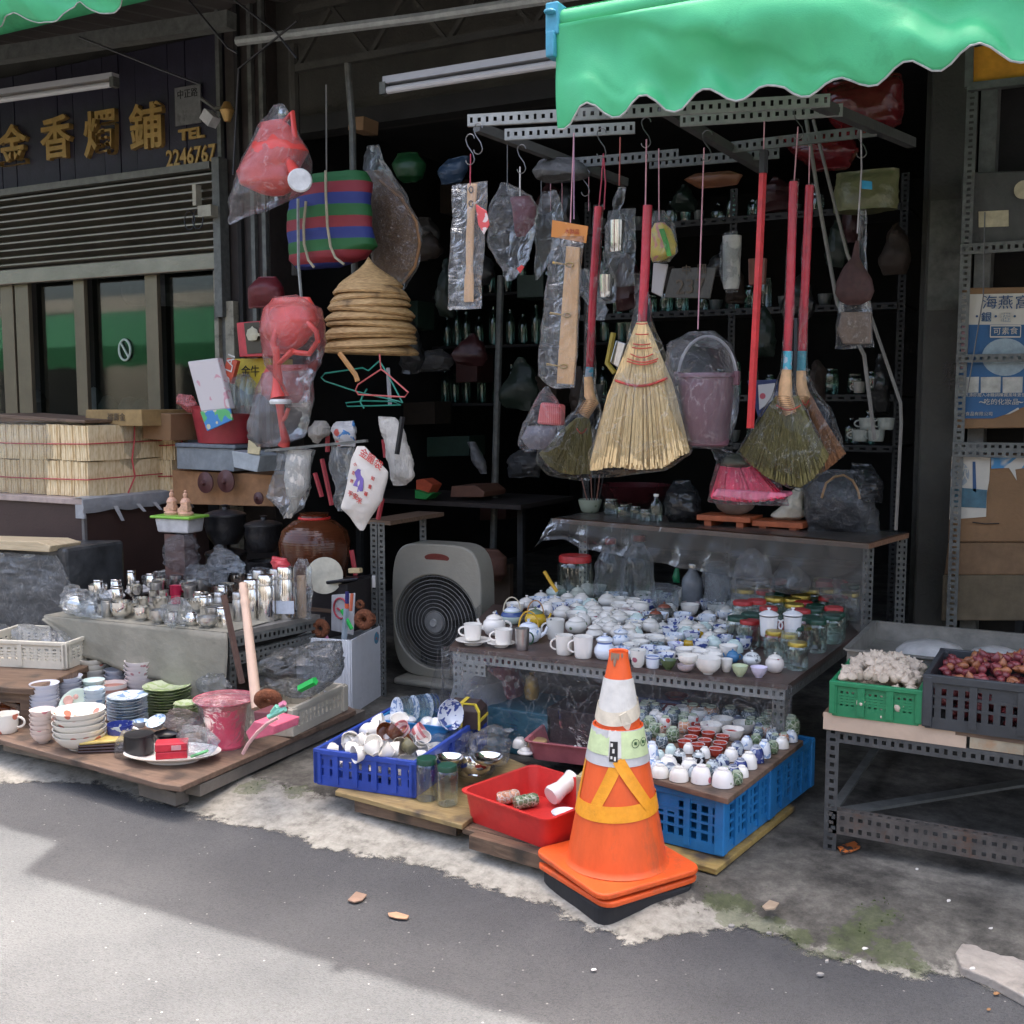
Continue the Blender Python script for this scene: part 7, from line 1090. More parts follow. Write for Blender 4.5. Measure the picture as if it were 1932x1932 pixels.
for x,y in((340,750),(340,850)):MB().tube([fpt(*kH(x+14*math.cos(a),y+22*math.sin(a)),YP-.004)-o_ for a in[k*PI/8 for k in range(17)]],.002,5).build('hole',mBlackP,t)
mSleeve=clear('crinkled sleeve',a=.05,streak=.22,scale=12,rough=.12,bump=1.0,body=(.7,.7,.7))
pouch('sleeve',kr(kH,[(705,205,460),(900,205,450),(1100,195,440),(1400,180,420),(1580,172,412),(1605,180,408)]),YP,.03,mSleeve,t,amp=.005,fs=16)
box_uv('paper_tag','red and white paper tag beside the wooden paddle','tag',kp(kH,[(370,850),(450,900),(470,1000),(430,1070),(390,1000)]),YP-.02,.006,cer('red white paper',(.6,.5,.48),(('noise',(.55,.06,.06),30,.5),),.5))
YR=3.72;cord('string',kp(kH,[(1075,345),(1050,985)]),YR,.0025,mString,'pink string holding the wooden ruler pack');cord('string',kp(kH,[(1075,345),(1075,960)]),YR,.0022,M('violet string',(.38,.22,.36)),'violet string beside the pink one')
t=thing('ruler_pack','wooden bar with brass screws in clear packing under an orange card','pack',fpt(*kH(1040,1500),YR));o_=t.location
MB().prism([fpt(*kH(*p),YR)-o_ for p in[(920,965),(1175,1010),(1160,1130),(912,1085)]],(0,.004,0)).build('orange_card',cer('orange card',(.55,.20,.03),(('noise',(.62,.30,.12),8,.55),),.5),t)
text('木製品',.02,M('faint red print',(.4,.06,.02)),t,fpt(*kH(1060,1050),YR-.003)-o_,rot=(PI/2,.12,0),ext=.0005)
pw=wood('pale pine',(.70,.40,.18),(.82,.52,.27),4,(10,10,.6),.5);MB().prism([fpt(*kH(*p),YR)-o_ for p in[(1020,1150),(1112,1160),(1100,1500),(1085,1930),(1065,2140),(950,2130),(965,1900),(1000,1400)]],(0,.014,0)).build('wooden_bar',pw,t,bevel=.002)
mBr=M('brass',(.6,.42,.1),.3,.8,.1)
for x,y in((1045,1285),(1025,1645),(1000,2010)):MB().tube([fpt(*kH(x+26*math.cos(a),y+14*math.sin(a)),YR-.006)-o_ for a in[k*PI/8 for k in range(17)]],.003,6).tube([fpt(*kH(x-120,y-15),YR-.006)-o_,fpt(*kH(x-25,y-2),YR-.006)-o_],[.005,.002],6).build('screw',mBr,t,smooth=True)
pouch('sleeve',kr(kH,[(1090,925,1150),(1300,890,1130),(1600,860,1110),(1900,825,1100),(2080,820,1090),(2150,900,1080),(2165,940,1075)]),YR+.005,.05,mSleeve,t,amp=.006,fs=14)
YQ=4.0;cord('string',kp(kH,[(690,585),(690,800)]),YQ,.003,mRice,'white string above the maroon bagged brush');cord('string',kp(kH,[(600,415),(600,760)]),YQ,.0018,mWire,'thin dim string left of the maroon brush')
pouch('maroon_brush',kr(kH,[(800,620,760),(880,640,800),(1000,650,790),(1080,670,730)]),YQ,.05,M('maroon brush',(.13,.035,.045),.6),amp=.006,label='maroon brush head inside a three-cornered bag',cat='brush')
pouch('plastic_bag',kr(kH,[(690,540,570),(800,500,770),(920,460,810),(1100,450,800),(1250,520,740),(1400,600,640)]),YQ,.10,mFilm,amp=.012,label='three-cornered clear bag around the maroon brush',cat='plastic bag');pouch('plastic_bag',kr(kH,[(750,840,940),(850,820,990),(1000,815,1000),(1150,810,960),(1300,800,880),(1400,805,825)]),YQ+.1,.05,clear('grey film',a=.16,streak=.15,body=(.2,.2,.18)),amp=.01,label='greyish narrow bag hanging right of the maroon brush',cat='plastic bag')
box_uv('red_label','small red label at the tip of the three-cornered bag','label',kp(kH,[(665,1310),(700,1285),(720,1300),(690,1345)]),YQ-.05,.003,mRedP)
for x in(842,908,990,1180):cord('string',kp(kH,[(x,650),(x,900)]),4.3,.0018,mString if x>900 else mWire,{842:'dim string at the left of four',908:'pink string second of four',990:'pink string third of four',1180:'pink string rightmost of four'}[x]+' behind the ruler pack')
for i,(x,y0,y1,w_,Y)in enumerate([(1376,975,1195,112,4.1),(1300,1360,1520,100,4.2)]):
 p=fpt(*kH(x,y1),Y);s=mpp(p)*.2645;t=thing('steel_cup',['shiny steel cup hanging in a bag between red handles','smaller steel cup hanging lower beside the left red handle'][i],'cup',p);inst('body',prof('thermo' if False else 'mug',w_*s/2,(y1-y0)*s,mSteel,24,'body'),t)
 pouch('bag',kr(kH,[(y0-240,x+20,x+70),(y0-160,x-15,x+60),(y0-80,x-10,x+30),(y0+40,x-70,x+70),(y1+10,x-68,x+72),(y1+40,x-50,x+60)]),Y,.09,mFilm,t,amp=.005)
cord('string',kp(kH,[(1405,375),(1398,720)]),4.1,.0028,M('rust red string',(.40,.09,.07)),'rust red string above the shiny steel cup')
pouch('plastic_bag',kr(kH,[(890,1320,1510),(1100,1300,1512),(1300,1310,1510),(1440,1380,1505)]),4.3,.03,clear('grey film',a=.25),amp=.008,label='greyish flat bag behind the shiny steel cup',cat='plastic bag')
pouch('plastic_bag',kr(kH,[(1310,1110,1180),(1450,1100,1240),(1600,1200,1320),(1680,1230,1300)]),4.35,.06,mFilmM,amp=.012,label='pale crumpled bag low behind the left red handle',cat='plastic bag')
YG=4.0;cord('string',kp(kH,[(1680,455),(1682,970)]),YG,.0024,mString,'pale pink string above the yellow printed pack')
t=thing('sponge_pack','yellow and pink printed pack with green stroke beside the big broom handle','pack',fpt(*kH(1730,1120),YG));o_=t.location;mRoundP=cer('yellow pink print',(.60,.45,.07),(('noise',(.55,.22,.16),9,.52),),.35)
pouch('pack',kr(kH,[(985,1650,1720),(1040,1620,1770),(1150,1615,1810),(1220,1620,1800),(1260,1635,1700)]),YG,.05,mRoundP,t,amp=.003,flat=.6);MB().prism([fpt(*kH(*p),YG-.032)-o_ for p in[(1680,1030),(1715,1025),(1750,1130),(1770,1220),(1740,1225),(1710,1120)]],(0,.004,0)).build('green_print',M('leaf green ink',(.06,.32,.04)),t)
pouch('bag',kr(kH,[(900,1650,1720),(1000,1600,1790),(1200,1600,1822),(1270,1640,1760)]),YG,.07,mFilm,t,amp=.004)
box_uv('packet','small white and red pack below the yellow printed one','packet',kp(kH,[(1640,1270),(1745,1280),(1700,1515),(1625,1480)]),YG+.06,.01,cer('white red spot pack',(.36,.34,.33),(('spot',(.35,.05,.05),9,.3),),.4))
YB=3.8;cord('string',kp(kI,[(312,450),(268,1745)]),YB,.0024,mString,'long pink string holding the dusty pink bucket')
bq=fpt(*kM(1610,1010),YB);s=mpp(bq)*.2315;t=thing('hanging_bucket','dusty mauve plastic bucket hanging in a clear bag right of the straw broom','bucket',bq);mMau=M('mauve plastic',(.16,.075,.095),.35,var=.08,bump=.05)
R=232*s;Hb=585*s;inst('body',MB().lathe([(0,0),(R*.74,0),(R*.80,Hb*.02),(R*.98,Hb*.93),(R*1.06,Hb*.94),(R*1.07,Hb*.97),(R*1.03,Hb),(R*.97,Hb*.98),(R*.76,Hb*.05),(0,Hb*.03)],36).mesh('body',mMau,True),t)
MB().tube([V(R*1.05*math.cos(a),.0,Hb*.93+R*1.45*math.sin(a))for a in[k*PI/16 for k in range(17)]],.0055,7).build('bail',M('grey white bail',(.40,.38,.38),.4),t,smooth=True);
for sx in(-1,1):MB().box((sx*R*1.06,0,Hb*.93),(.022,.03,.05)).build('bail_lug',mMau,t,bevel=.004)
MB().tube([V(.11*math.cos(a),.0,Hb+.02+.11*math.sin(a))for a in[k*PI/10 for k in range(11)]],.02,8).build('inner_handle',M('dim red brown',(.16,.04,.03),.4),t)if False else None
u_=lambda x,y:kM(x,y)
pouch('bag',kr(kM,[(80,1470,1680),(180,1330,1800),(400,1310,1850),(700,1370,1850),(950,1440,1800),(1030,1490,1760)]),YB,.40,clear('bucket bag',a=.02,streak=.16,scale=5,rough=.1,bump=1),t,amp=.008,fs=7,nc=34,nr=28)
cord('red_pole',kp(kI,[(735,480),(730,650),(705,1200),(640,2450)]),3.75,.0135,M('bright red lacquer',(.52,.02,.025),.3),'long bright red broom pole with black tip','pole');cord('pole_cap',kp(kI,[(737,468),(733,632)]),3.747,.0155,mBlackP,'black grip at the top of the bright red pole','grip');cord('string',kp(kI,[(742,262),(737,470)]),3.75,.0024,mString,'pink string above the bright red pole')
pt=thing('push_broom','pink bristled broom head with grey cap in a clear bag','broom',fpt(*kN(440,1300),3.95));o_=pt.location;YY=3.95;brs=MB();random.seed(5)
for i in range(420):
 f=random.random();g_=random.random();a_=fpt(*kN(215+f*280,1180+random.uniform(-8,8)),YY+.05*(g_-.5));b_=fpt(*kN(135+f*615,1430+30*math.sin(f*PI)+random.uniform(-14,14)),YY+.10*(g_-.5));brs.tube([a_-o_,a_.lerp(b_,.5)-o_,b_-o_],[.0022,.003,.003],3,cap=False)
stuff(brs.build('bristles',M('hot pink bristle',(.85,.04,.12),.4,var=.3,nscale=60,stretch=(1,1,.1)),pt));MB().prism([fpt(*kN(*p),YY-.05)-o_ for p in[(180,1360),(750,1395),(752,1430),(500,1462),(135,1425)]],(0,.10,0)).build('pale_tips',M('pale pink tips',(.85,.22,.34),.4,var=.2,nscale=50,stretch=(1,1,.05)),pt,bevel=.01)
pouch('cap',kr(kN,[(1075,300,400),(1110,245,470),(1160,220,500),(1195,215,520)]),YY,.10,M('grey green cap',(.10,.11,.085),.5),pt,amp=.002)
pouch('bag',kr(kN,[(1040,140,260),(1150,190,520),(1300,150,700),(1480,100,770),(1500,400,765)]),YY,.14,mFilm,pt,amp=.008)
mStraw=M('rice straw',(.82,.60,.30),.7,var=.35,nscale=40,stretch=(5,5,.3),bump=.3);mTie=M('red broom thread',(.50,.05,.03),.6)
mOliveS=M('olive grass fibre',(.15,.125,.035),.75,var=.5,nscale=40,stretch=(8,8,.3),bump=.5);mRustS=M('rust brown fibre',(.24,.10,.035),.75,var=.4,nscale=40,stretch=(8,8,.3),bump=.5);mTan=M('tan rattan binding',(.66,.40,.20),.6,var=.25,nscale=30);mRedH=M('red film handle',(.46,.03,.05),.22,var=.2,nscale=12,bump=.3,bscale=30)
def straw(t,K,Y,top,bot,n,mat,r_=(.0017,.0024),lay=.035,seed=1,ragged=22,name='straws',bulge=0):
 rnd=random.Random(seed);o_=t.location;mb=MB();m_=len(bot)-1;mt_=len(top)-1
 def lerp(P,f):
  x=f*(len(P)-1);k=min(len(P)-2,int(x));g_=x-k;return(P[k][0]+(P[k+1][0]-P[k][0])*g_,P[k][1]+(P[k+1][1]-P[k][1])*g_)
 for i in range(n):
  f=min(1,max(0,(i+rnd.random())/n));a=lerp(top,f);b2=lerp(bot,f);d=rnd.uniform(-1,1)*math.sqrt(max(0,1-(2*f-1)**2)+.05);b2=(b2[0]+rnd.uniform(-9,9),b2[1]-abs(rnd.gauss(0,ragged)))
  p0=fpt(*K(*a),Y+lay*.4*d)-o_;p2=fpt(*K(*b2),Y+lay*d)-o_;p1=p0.lerp(p2,.5)+V(bulge*(2*f-1),0,0);mb.tube([p0,p1,p2],[r_[0],(r_[0]+r_[1])/2,r_[1]],3,cap=False)
 return stuff(mb.build(name,mat,t))
YW=3.72
t=thing('straw_broom','big pale straw broom with red thread and red handle in a clear bag','broom',fpt(1209,700,YW));o_=t.location
MB().tube([fpt(*kH(1600,862),YW)-o_,fpt(*kH(1585,1250),YW)-o_,fpt(*kH(1562,1690),YW)-o_],.0165,12).build('handle',mRedH,t,smooth=True);cord('string',kp(kH,[(1592,390),(1588,690),(1585,860)]),YW,.0026,mString,'pink string above the big straw broom')
top=[(1020,330),(1050,90),(1060,60),(1120,60),(1135,90),(1190,330)]
straw(t,kM,YW,[(1052,5),(1132,5)],[(676,1215),(720,1215),(800,1195),(880,1190),(960,1200),(1060,1210),(1160,1205),(1260,1195),(1330,1150),(1400,1100),(1470,1070)],900,mStraw,(.0022,.0030),.055,2,26,bulge=.02)
pouch('core',kr(kM,[(0,1050,1135),(90,1040,1148),(300,985,1225),(500,890,1300),(800,790,1400),(1000,730,1430),(1080,720,1420)]),YW,.045,mStraw,t,amp=.002,flat=.8)
for(y0,xa,xb,sag,r_)in[(15,1048,1135,4,.0022),(100,1042,1146,5,.0022),(180,1022,1162,8,.0022),(210,1015,1170,8,.0022),(262,1000,1182,30,.0022),(300,975,1225,30,.0022),(320,970,1215,30,.0022),(478,876,1300,55,.0048)]:
 MB().tube([fpt(*kM(xa+(xb-xa)*k/10,y0+sag*math.sin(PI*k/10)-(20*k/10 if y0>400 else 0)),YW-.034-.01*math.sin(PI*k/10))-o_ for k in range(11)],r_,5).build('thread',mTie,t)
pouch('bag',kr(kM,[(-390,1010,1110),(-200,1030,1160),(0,1010,1180),(300,930,1290),(600,830,1400),(900,720,1470),(1060,650,1505),(1200,660,1300),(1270,680,900)]),YW,.13,clear('broom bag',a=.0,streak=.22,scale=4.5,rough=.1,bump=1.0,body=(.8,.78,.72)),t,amp=.008,fs=7,nc=36,nr=34)
def fanbroom(label,K,Y,hpts,lab,neck,top,bot,mat,bag,seed,mlab,core):
 t=thing('fibre_broom',label,'broom',fpt(*K(*neck[1]),Y),group='soft fibre brooms in clear bags');o_=t.location;f=lambda p,d=0:fpt(*K(*p),Y+d)-o_
 MB().tube([f(p)for p in hpts],.0150,12).build('handle',mRedH,t,smooth=True);MB().tube([f(p)for p in lab],.0158,12).build('paper_band',mlab,t,smooth=True)
 MB().tube([f(p,-.006)for p in neck],[.016,.022,.026,.024][:len(neck)],12).build('binding',mTan,t,smooth=True)
 for k in range(9):q=f(neck[-2]).lerp(f(neck[-1]),k/8);MB().tube([q+V(.026*math.cos(a),-.03-.0*a,.006*math.sin(a))for a in[PI*j/6 for j in range(7)]],.0014,4).build('binding_thread',M('dark tan thread',(.25,.13,.05)),t)
 straw(t,K,Y,top,bot,520,mat,(.0020,.0030),.04,seed,8,'fibres');pouch('core',kr(K,core),Y,.04,mat,t,amp=.002,flat=.8)
 P=[f(p,-.03)for p in[(top[0][0]+(top[-1][0]-top[0][0])*k/8,top[0][1]+80+40*math.sin(PI*k/8))for k in range(9)]];MB().tube(P,.0022,4).build('thread',mTie,t)
 pouch('bag',kr(K,bag),Y,.11,clear('broom bag 2',a=.0,streak=.20,scale=5,rough=.07,bump=1.0,body=(.6,.6,.55)),t,amp=.008,fs=8,seed=seed,nc=34,nr=30)
mBlLab=cer('blue white paper band',(.35,.42,.50),(('noise',(.05,.35,.45),30,.5),),.3)
fanbroom('rust brown fibre broom, right one of the overlapping pair',kN,4.0,[(941,-1110),(905,-300),(880,240)],[(880,240),(872,400)],[(872,400),(868,520),(890,620),(885,700)],[(880,560),(935,600)],[(760,1180),(900,1300),(1060,1220),(1150,1150),(1225,1080)],mRustS,[(-1130,915,975),(0,850,925),(400,850,940),(560,860,990),(700,860,1110),(900,840,1180),(1080,820,1240),(1300,860,960)],8,M('teal paper band',(.05,.30,.36),.3),[(560,880,935),(800,850,1060),(1060,830,1180),(1220,880,1000)])
fanbroom('olive green fibre broom, left one of the overlapping pair',kN,3.86,[(809,-1140),(785,-300),(760,240)],[(765,240),(758,390)],[(755,390),(745,500),(740,620),(790,755)],[(670,600),(870,720)],[(375,1060),(470,1170),(580,1260),(700,1320),(860,1355),(960,1290),(1050,1180),(1090,1100)],mOliveS,[(-1160,780,850),(0,730,810),(390,715,800),(600,640,850),(800,500,960),(1000,380,1060),(1070,345,1070),(1200,480,1060),(1340,740,940),(1375,850,890)],3,mBlLab,[(600,690,850),(800,560,940),(1040,430,1050),(1200,580,1000),(1320,760,920)])
cord('string',kp(kI,[(982,300),(955,690)]),3.86,.0024,mString,'pink string above the olive fibre broom');cord('string',kp(kI,[(1065,440),(1060,720)]),4.0,.0022,mString,'dim pink string above the rust brown broom');cord('dark_rod',kp(kN,[(828,-30),(815,650)]),3.93,.006,mGreyP,'thin dark rod between the overlapping brooms','rod')
fanbroom('left olive fibre broom half behind the big straw broom',kM,3.95,[(737,-937),(698,-332),(665,380)],[(668,370),(660,450)],[(655,450),(665,600),(690,650),(620,760)],[(560,790),(640,800)],[(262,1080),(330,1170),(430,1235),(540,1250),(660,1240)],mOliveS,[(-950,700,775),(0,635,715),(450,610,710),(700,580,760),(850,420,740),(1000,260,740),(1150,225,720),(1250,330,680),(1298,540,660)],12,mBlLab,[(780,560,660),(900,420,680),(1060,300,690),(1180,420,690),(1240,500,680)])
for a,b2,dx in((480,870,'left'),(520,880,'right')):cord('string',kp(kH,[(1285,490),(1285+(-15 if dx=='left' else 15),700),(1252 if dx=='left' else 1290,890)]),3.95,.0028,mStringR,dx+' strand of the red loop above the left fibre broom handle')
t=thing('sponge_bag','knotted clear bag with a red ribbed cup under the ruler pack','bag',fpt(*kM(280,800),3.75));o_=t.location
MB().prism([fpt(*kM(*p),3.76)-o_ for p in[(260,655),(430,675),(425,850),(230,835)]],(0,.05,0)).build('red_cup',stripes('red ribs',[(.48,.05,.05),(.60,.16,.15)],.008,'X',.3),t,bevel=.01);pouch('lower_pack',kr(kM,[(850,150,400),(950,110,380),(1040,180,300)]),3.78,.05,M('dim violet grey pack',(.12,.11,.13),.3,bump=.5),t,amp=.006)
pouch('bag',kr(kM,[(530,300,330),(600,260,370),(750,180,450),(900,100,460),(1000,85,420),(1060,150,330)]),3.77,.10,mFilm,t,amp=.01)
cord('yellow_tube',kp(kM,[(860,90),(810,340),(870,420)]),4.3,.012,M('mustard plastic',(.36,.26,.03),.4),'mustard yellow bent strip behind the straw broom','strip');box_uv('grey_scraper','dim grey scraper behind the straw broom','scraper',kp(kM,[(880,150),(960,180),(900,380),(830,330)]),4.32,.02,mSteelD)
YL=4.2;cord('string',kp(kI,[(1430,240),(1435,600),(1405,1060)]),YL,.003,M('grey white string',(.42,.38,.40)),'grey white string above the dark palm brush')
t=thing('palm_brush','dark maroon drop-shaped palm brush hanging near the pillar','brush',fpt(*kI(1390,1400),YL));pouch('head',kr(kI,[(1110,1395,1420),(1230,1365,1420),(1300,1310,1450),(1400,1260,1510),(1480,1245,1525),(1540,1280,1500),(1570,1340,1440)]),YL,.05,M('dark maroon fibre',(.055,.022,.018),.7,var=.3,nscale=40),t,amp=.003)
box_uv('blue_tag','small bright blue tag on the palm brush string','tag',kp(kI,[(1435,680),(1510,690),(1512,748),(1435,742)]),YL+.02,.003,M('bright blue tag',(.02,.25,.45),.4));box_uv('wood_bag','dim brown wooden piece in a clear bag below the palm brush','bag',kp(kI,[(1290,1620),(1500,1620),(1500,1850),(1300,1850),(1260,1750)]),YL+.05,.04,M('brown grey wood',(.18,.12,.08),.4))
pouch('plastic_bag',kr(kI,[(900,1430,1470),(1200,1400,1460),(1550,1270,1500),(1700,1250,1510),(1880,1240,1510)]),YL+.06,.09,mFilm,amp=.008,label='clear bag hanging behind the palm brush',cat='plastic bag')
cord('rope',kp(kI,[(1040,250),(1150,950),(1260,1560)])+[(1630,670),(1650,830)],4.4,.008,M('grey rope',(.16,.15,.13)),'long grey rope hanging past the palm brush','rope');cord('rope',[kI(1090,250),kI(1330,1200),kI(1500,1650),kN(1680,660),(1700,800),(1690,1000)],4.6,.007,M('grey rope',(.16,.15,.13)),'second grey rope slanting toward the pillar','rope')
mBarD=M('shade dark angle iron',(.03,.03,.028),.7,var=.4)  # angle iron coloured darker to carry the shade of the shop interior
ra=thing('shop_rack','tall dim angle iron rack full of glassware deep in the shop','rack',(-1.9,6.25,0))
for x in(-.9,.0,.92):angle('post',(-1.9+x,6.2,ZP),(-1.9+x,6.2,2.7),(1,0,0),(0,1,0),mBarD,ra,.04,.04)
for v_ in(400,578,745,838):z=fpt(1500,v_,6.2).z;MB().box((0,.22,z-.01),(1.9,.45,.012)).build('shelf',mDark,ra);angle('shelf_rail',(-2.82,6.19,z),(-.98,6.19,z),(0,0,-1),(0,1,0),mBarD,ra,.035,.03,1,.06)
rnd=random.Random(11);zsh=[fpt(1500,v_,6.2).z for v_ in(400,578,745,838)]
k_=0
for si,z in enumerate(zsh):
 x=-2.75
 while x<-1.05:
  if rnd.random()<.85:
   kd=rnd.choice(['jar','bottle','jar','cup']);h=rnd.uniform(.10,.2)if kd!='cup' else .07;r_=rnd.uniform(.03,.045);mt=mGlassG if rnd.random()<.4 else mGlass
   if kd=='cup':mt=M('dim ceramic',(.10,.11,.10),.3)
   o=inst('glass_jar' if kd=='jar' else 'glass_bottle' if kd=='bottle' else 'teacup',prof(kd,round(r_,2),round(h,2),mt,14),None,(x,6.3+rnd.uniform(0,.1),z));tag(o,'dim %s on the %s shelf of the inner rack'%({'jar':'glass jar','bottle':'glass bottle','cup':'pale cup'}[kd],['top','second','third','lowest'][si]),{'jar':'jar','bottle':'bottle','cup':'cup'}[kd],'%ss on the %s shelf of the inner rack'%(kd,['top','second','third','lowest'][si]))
  x+=rnd.uniform(.085,.13)
for i,(x,y)in enumerate([(1410,880),(1560,880),(1350,975),(1480,975)]):C(kN,'mug',x,y,140,95,M('dim white mugs',(.25,.27,.24),.25),['upper left','upper right','lower left','lower right'][i]+' upside-down white mug at the right of the inner shop',1,p=fpt(*kN(x,y),5.6),side=-1)  # white mugs given a grey colour for the dimness of the inner shop
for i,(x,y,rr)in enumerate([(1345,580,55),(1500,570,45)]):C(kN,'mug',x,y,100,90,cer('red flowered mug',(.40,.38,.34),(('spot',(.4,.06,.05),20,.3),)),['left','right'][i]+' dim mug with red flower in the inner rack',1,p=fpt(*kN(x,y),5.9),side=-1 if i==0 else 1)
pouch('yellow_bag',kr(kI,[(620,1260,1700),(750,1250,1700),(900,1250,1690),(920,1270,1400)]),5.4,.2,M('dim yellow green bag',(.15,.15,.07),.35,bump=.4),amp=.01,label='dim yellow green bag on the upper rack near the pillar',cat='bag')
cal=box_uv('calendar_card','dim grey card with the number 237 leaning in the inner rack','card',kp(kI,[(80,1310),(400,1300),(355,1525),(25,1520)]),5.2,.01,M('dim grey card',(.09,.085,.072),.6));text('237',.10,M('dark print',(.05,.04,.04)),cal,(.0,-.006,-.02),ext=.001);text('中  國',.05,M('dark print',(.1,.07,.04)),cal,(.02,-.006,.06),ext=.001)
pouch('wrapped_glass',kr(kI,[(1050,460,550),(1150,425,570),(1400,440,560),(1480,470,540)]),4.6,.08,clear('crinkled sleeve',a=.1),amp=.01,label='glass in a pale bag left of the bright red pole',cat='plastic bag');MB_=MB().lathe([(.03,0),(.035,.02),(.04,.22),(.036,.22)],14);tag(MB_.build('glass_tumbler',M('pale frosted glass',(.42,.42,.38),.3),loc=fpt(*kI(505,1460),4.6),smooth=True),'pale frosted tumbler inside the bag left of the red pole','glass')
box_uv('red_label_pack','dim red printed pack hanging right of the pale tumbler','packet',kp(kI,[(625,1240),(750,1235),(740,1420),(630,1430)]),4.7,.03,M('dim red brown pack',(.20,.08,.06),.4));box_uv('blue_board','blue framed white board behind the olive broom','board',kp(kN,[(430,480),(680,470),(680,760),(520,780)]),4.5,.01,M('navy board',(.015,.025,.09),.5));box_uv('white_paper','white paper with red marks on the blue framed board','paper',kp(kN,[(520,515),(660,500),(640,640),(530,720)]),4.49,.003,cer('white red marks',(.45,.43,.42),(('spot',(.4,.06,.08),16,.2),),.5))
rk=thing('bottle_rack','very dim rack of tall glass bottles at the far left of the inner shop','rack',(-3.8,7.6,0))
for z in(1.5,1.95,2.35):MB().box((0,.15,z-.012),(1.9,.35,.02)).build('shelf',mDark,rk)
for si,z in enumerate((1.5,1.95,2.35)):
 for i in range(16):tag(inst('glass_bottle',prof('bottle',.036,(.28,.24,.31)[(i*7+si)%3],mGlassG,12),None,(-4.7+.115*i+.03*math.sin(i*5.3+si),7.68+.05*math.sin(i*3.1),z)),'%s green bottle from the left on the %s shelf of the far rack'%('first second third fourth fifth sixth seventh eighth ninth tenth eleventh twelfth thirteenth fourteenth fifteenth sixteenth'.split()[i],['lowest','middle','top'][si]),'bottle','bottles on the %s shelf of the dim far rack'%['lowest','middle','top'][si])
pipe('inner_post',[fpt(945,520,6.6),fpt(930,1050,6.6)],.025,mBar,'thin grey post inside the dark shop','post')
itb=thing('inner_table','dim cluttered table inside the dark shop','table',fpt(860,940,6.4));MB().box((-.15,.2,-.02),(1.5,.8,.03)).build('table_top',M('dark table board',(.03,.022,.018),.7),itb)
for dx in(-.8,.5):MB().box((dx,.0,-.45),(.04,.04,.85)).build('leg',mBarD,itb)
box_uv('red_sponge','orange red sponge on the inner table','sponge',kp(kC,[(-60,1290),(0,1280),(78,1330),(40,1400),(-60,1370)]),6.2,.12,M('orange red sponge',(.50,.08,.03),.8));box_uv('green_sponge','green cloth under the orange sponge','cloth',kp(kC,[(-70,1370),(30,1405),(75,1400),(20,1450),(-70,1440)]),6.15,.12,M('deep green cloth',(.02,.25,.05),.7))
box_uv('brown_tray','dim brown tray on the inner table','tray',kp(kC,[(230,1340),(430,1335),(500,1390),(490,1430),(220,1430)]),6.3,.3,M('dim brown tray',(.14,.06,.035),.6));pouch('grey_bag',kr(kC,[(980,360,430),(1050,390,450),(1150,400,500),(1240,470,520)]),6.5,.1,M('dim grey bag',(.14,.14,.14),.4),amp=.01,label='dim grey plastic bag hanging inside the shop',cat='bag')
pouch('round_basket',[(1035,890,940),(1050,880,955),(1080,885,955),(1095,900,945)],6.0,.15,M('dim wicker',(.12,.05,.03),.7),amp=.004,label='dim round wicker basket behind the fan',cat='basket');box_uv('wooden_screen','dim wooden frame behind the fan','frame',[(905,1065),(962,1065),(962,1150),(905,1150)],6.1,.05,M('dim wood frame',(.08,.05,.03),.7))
SZ=.90;sa,sb=at(1042,978,z=SZ),at(1640,1026,z=SZ);sn=(sb-sa).normalized();sv=V(-sn.y,sn.x,0)
sh2=thing('raised_shelf','wooden shelf on angle iron legs covered with dusty plastic behind the crockery table','shelf',sa);MB().prism([V(0,0,0),sb-sa,sb-sa+sv*.5,sv*.5],(0,0,-.022)).build('shelf_board',wood('shelf wood',(.16,.08,.045),(.26,.14,.08)),sh2)
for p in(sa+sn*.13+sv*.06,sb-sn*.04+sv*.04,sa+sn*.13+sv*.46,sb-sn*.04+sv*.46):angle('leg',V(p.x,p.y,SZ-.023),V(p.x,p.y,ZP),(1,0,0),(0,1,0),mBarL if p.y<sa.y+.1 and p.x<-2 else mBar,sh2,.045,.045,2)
def drop(f):
 pts=[(0,.16),(.05,.10),(.12,.14),(.3,.16),(.5,.19),(.7,.21),(.88,.24),(1,.40)]
 for(x0,y0),(x1,y1)in zip(pts[:-1],pts[1:]):
  if f<=x1:return y0+(y1-y0)*(f-x0)/(x1-x0)
rows=[]
for j in range(15):
 g_=j/14;rows.append([sn*((sb-sa).length*(i/80))+V(0,-.012-.02*g_+.02*g_*nz(i/80*14,g_*3,7)+.012*g_*math.sin(i*.9+g_*3),.002-drop(i/80)*g_)+(V(-.09*g_,0,0)if i<4 else V(0,0,0))for i in range(81)])
MB().grid(rows).build('plastic_cover',mFilmD,sh2,smooth=True)
rows=[[sn*((sb-sa).length*(i/40))+sv*(.5*j/8)+V(0,0,.006+.006*nz(i/6,j/3,2))for i in range(41)]for j in range(9)];MB().grid(rows).build('cover_top',mFilmD,sh2,smooth=True)
S_=SZ+.004
def CS(kind,x,y,w_,h,mat,label,**k):return C(kS,kind,x,y,w_,h,mat,label,S_,**k)
CS('cup',262,215,132,75,cer('sage spotted cup',(.30,.34,.26),(('spot',(.16,.2,.13),30,.2),)),'sage green cup full of brushes at the left of the raised shelf',base=.6)
for i in range(6):p=place(*kS(262,215),S_)+V(-.03+.012*i,.04,.05);tag(MB().tube([V(0,0,0),V(-.04+.015*i,0,.14+.02*(i%3))],.004,5).build('brush',mDark if i%2 else M('brown stick',(.14,.06,.04)),loc=p),['leftmost','second','third','fourth','fifth','rightmost'][i]+' thin brush in the sage green cup','brush','thin brushes in the sage cup')
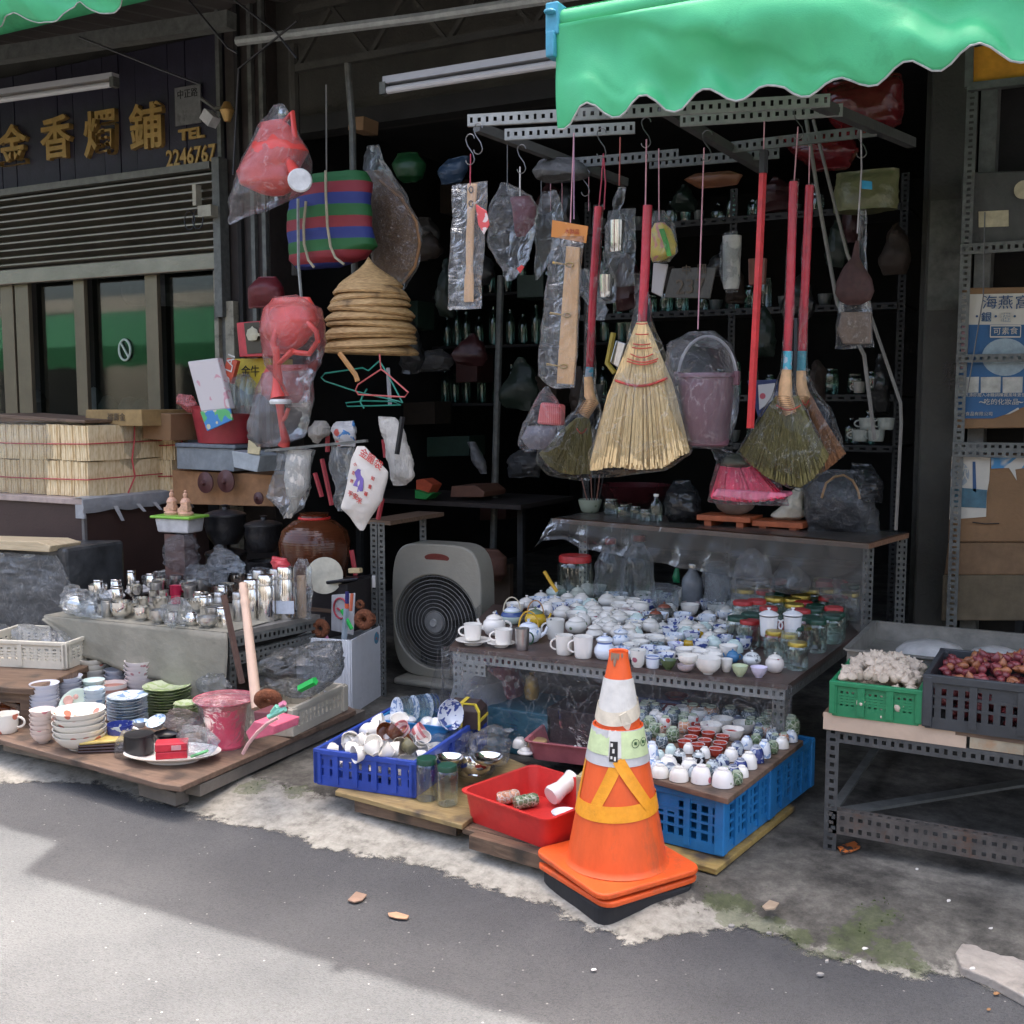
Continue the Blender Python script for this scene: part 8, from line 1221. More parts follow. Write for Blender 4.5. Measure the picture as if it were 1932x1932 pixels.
for i,(x,y,w_,h)in enumerate([(375,225,80,90),(450,235,90,70),(510,245,60,70),(560,262,60,70),(620,262,70,150)]):CS('jar' if i<4 else 'bottle',x,y,w_,h,mGlass,['first glass right of the sage cup','second glass right of the sage cup','third small glass on the raised shelf','small glass at the front of the raised shelf','clear bottle with cream top before the dark bundles'][i],mat2=mGlass if i<4 else cer('cream glaze'),base=.8)
C(kS,'wok',500,190,420,130,M('dark maroon enamel',(.05,.01,.012),.25),'large dark maroon basin upside in shadow behind the glasses',S_,base=.2)
for i,(rw,mt)in enumerate([([(35,720,800),(100,690,850),(200,680,870),(280,700,840)],'b'),([(-15,1480,1700),(60,1440,1760),(200,1430,1780),(320,1460,1760)],'c'),([(-60,1690,1790),(60,1700,1850),(150,1720,1850)],'d')]):
 pouch('dark_bundle',kr(kS,rw),place(760 if i==0 else 1500,960,S_).y if False else sa.y+.12-.0,.18,M('black shiny bag',(.02,.021,.022),.22,bump=.8,bscale=20)if mt!='c' else M('black netting',(.035,.035,.038),.5,bump=.8,bscale=60),amp=.014,fs=10,seed=i,label=['black plastic bag beside the orange rack','black basket in plastic with amber handle on the raised shelf','black shiny bag hanging by the right end of the raised shelf'][i],cat='bag')
cord('amber_arch',kp(kS,[(1520,130),(1545,50),(1590,15),(1640,5),(1690,35),(1720,90),(1728,135)]),sa.y+.02,.006,M('bamboo handle',(.4,.2,.1)),'amber arched handle over the black basket','handle');pouch('plastic_bag',kr(kS,[(-20,1480,1740),(80,1430,1800),(200,1430,1830),(330,1450,1830)]),sa.y+.04,.25,clear('dull shelf bag',a=.05,streak=.3,scale=8,body=(.4,.4,.4)),amp=.014,label='dull clear bag around the black basket',cat='plastic bag')
mOr=M('orange brown rack wood',(.40,.10,.035),.5)
for i,(x0,x1,y0,y1)in enumerate([(845,1135,222,248),(1145,1420,250,280)]):
 a=fpt(*kS(x0,y1),sa.y+.03);b2=fpt(*kS(x1,y1),sa.y+.03-.02);t=thing('footed_board',['left','right'][i]+' orange brown footed board on the raised shelf','board',a,math.atan2((b2-a).y,(b2-a).x));Lb=(b2-a).length;MB().box((Lb/2,.08,.013),(Lb,.18,.026)).build('board',mOr,t,bevel=.002)
 for q in(.2,.8):MB().box((Lb*q,.08,-.016),(.035,.16,.032)).build('foot',mOr,t)
C(kS,'wok',1050,218,240,75,M('grey brown earthenware',(.20,.16,.135),.6),'grey brown earthenware bowl on the left footed board',1,p=fpt(*kS(1050,218),sa.y+.12));
pouch('white_bag',kr(kS,[(75,1380,1420),(110,1350,1425),(170,1300,1420),(230,1240,1425),(250,1260,1400)]),sa.y+.12,.12,M('milky cream bag',(.46,.42,.33),.4,bump=.4),amp=.008,label='cream coloured tied bag on the right footed board',cat='bag')
def CB(kind,x,y,w_,h,mat,label,**k):return C(kS,kind,x,y,w_,h,mat,label,T_,**k)
CB('jar',180,700,200,250,mGlass,'wide glass jar with red lid at the rear left of the table',mat2=mLidR,base=.8);CB('bottle',370,690,150,330,mGlass,'left clear bottle with red cap in plastic',mat2=mLidR,base=.8);CB('bottle',525,690,170,345,mGlass,'right clear bottle with red cap in plastic',mat2=mLidR,base=.8)
for i,rw in enumerate([[(385,340,400),(480,300,430),(650,280,440),(700,300,420)],[(365,500,560),(470,440,610),(650,420,610),(700,440,600)]]):pouch('plastic_bag',kr(kS,rw),sa.y-.12,.12,mFilm,amp=.012,seed=i*5,label=['clear bag around the left red capped bottle','clear bag around the right red capped bottle'][i],cat='plastic bag')
CB('canister',680,740,120,110,mGlass,'low glass container in film at the rear middle',base=.8);CB('bottle',815,735,115,240,M('grey glass dispenser',(.20,.22,.24),.2),'dispenser bottle with shiny metal cap',mat2=mSteel,base=.8);CB('canister',950,740,130,240,M('milky cylinder',(.20,.21,.22),.35),'milky cylinder in wrinkled plastic beside the dispenser',base=.8);CB('canister',1140,730,190,150,cer('grey cream drum',(.36,.35,.31)),'wide cream drum inside the tall peaked bag',base=.8)
for i,rw in enumerate([[(480,870,1010),(560,875,1030),(700,880,1025),(745,890,1010)],[(400,1120,1160),(470,1070,1230),(570,1040,1260),(700,1040,1250),(745,1060,1230)],[(480,1310,1380),(560,1260,1450),(640,1260,1450)],[(560,1590,1620),(650,1590,1680),(720,1600,1680)],[(600,610,740),(680,600,745),(740,620,740)]]):pouch('plastic_bag',kr(kS,rw),sa.y-.18-.02*i,.14,bagm if i!=1 else mFilmM,amp=.014,seed=i*9+2,label=['wrinkled bag around the milky cylinder','tall peaked clear bag in the rear middle of the table','domed shiny bag behind the jars','shiny bag at the right rear corner of the table','film around the low glass container'][i],cat='plastic bag')
pouch('green_bottle',kr(kS,[(510,725,745),(560,710,750),(590,715,750)]),sa.y-.05,.04,M('deep green',(.01,.15,.06),.3),amp=.001,label='deep green plastic nozzle among the bottles',cat='nozzle')
YB2=5.35;bxr=thing('box_shelf','rusty perforated angle iron shelf with cartons at the right','shelf',(fpt(1795,900,YB2).x,YB2,0));o_=bxr.location
for x_,w2 in((0,.045),(1.4,.045)):angle('post',V(o_.x+x_,YB2+.02,ZP),V(o_.x+x_,YB2+.02,2.9),(1,0,0),(0,1,0),mGreyP if False else mBar,bxr,w2,.04)
for(v_,hh,rr)in((468,.045,1),(676,.035,1),(849,.065,2)):
 z=fpt(1860,v_,YB2).z;angle('shelf_rail',V(o_.x,YB2,z+hh/2),V(o_.x+1.4,YB2,z+hh/2),(0,0,-1),(0,1,0),mBar,bxr,hh,.03,rr,.03)
def rbox(label,pts,Y,mat,th=.35,nm='cardboard_box'):return box_uv(nm,label,'box',pts,Y,th,mat,bevel=.006)
rbox('grey metal case with a cream label at the upper right',[(1815,325),(2100,318),(2100,455),(1812,462)],YB2+.06,M('dark grey case',(.06,.06,.055),.6),nm='metal_case');box_uv('cream_label','cream label on the dark grey case','label',[(1846,399),(1903,396),(1903,427),(1846,429)],YB2+.056,.003,M('cream label',(.46,.40,.26),.6,var=.3,nscale=20));tag(MB().lathe([(0,0),(.04,0),(.04,.006),(0,.006)],20).build('round_gauge',M('cream label',(.5,.4,.3)),loc=fpt(1932,358,YB2+.055),rot=(PI/2,0,0)),'round cream disc at the right edge on the grey case','disc')
for k in range(6):a=2*PI*k/6;
pbx=rbox('big carton printed with blue and white Chinese lettering and a white oval',kp(kP,[(160,0),(1500,-20),(1500,1590),(75,1610),(80,1480),(120,400)])+[],YB2+.05,mCard)
def P3(x,y,d=.0):return fpt(*kP(x,y),YB2+.046-d)
def pad(name,pts,mat,d=0,th=.003):o=MB().prism([P3(x,y,d)-pbx.location for x,y in pts],(0,th,0)).build(name,mat,pbx);return o
mWP=M('cream printed card',(.50,.47,.40),.6,var=.1,nscale=8,dirt=((.3,.25,.18),.68));mBP=M('deep blue print',(.01,.085,.21),.5,var=.12,nscale=6)
pad('white_print',[(165,75),(1500,50),(1500,420),(115,420),(118,290)],mWP,0);pad('blue_print',[(108,420),(1500,420),(1500,1330),(860,1360),(640,1450),(520,1490),(75,1490)],mBP,.0)
pad('pink_tape',[(155,410),(235,410),(215,910),(140,925)],M('pink tape',(.45,.26,.28),.5),.004);pad('torn_edge',[(650,1450),(800,1365),(810,1385),(700,1440)],mWP,.004)
ov=[(650+265*math.cos(a),790+215*math.sin(a))for a in[2*PI*k/28 for k in range(28)]];pad('oval_print',ov,M('pale grey blue print',(.26,.33,.36),.6,var=.25,nscale=25),.004)
for a in(0,250,500):pad('picture_print',[(122+a,1020),(352+a,1015),(345+a,1195),(122+a,1200)],M('pale picture print',(.42,.41,.36),.6,var=.3,nscale=22),.004)
for x in(435,655):pad('square_print',[(x-52,290),(x+60,285),(x+55,390),(x-52,385)],M('mid blue print',(.06,.18,.32)if x>500 else(.26,.30,.32),.5),.004)
pb=lambda x,y,d=.006:P3(x,y,d)-pbx.location;mBT=M('navy print',(.012,.06,.16),.5)
for ch,x in(('海',475),('燕',655),('窩',850)):text(ch,.064,mBT,pbx,pb(x,175),ext=.001,name='character')
text('糊',.045,mWP,pbx,pb(655,338),ext=.001);text('銀',.045,M('navy print',(.0,.0,.0)),pbx,pb(435,338),ext=.001)
for x in(328,543,760):text('·',.09,mBT,pbx,pb(x,335),ext=.001)
fr_=MB();[fr_.bar(pb(*a),pb(*b2),.003,.006)for a,b2 in(((480,432),(830,432)),((480,560),(825,560)),((485,432),(480,560)),((830,432),(825,560)))];fr_.build('frame_print',mWP,pbx);text('可素食',.034,mWP,pbx,pb(655,498),ext=.001)
text('吃的化妝品',.029,mWP,pbx,pb(605,1305),ext=.001);text('~',.05,mWP,pbx,pb(390,1300),ext=.001);text('~',.05,mWP,pbx,pb(820,1300),ext=.001);text('海燕食品有限公司',.019,mWP,pbx,pb(300,1440),ext=.001)
for a,s in((235,'加水煮沸即可'),(480,'加入冰糖調味'),(735,'冷藏風味更佳')):text(s,.018,mWP,pbx,pb(a,1225),ext=.0006)
b3=rbox('torn brown carton with a blue sea picture below the rail',kp(kT,[(235,745),(900,745),(900,1290),(215,1290)]),YB2+.05,mCard)
def T3(x,y):return fpt(*kT(x,y),YB2+.045)-b3.location
MB().prism([T3(*p)for p in[(238,748),(483,755),(475,900),(460,980),(455,1130),(222,1148)]],(0,.003,0)).build('blue_picture',mWP,b3);MB().prism([V(0,-.003,0)+T3(*p)for p in[(232,940),(462,960),(455,1075),(228,1065)]],(0,.003,0)).build('sea_print',M('sea print',(.05,.14,.19),.5,var=.5,nscale=12),b3);MB().prism([V(0,-.003,0)+T3(290+60*math.cos(a),860+75*math.sin(a))for a in[2*PI*k/16 for k in range(16)]],(0,.003,0)).build('round_print',M('mid blue print',(.06,.18,.32)),b3);text('飲',.08,mWP,b3,T3(305,860)+V(0,-.005,0),ext=.001,sx=.7);MB().prism([V(0,-.003,0)+T3(*p)for p in[(370,780),(388,780),(395,975),(372,965)]],(0,.003,0)).build('dark_stroke',mBT,b3)
MB().prism([T3(*p)for p in[(487,755),(700,755),(700,820),(640,830),(650,900),(620,850),(600,820),(488,825)]],(0,.003,0)).build('torn_label',cer('torn blue label',(.5,.48,.42),(('noise',(.03,.2,.4),6,.5),),.5),b3);MB().tube([T3(370,1165)+V(0,-.002,0),T3(450,1175)+V(0,-.002,0),T3(540,1172)+V(0,-.002,0)],.003,4).build('pen_mark',mDark,b3)
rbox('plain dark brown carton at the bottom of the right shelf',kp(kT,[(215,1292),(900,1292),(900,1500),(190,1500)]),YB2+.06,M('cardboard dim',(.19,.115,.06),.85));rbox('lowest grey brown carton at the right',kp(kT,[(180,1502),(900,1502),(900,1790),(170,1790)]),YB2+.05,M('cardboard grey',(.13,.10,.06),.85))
og=box_uv('orange_sign','orange signboard in a grey frame at the top right','sign',[(1832,90),(2100,40),(2100,130),(1830,160)],4.9,.03,M('orange sign',(.62,.26,.02),.5));MB().bar(fpt(1826,165,4.89)-og.location,fpt(2100,134,4.89)-og.location,.03,.03).bar(fpt(1828,165,4.89)-og.location,fpt(1830,85,4.89)-og.location,.03,.03).build('frame',mBar,og)
cord('cable',[(1858,400),(1855,560),(1825,740)],5.3,.003,mWire,'thin grey wire hanging beside the cartons','cable')
vz=.5;va,vb_=at(1552,1345,z=vz),at(2150,1435,z=vz);vb_=V(va.x+1.1,va.y-.03,vz);vt=thing('vegetable_table','angle iron table with cardboard top carrying garlic and shallots','table',va)
MB().prism([V(0,0,0),vb_-va,vb_-va+V(0,1.3,0),V(.0,1.3,0)],(0,0,-.012)).build('table_top',mOldWood,vt);mPC=M('pale pinkish cardboard',(.50,.38,.28),.8,var=.08,dirt=((.25,.17,.11),.68))
MB().box((.22,-.008,-.022),(.43,.006,.055)).build('cardboard_edge',mPC,vt);MB().box((.52,-.008,-.022),(.15,.006,.05)).build('cardboard_edge',M('printed card edge',(.36,.31,.22),.7,dirt=((.35,.2,.1),.5)),vt)
angle('top_rail',va+V(.05,.0,-.05),vb_+V(0,0,-.05),(0,0,-1),(0,1,0),M('dark table iron',(.07,.073,.072),.6,.2,.35,20),vt,.04,.03);
for x_,y_ in((.015,0),(1.05,0),(.015,1.25),(1.05,1.25)):angle('leg',va+V(x_,y_,-.015),V(va.x+x_,va.y+y_,ZP),(1,0,0),(0,1,0),M('dark table iron',(.07,.07,.07)),vt,.04,.04)
angle('lower_rail',V(va.x+.03,va.y,ZP+.135),V(va.x+1.05,va.y,ZP+.135),(0,0,-1),(0,1,0),M('rusty angle iron',(.10,.09,.08),.65,.2,.35,20,((.13,.06,.03),.52)),vt,.075,.04,2,.028);MB().bar(V(.03,.03,.16-.5),V(1.0,1.2,.14-.5),.05,.01).bar(V(.03,.05,.16-.5),V(.03,1.2,.14-.5),.03,.01).build('lower_brace',mBar,vt)
ga=at(1562,1342,z=vz);gb=at(1688,1352,z=vz);mGr=mGreenP;gw=.265;gp_=V(va.x+.03+gw/2,va.y+.15,vz+.001)
crate('vegetable_basket','green plastic basket heaped with white garlic',gp_,(gw,.33,.115),.02,mGr,None,15,18,(4,4),rim=.016,holes=.45,cat='basket',corner=.02,post=3)
kq2=V(gp_.x+gw/2+.02+.27,gp_.y+.03,vz+.001);crate('vegetable_crate','dark grey plastic crate heaped with red shallots',kq2,(.54,.40,.17),0,mGreyP,None,16,11,(2,2),rim=.026,holes=.42,rail=True,corner=.03,post=4)
crate('vegetable_crate','second dark grey crate in front at the right edge',V(kq2.x+.24,kq2.y-.235,vz-.03),(.30,.12,.135),0,M('blackish plastic',(.02,.024,.03),.45),None,8,3,(2,2),rim=.02,holes=.4,corner=.03)
mGar=M('papery garlic skin',(.50,.42,.33),.6,var=.18,nscale=40,stretch=(2,2,.5));mSha=M('red shallot skin',(.17,.030,.035),.4,var=.45,nscale=30,stretch=(2,2,.5))
garl=MB().lathe([(0,0),(.010,.001),(.021,.008),(.0245,.018),(.020,.028),(.009,.036),(.0045,.042),(.003,.048),(0,.048)],12,wob=.09).mesh('garlic_bulb',mGar,True);shal=MB().lathe([(0,0),(.008,.004),(.0165,.016),(.0175,.026),(.012,.038),(.004,.046),(.0015,.052),(0,.052)],10,wob=.07).mesh('shallot',mSha,True);garl.transform(Matrix.Scale(.74,4));shal.transform(Matrix.Scale(.76,4));shal2=shal.copy();shal2.materials.clear();shal2.materials.append(M('coppery shallot skin',(.27,.095,.04),.4,var=.45,nscale=30,stretch=(2,2,.5)))
rnd=random.Random(4)
def heap(me_,nm,n,c,w2,d2,z0,hump,lab,grp,cat,alt=None,tiltm=1.6):
 mb=MB()
 for i in range(n):
  x=rnd.uniform(-.5,.5)*w2;y=rnd.uniform(-.5,.5)*d2;z=z0+hump*(1-(2*x/w2)**2*.7)*(1-(2*y/d2)**2*.6)+rnd.uniform(-.006,.008)
  pos=('front ' if y<-d2/6 else 'rear ' if y>d2/6 else 'middle ')+('left' if x<-w2/6 else 'right' if x>w2/6 else 'centre');tag(inst(nm,alt if alt and rnd.random()<.3 else me_,None,(c.x+x,c.y+y,z),(rnd.uniform(-tiltm,tiltm),rnd.uniform(-tiltm,tiltm),rnd.uniform(0,6))),lab+', %s part'%pos,cat,grp)
 vs2=[v.co.copy()for v in me_.vertices];fs3=[tuple(p.vertices)for p in me_.polygons]
 for i in range(300):
  R_=Matrix.Rotation(rnd.uniform(0,6),3,'X')@Matrix.Rotation(rnd.uniform(0,6),3,'Y');o_=V(rnd.uniform(-.5,.5)*w2*1.02,rnd.uniform(-.5,.5)*d2,rnd.uniform(.03,max(.05,z0-vz-.0)));mb.add([R_@v+o_ for v in vs2],fs3)
 st=mb.build(nm+'_heap',me_.materials[0],loc=(c.x,c.y,vz),smooth=True);tag(stuff(st),'lower layers of the %s heap'%nm.replace('_',' '),cat)
heap(garl,'garlic_bulb',190,V(gp_.x,gp_.y,0),gw-.05,.29,vz+.095,.06,'whole white garlic bulb in the green basket heap','garlic bulbs in the green basket','garlic',tiltm=.9)
heap(shal,'shallot',190,V(kq2.x,kq2.y+.0,0),.48,.34,vz+.13,.055,'red shallot in the dark grey crate heap','shallots in the dark grey crate','shallot',shal2)
tp=thing('metal_tray','worn metal tray with bags of white powder behind the garlic','tray',V(va.x+.30,va.y+.72,vz+.05));mTr=M('worn zinc tray',(.26,.25,.22),.5,.5,.3)
MB().box((0,0,0),(.62,.56,.004)).box((0,-.28,.035),(.62,.006,.075)).box((0,.28,.035),(.62,.006,.075)).box((-.31,0,.035),(.006,.56,.075)).box((.31,0,.035),(.006,.56,.075)).build('tray_body',mTr,tp);MB().box((0,-.29,.072),(.63,.02,.006)).box((0,.285,.072),(.63,.02,.006)).box((-.315,0,.072),(.02,.57,.006)).box((.315,0,.072),(.02,.57,.006)).build('rim',mTr,tp)
for i,(dx,dy,s1)in enumerate([(-.06,-.02,.11),(.16,-.02,.09)]):tag(MB().lathe([(0,0),(s1,.01),(s1*1.15,.03),(s1*.9,.055),(s1*.4,.07),(0,.072)],18,wob=.05).build('powder_bag',M('milky powder bag',(.42,.41,.39),.3,bump=.5,bscale=20),loc=tp.location+V(dx,dy,.005),smooth=True),['left larger','right smaller'][i]+' bag of white powder in the metal tray','bag')
tag(MB().lathe([(0,0),(.13,.01),(.14,.06),(.08,.09),(0,.10)],18,wob=.08).build('dried_goods_bag',cer('beige dried goods',(.40,.32,.20),(('noise',(.20,.10,.06),40,.55),('spot',(.55,.5,.42),50,.2)),.6),loc=V(va.x+.80,va.y+.60,vz+.06),smooth=True),'bag of beige dried goods at the right edge behind the shallots','bag')
def flat_bit(nm,label,cat,uv,z,mat,th=.004):P=[at(u,v_,z=z)for u,v_ in uv];c=sum(P,V(0,0,0))/len(P);tag(MB().prism([p-c for p in P],(0,0,th)).build(nm,mat,loc=c),label,cat)
mLeafD=M('dry leaf',(.34,.18,.08),.8,var=.3,nscale=40)
flat_bit('wood_chip','pale orange wood chip lying on the asphalt','chip',[(732,1724),(748,1722),(772,1729),(768,1735),(750,1734),(734,1730)],.006,M('pale chip',(.42,.25,.15),.7),.003)
flat_bit('dead_leaf','dry brown leaf lying on the shaded asphalt','leaf',[(656,1700),(672,1684),(692,1690),(684,1700),(668,1704)],.006,M('faded leaf',(.26,.17,.12),.8));flat_bit('dead_leaf','curled pale leaf on the mossy pavement','leaf',[(1438,1712),(1452,1700),(1470,1706),(1462,1716),(1444,1718)],.05,M('pale leaf',(.36,.28,.20)),.004)
flat_bit('food_wrapper','orange and black snack wrapper on the pavement by the table leg','wrapper',[(1580,1600),(1612,1590),(1625,1600),(1606,1608),(1588,1612)],.05,cer('orange black wrapper',(.50,.14,.03),(('noise',(.03,.03,.03),40,.52),),.4),.006)
rnd=random.Random(9);bits=[(1620,1815,'w'),(1632,1790,'w'),(1548,1840,'g'),(1700,1585,'w'),(1730,1640,'w'),(1380,1748,'g'),(1880,1875,'l'),(1865,1905,'l'),(1835,1828,'w'),(1560,1815,'g'),(1790,1700,'w'),(1450,1762,'g'),(1870,1752,'w'),(1260,1650,'g'),(500,1600,'d'),(230,1660,'d'),(130,1812,'d'),(370,1800,'g'),(1000,1850,'g'),(900,1900,'d'),(1240,1900,'g'),(1120,1830,'w'),(640,1830,'g')]
for i,(u,v_,c)in enumerate(bits):
 if c=='d' or(c=='g' and u<1300):continue
 r_=rnd.uniform(3,6);uv=[(u+r_*1.4*math.cos(a)*rnd.uniform(.6,1.2),v_+r_*.6*math.sin(a)*rnd.uniform(.6,1.2))for a in[k*PI/3 for k in range(6)]][::-1]
 flat_bit({'w':'paper_scrap','g':'pebble','l':'dead_leaf','d':'tar_spot'}[c],{'w':'tiny white paper scrap on the ground','g':'small grey pebble on the ground','l':'small orange brown leaf %s at the lower right corner'%('nearest the slab' if v_<1890 else 'farthest out'),'d':'dark flattened speck on the asphalt'}[c],{'w':'scrap','g':'pebble','l':'leaf','d':'speck'}[c],uv,.046 if(u>1500 and v_<1840)else .002 if c=='d' else .006,{'w':mRice,'g':M('pebble grey',(.3,.29,.27),.8),'l':mLeafD,'d':M('tar speck',(.05,.05,.05))}[c],.005 if c=='g' else .002)
for o in sc.objects:
 if o.name.split('.')[0]in('paper_scrap','pebble','tar_spot'):o['group']=o['label']+'s'
rnd=random.Random(21);mb=MB()
for c,rr in MP:
 for i in range(int(900*rr)):
  a=rnd.uniform(0,2*PI);q=rr*1.25*math.sqrt(rnd.random());x=c.x+q*math.cos(a);y=c.y+q*math.sin(a)
  if nz(x,y,5,14)<-.05+q/rr*.35 or y<edge_y(x)+.02:continue
  t=y-edge_y(x);s=min(1,max(0,t/.35));s=s*s*(3-2*s);z=.0015+(ZP-.0015)*s;h=rnd.uniform(.004,.010);w2=rnd.uniform(.0015,.004)
  for k in range(3):b2=rnd.uniform(0,2*PI);d=V(math.cos(b2),math.sin(b2),0);mb.add([V(x,y,z-.001)-d*w2,V(x,y,z-.001)+d*w2,V(x,y,z+h)+V(rnd.uniform(-1,1),rnd.uniform(-1,1),0)*.004],[(0,1,2)])
tag(stuff(mb.build('moss',M('moss green',(.06,.09,.02),.9,var=.5,nscale=50))),'short green moss tufts on the pavement edge','moss')
def filler(K,poly,n,dmin,z,kinds,labs,grp,taken):
 xs_=[p[0]for p in poly];ys_=[p[1]for p in poly];m_=0;tries=0
 def inside(x,y):
  c=False;j=len(poly)-1
  for i in range(len(poly)):
   (xi,yi),(xj,yj)=poly[i],poly[j]
   if(yi>y)!=(yj>y)and x<(xj-xi)*(y-yi)/(yj-yi)+xi:c=not c
   j=i
  return c
 while m_<n and tries<4000:
  tries+=1;x=rnd.uniform(min(xs_),max(xs_));y=rnd.uniform(min(ys_),max(ys_))
  if not inside(x,y):continue
  p=at(x,y,z=z)
  if any(math.hypot(p.x-a,p.y-b2)<dmin+r for a,b2,r in taken):continue
  i=rnd.randrange(len(kinds));kd,wd,h,mt=kinds[i];px_=('left','middle','right')[min(2,int(3*(x-min(xs_))/(max(xs_)-min(xs_))))];py_=('rear','central','front')[min(2,int(3*(y-min(ys_))/(max(ys_)-min(ys_))))];o=crock(kd,x,y,wd,h,mt,labs[i]+', %s %s part'%(py_,px_),z,p=p,group=grp,side=rnd.choice((-1,1)),mat2=(cFoot if kd=='yuno' else[mLidG,mLidR,mLidY][i]if kd=='jar' else mt),rz=rnd.uniform(-.8,.8));taken.append((p.x,p.y,mpp(p)*wd/2));m_+=1
taken=[]
bpy.context.view_layer.update()
for o in sc.objects:
 if o.parent is None and o.get('category')and 'crowd' not in o.name and abs(o.location.z-T_)<.03 and TFL.y-.1<o.location.y<TBR.y+.2 and o.location.x>-2.6:
  r_=(o.dimensions.x/2 if o.type=='MESH' else max([c.dimensions.x for c in o.children if c.name.startswith('body')]or[.08])/2);taken.append((o.location.x,o.location.y,r_))
kin=[('cup',36,20,mWhiteC),('bowl',40,18,mWhiteC),('inv',36,22,cMint),('cup',32,22,cBlueW),('lidpot',36,20,mCream),('inv',34,22,mWhiteC),('cup',34,20,cFlor),('rbowl',34,18,cBlueP)]
lab=['small white cup','small white bowl','mint green bowl upside down','small blue figured cup','small cream lidded pot','white bowl upside down','ivory cup with flower sprays','pale blue figured bowl']
filler(None,[(905,1195),(1000,1135),(1120,1120),(1450,1150),(1440,1210),(1350,1262),(1180,1250),(1090,1232)],90,.022,T_,kin,[l+' in a gap of the crowded table' for l in lab],'crockery filling the gaps of the long table',taken)
for i in range(14):
 x=1405+(i%5)*44+(i//5)*22;y=1238-(i//5)*22-(i%5)*16
 p=at(x,y,z=T_)
 if any(math.hypot(p.x-a,p.y-b2)<r+.03 for a,b2,r in taken):continue
 crock('jar',x,y,38,50,mGlass,'plain glass jar with %s lid in the jar cluster at the right table end'%['green','red','golden'][i%3],T_,p=p,mat2=[mLidG,mLidR,mLidY][i%3],group='glass storage jars on the table');taken.append((p.x,p.y,.04))
taken=[]
for o in sc.objects:
 if o.parent is None and o.get('category')and abs(o.location.z-BZ)<.02 and o.location.x>-1.7:taken.append((o.location.x,o.location.y,(o.dimensions.x/2 if o.type=='MESH' else max([c.dimensions.x for c in o.children]or[.06])/2)))
kin=[('inv',27,20,mWhiteC),('inv',26,20,cBlueP),('yuno',25,24,cGreenN),('yuno',25,24,cSlateN),('inv',27,20,cNavy2)]
filler(None,[(1205,1350),(1260,1335),(1500,1395),(1440,1440),(1375,1490),(1225,1462)],40,.008,BZ+.002,kin,[l+' between others on the board' for l in('small white cup upside down','pale blue figured cup upside down','green netted tea cup','slate netted tea cup','slate printed bowl upside down')],'cups filling the gaps of the plywood board',taken)
taken=[]
for o in sc.objects:
 if o.parent is None and o.get('category')and abs(o.location.z-LT)<.03 and-4.5<o.location.x<-3.1 and 'table' not in o.name:taken.append((o.location.x,o.location.y,.045))
kin=[('rbowl',36,26,mSteel),('canister',20,34,mSteel),('canister',25,30,mSteelD),('rbowl',30,26,mSteel),('canister',17,38,mSteel)]
filler(None,[(120,1150),(200,1118),(350,1095),(560,1110),(580,1150),(430,1180),(250,1165)],46,.008,LT+.004,kin,[l+' between others on the khaki clothed table' for l in('round polished steel pot','short shiny steel can','dull steel can','small deep steel bowl','slim steel can')],'steel ware filling the khaki clothed table',taken)
taken=[(o.location.x,o.location.y,.045)for o in sc.objects if o.parent is None and o.name.startswith(('glass_jar','red_box'))and abs(o.location.z-T_)<.05]
filler(None,[(1400,1150),(1440,1140),(1620,1168),(1600,1196),(1490,1272),(1400,1225)],26,.016,T_,[('jar',40,52,mGlass)]*3,['clear glass jar with %s lid crowded at the right table end'%c for c in('green','red','golden')],'glass storage jars on the table',taken)
hs=random.Random(77);dk_=[M('murky film',(.022,.022,.021),.3,bump=.8,bscale=25),M('murky brown goods',(.025,.015,.009),.7),M('murky green goods',(.008,.016,.010),.5),M('murky red goods',(.03,.006,.006),.5)]  # goods coloured near black in place of the shop's inner shade
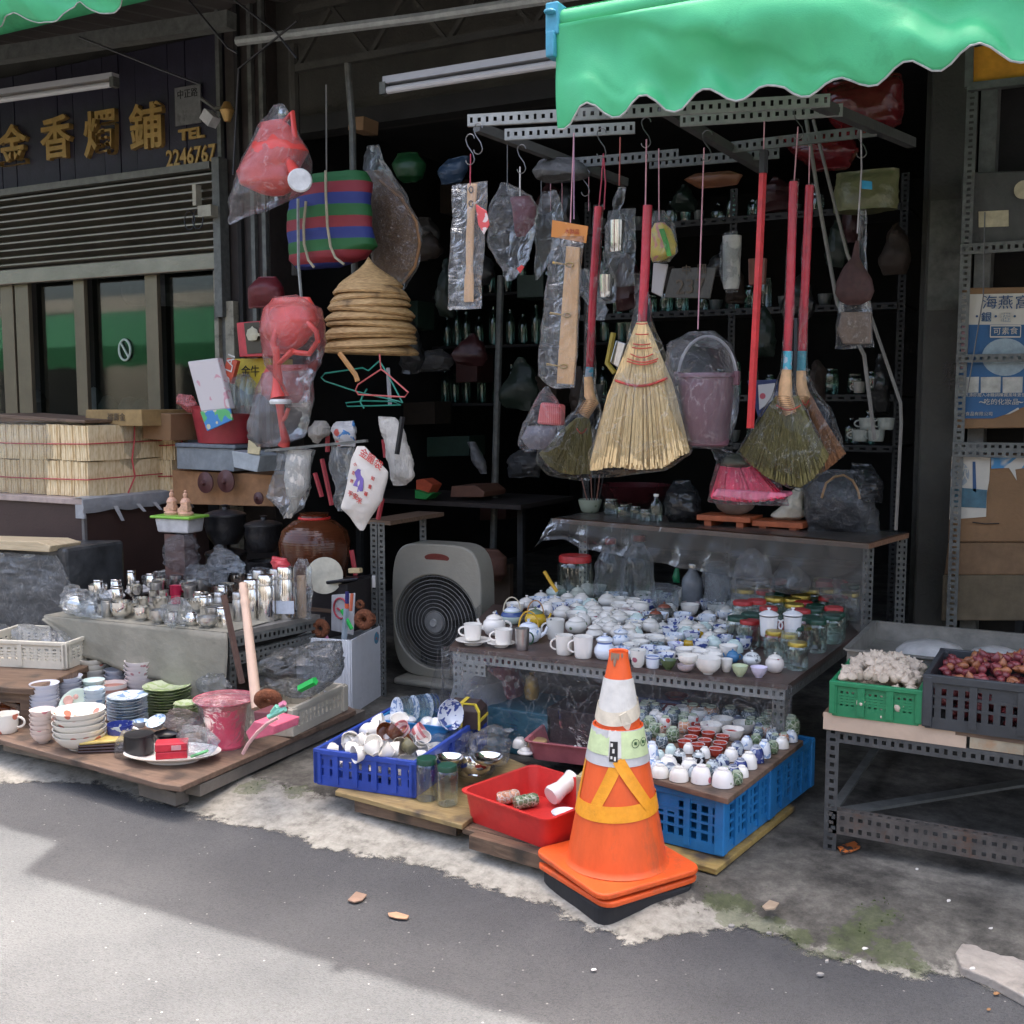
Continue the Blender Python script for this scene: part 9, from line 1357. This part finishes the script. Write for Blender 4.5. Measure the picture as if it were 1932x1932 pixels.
for i in range(26):
 u=770+i*37+hs.uniform(-12,12);v_=hs.uniform(330,520)if i%3 else hs.uniform(560,700);w2=hs.uniform(18,38);h=hs.uniform(45,110)
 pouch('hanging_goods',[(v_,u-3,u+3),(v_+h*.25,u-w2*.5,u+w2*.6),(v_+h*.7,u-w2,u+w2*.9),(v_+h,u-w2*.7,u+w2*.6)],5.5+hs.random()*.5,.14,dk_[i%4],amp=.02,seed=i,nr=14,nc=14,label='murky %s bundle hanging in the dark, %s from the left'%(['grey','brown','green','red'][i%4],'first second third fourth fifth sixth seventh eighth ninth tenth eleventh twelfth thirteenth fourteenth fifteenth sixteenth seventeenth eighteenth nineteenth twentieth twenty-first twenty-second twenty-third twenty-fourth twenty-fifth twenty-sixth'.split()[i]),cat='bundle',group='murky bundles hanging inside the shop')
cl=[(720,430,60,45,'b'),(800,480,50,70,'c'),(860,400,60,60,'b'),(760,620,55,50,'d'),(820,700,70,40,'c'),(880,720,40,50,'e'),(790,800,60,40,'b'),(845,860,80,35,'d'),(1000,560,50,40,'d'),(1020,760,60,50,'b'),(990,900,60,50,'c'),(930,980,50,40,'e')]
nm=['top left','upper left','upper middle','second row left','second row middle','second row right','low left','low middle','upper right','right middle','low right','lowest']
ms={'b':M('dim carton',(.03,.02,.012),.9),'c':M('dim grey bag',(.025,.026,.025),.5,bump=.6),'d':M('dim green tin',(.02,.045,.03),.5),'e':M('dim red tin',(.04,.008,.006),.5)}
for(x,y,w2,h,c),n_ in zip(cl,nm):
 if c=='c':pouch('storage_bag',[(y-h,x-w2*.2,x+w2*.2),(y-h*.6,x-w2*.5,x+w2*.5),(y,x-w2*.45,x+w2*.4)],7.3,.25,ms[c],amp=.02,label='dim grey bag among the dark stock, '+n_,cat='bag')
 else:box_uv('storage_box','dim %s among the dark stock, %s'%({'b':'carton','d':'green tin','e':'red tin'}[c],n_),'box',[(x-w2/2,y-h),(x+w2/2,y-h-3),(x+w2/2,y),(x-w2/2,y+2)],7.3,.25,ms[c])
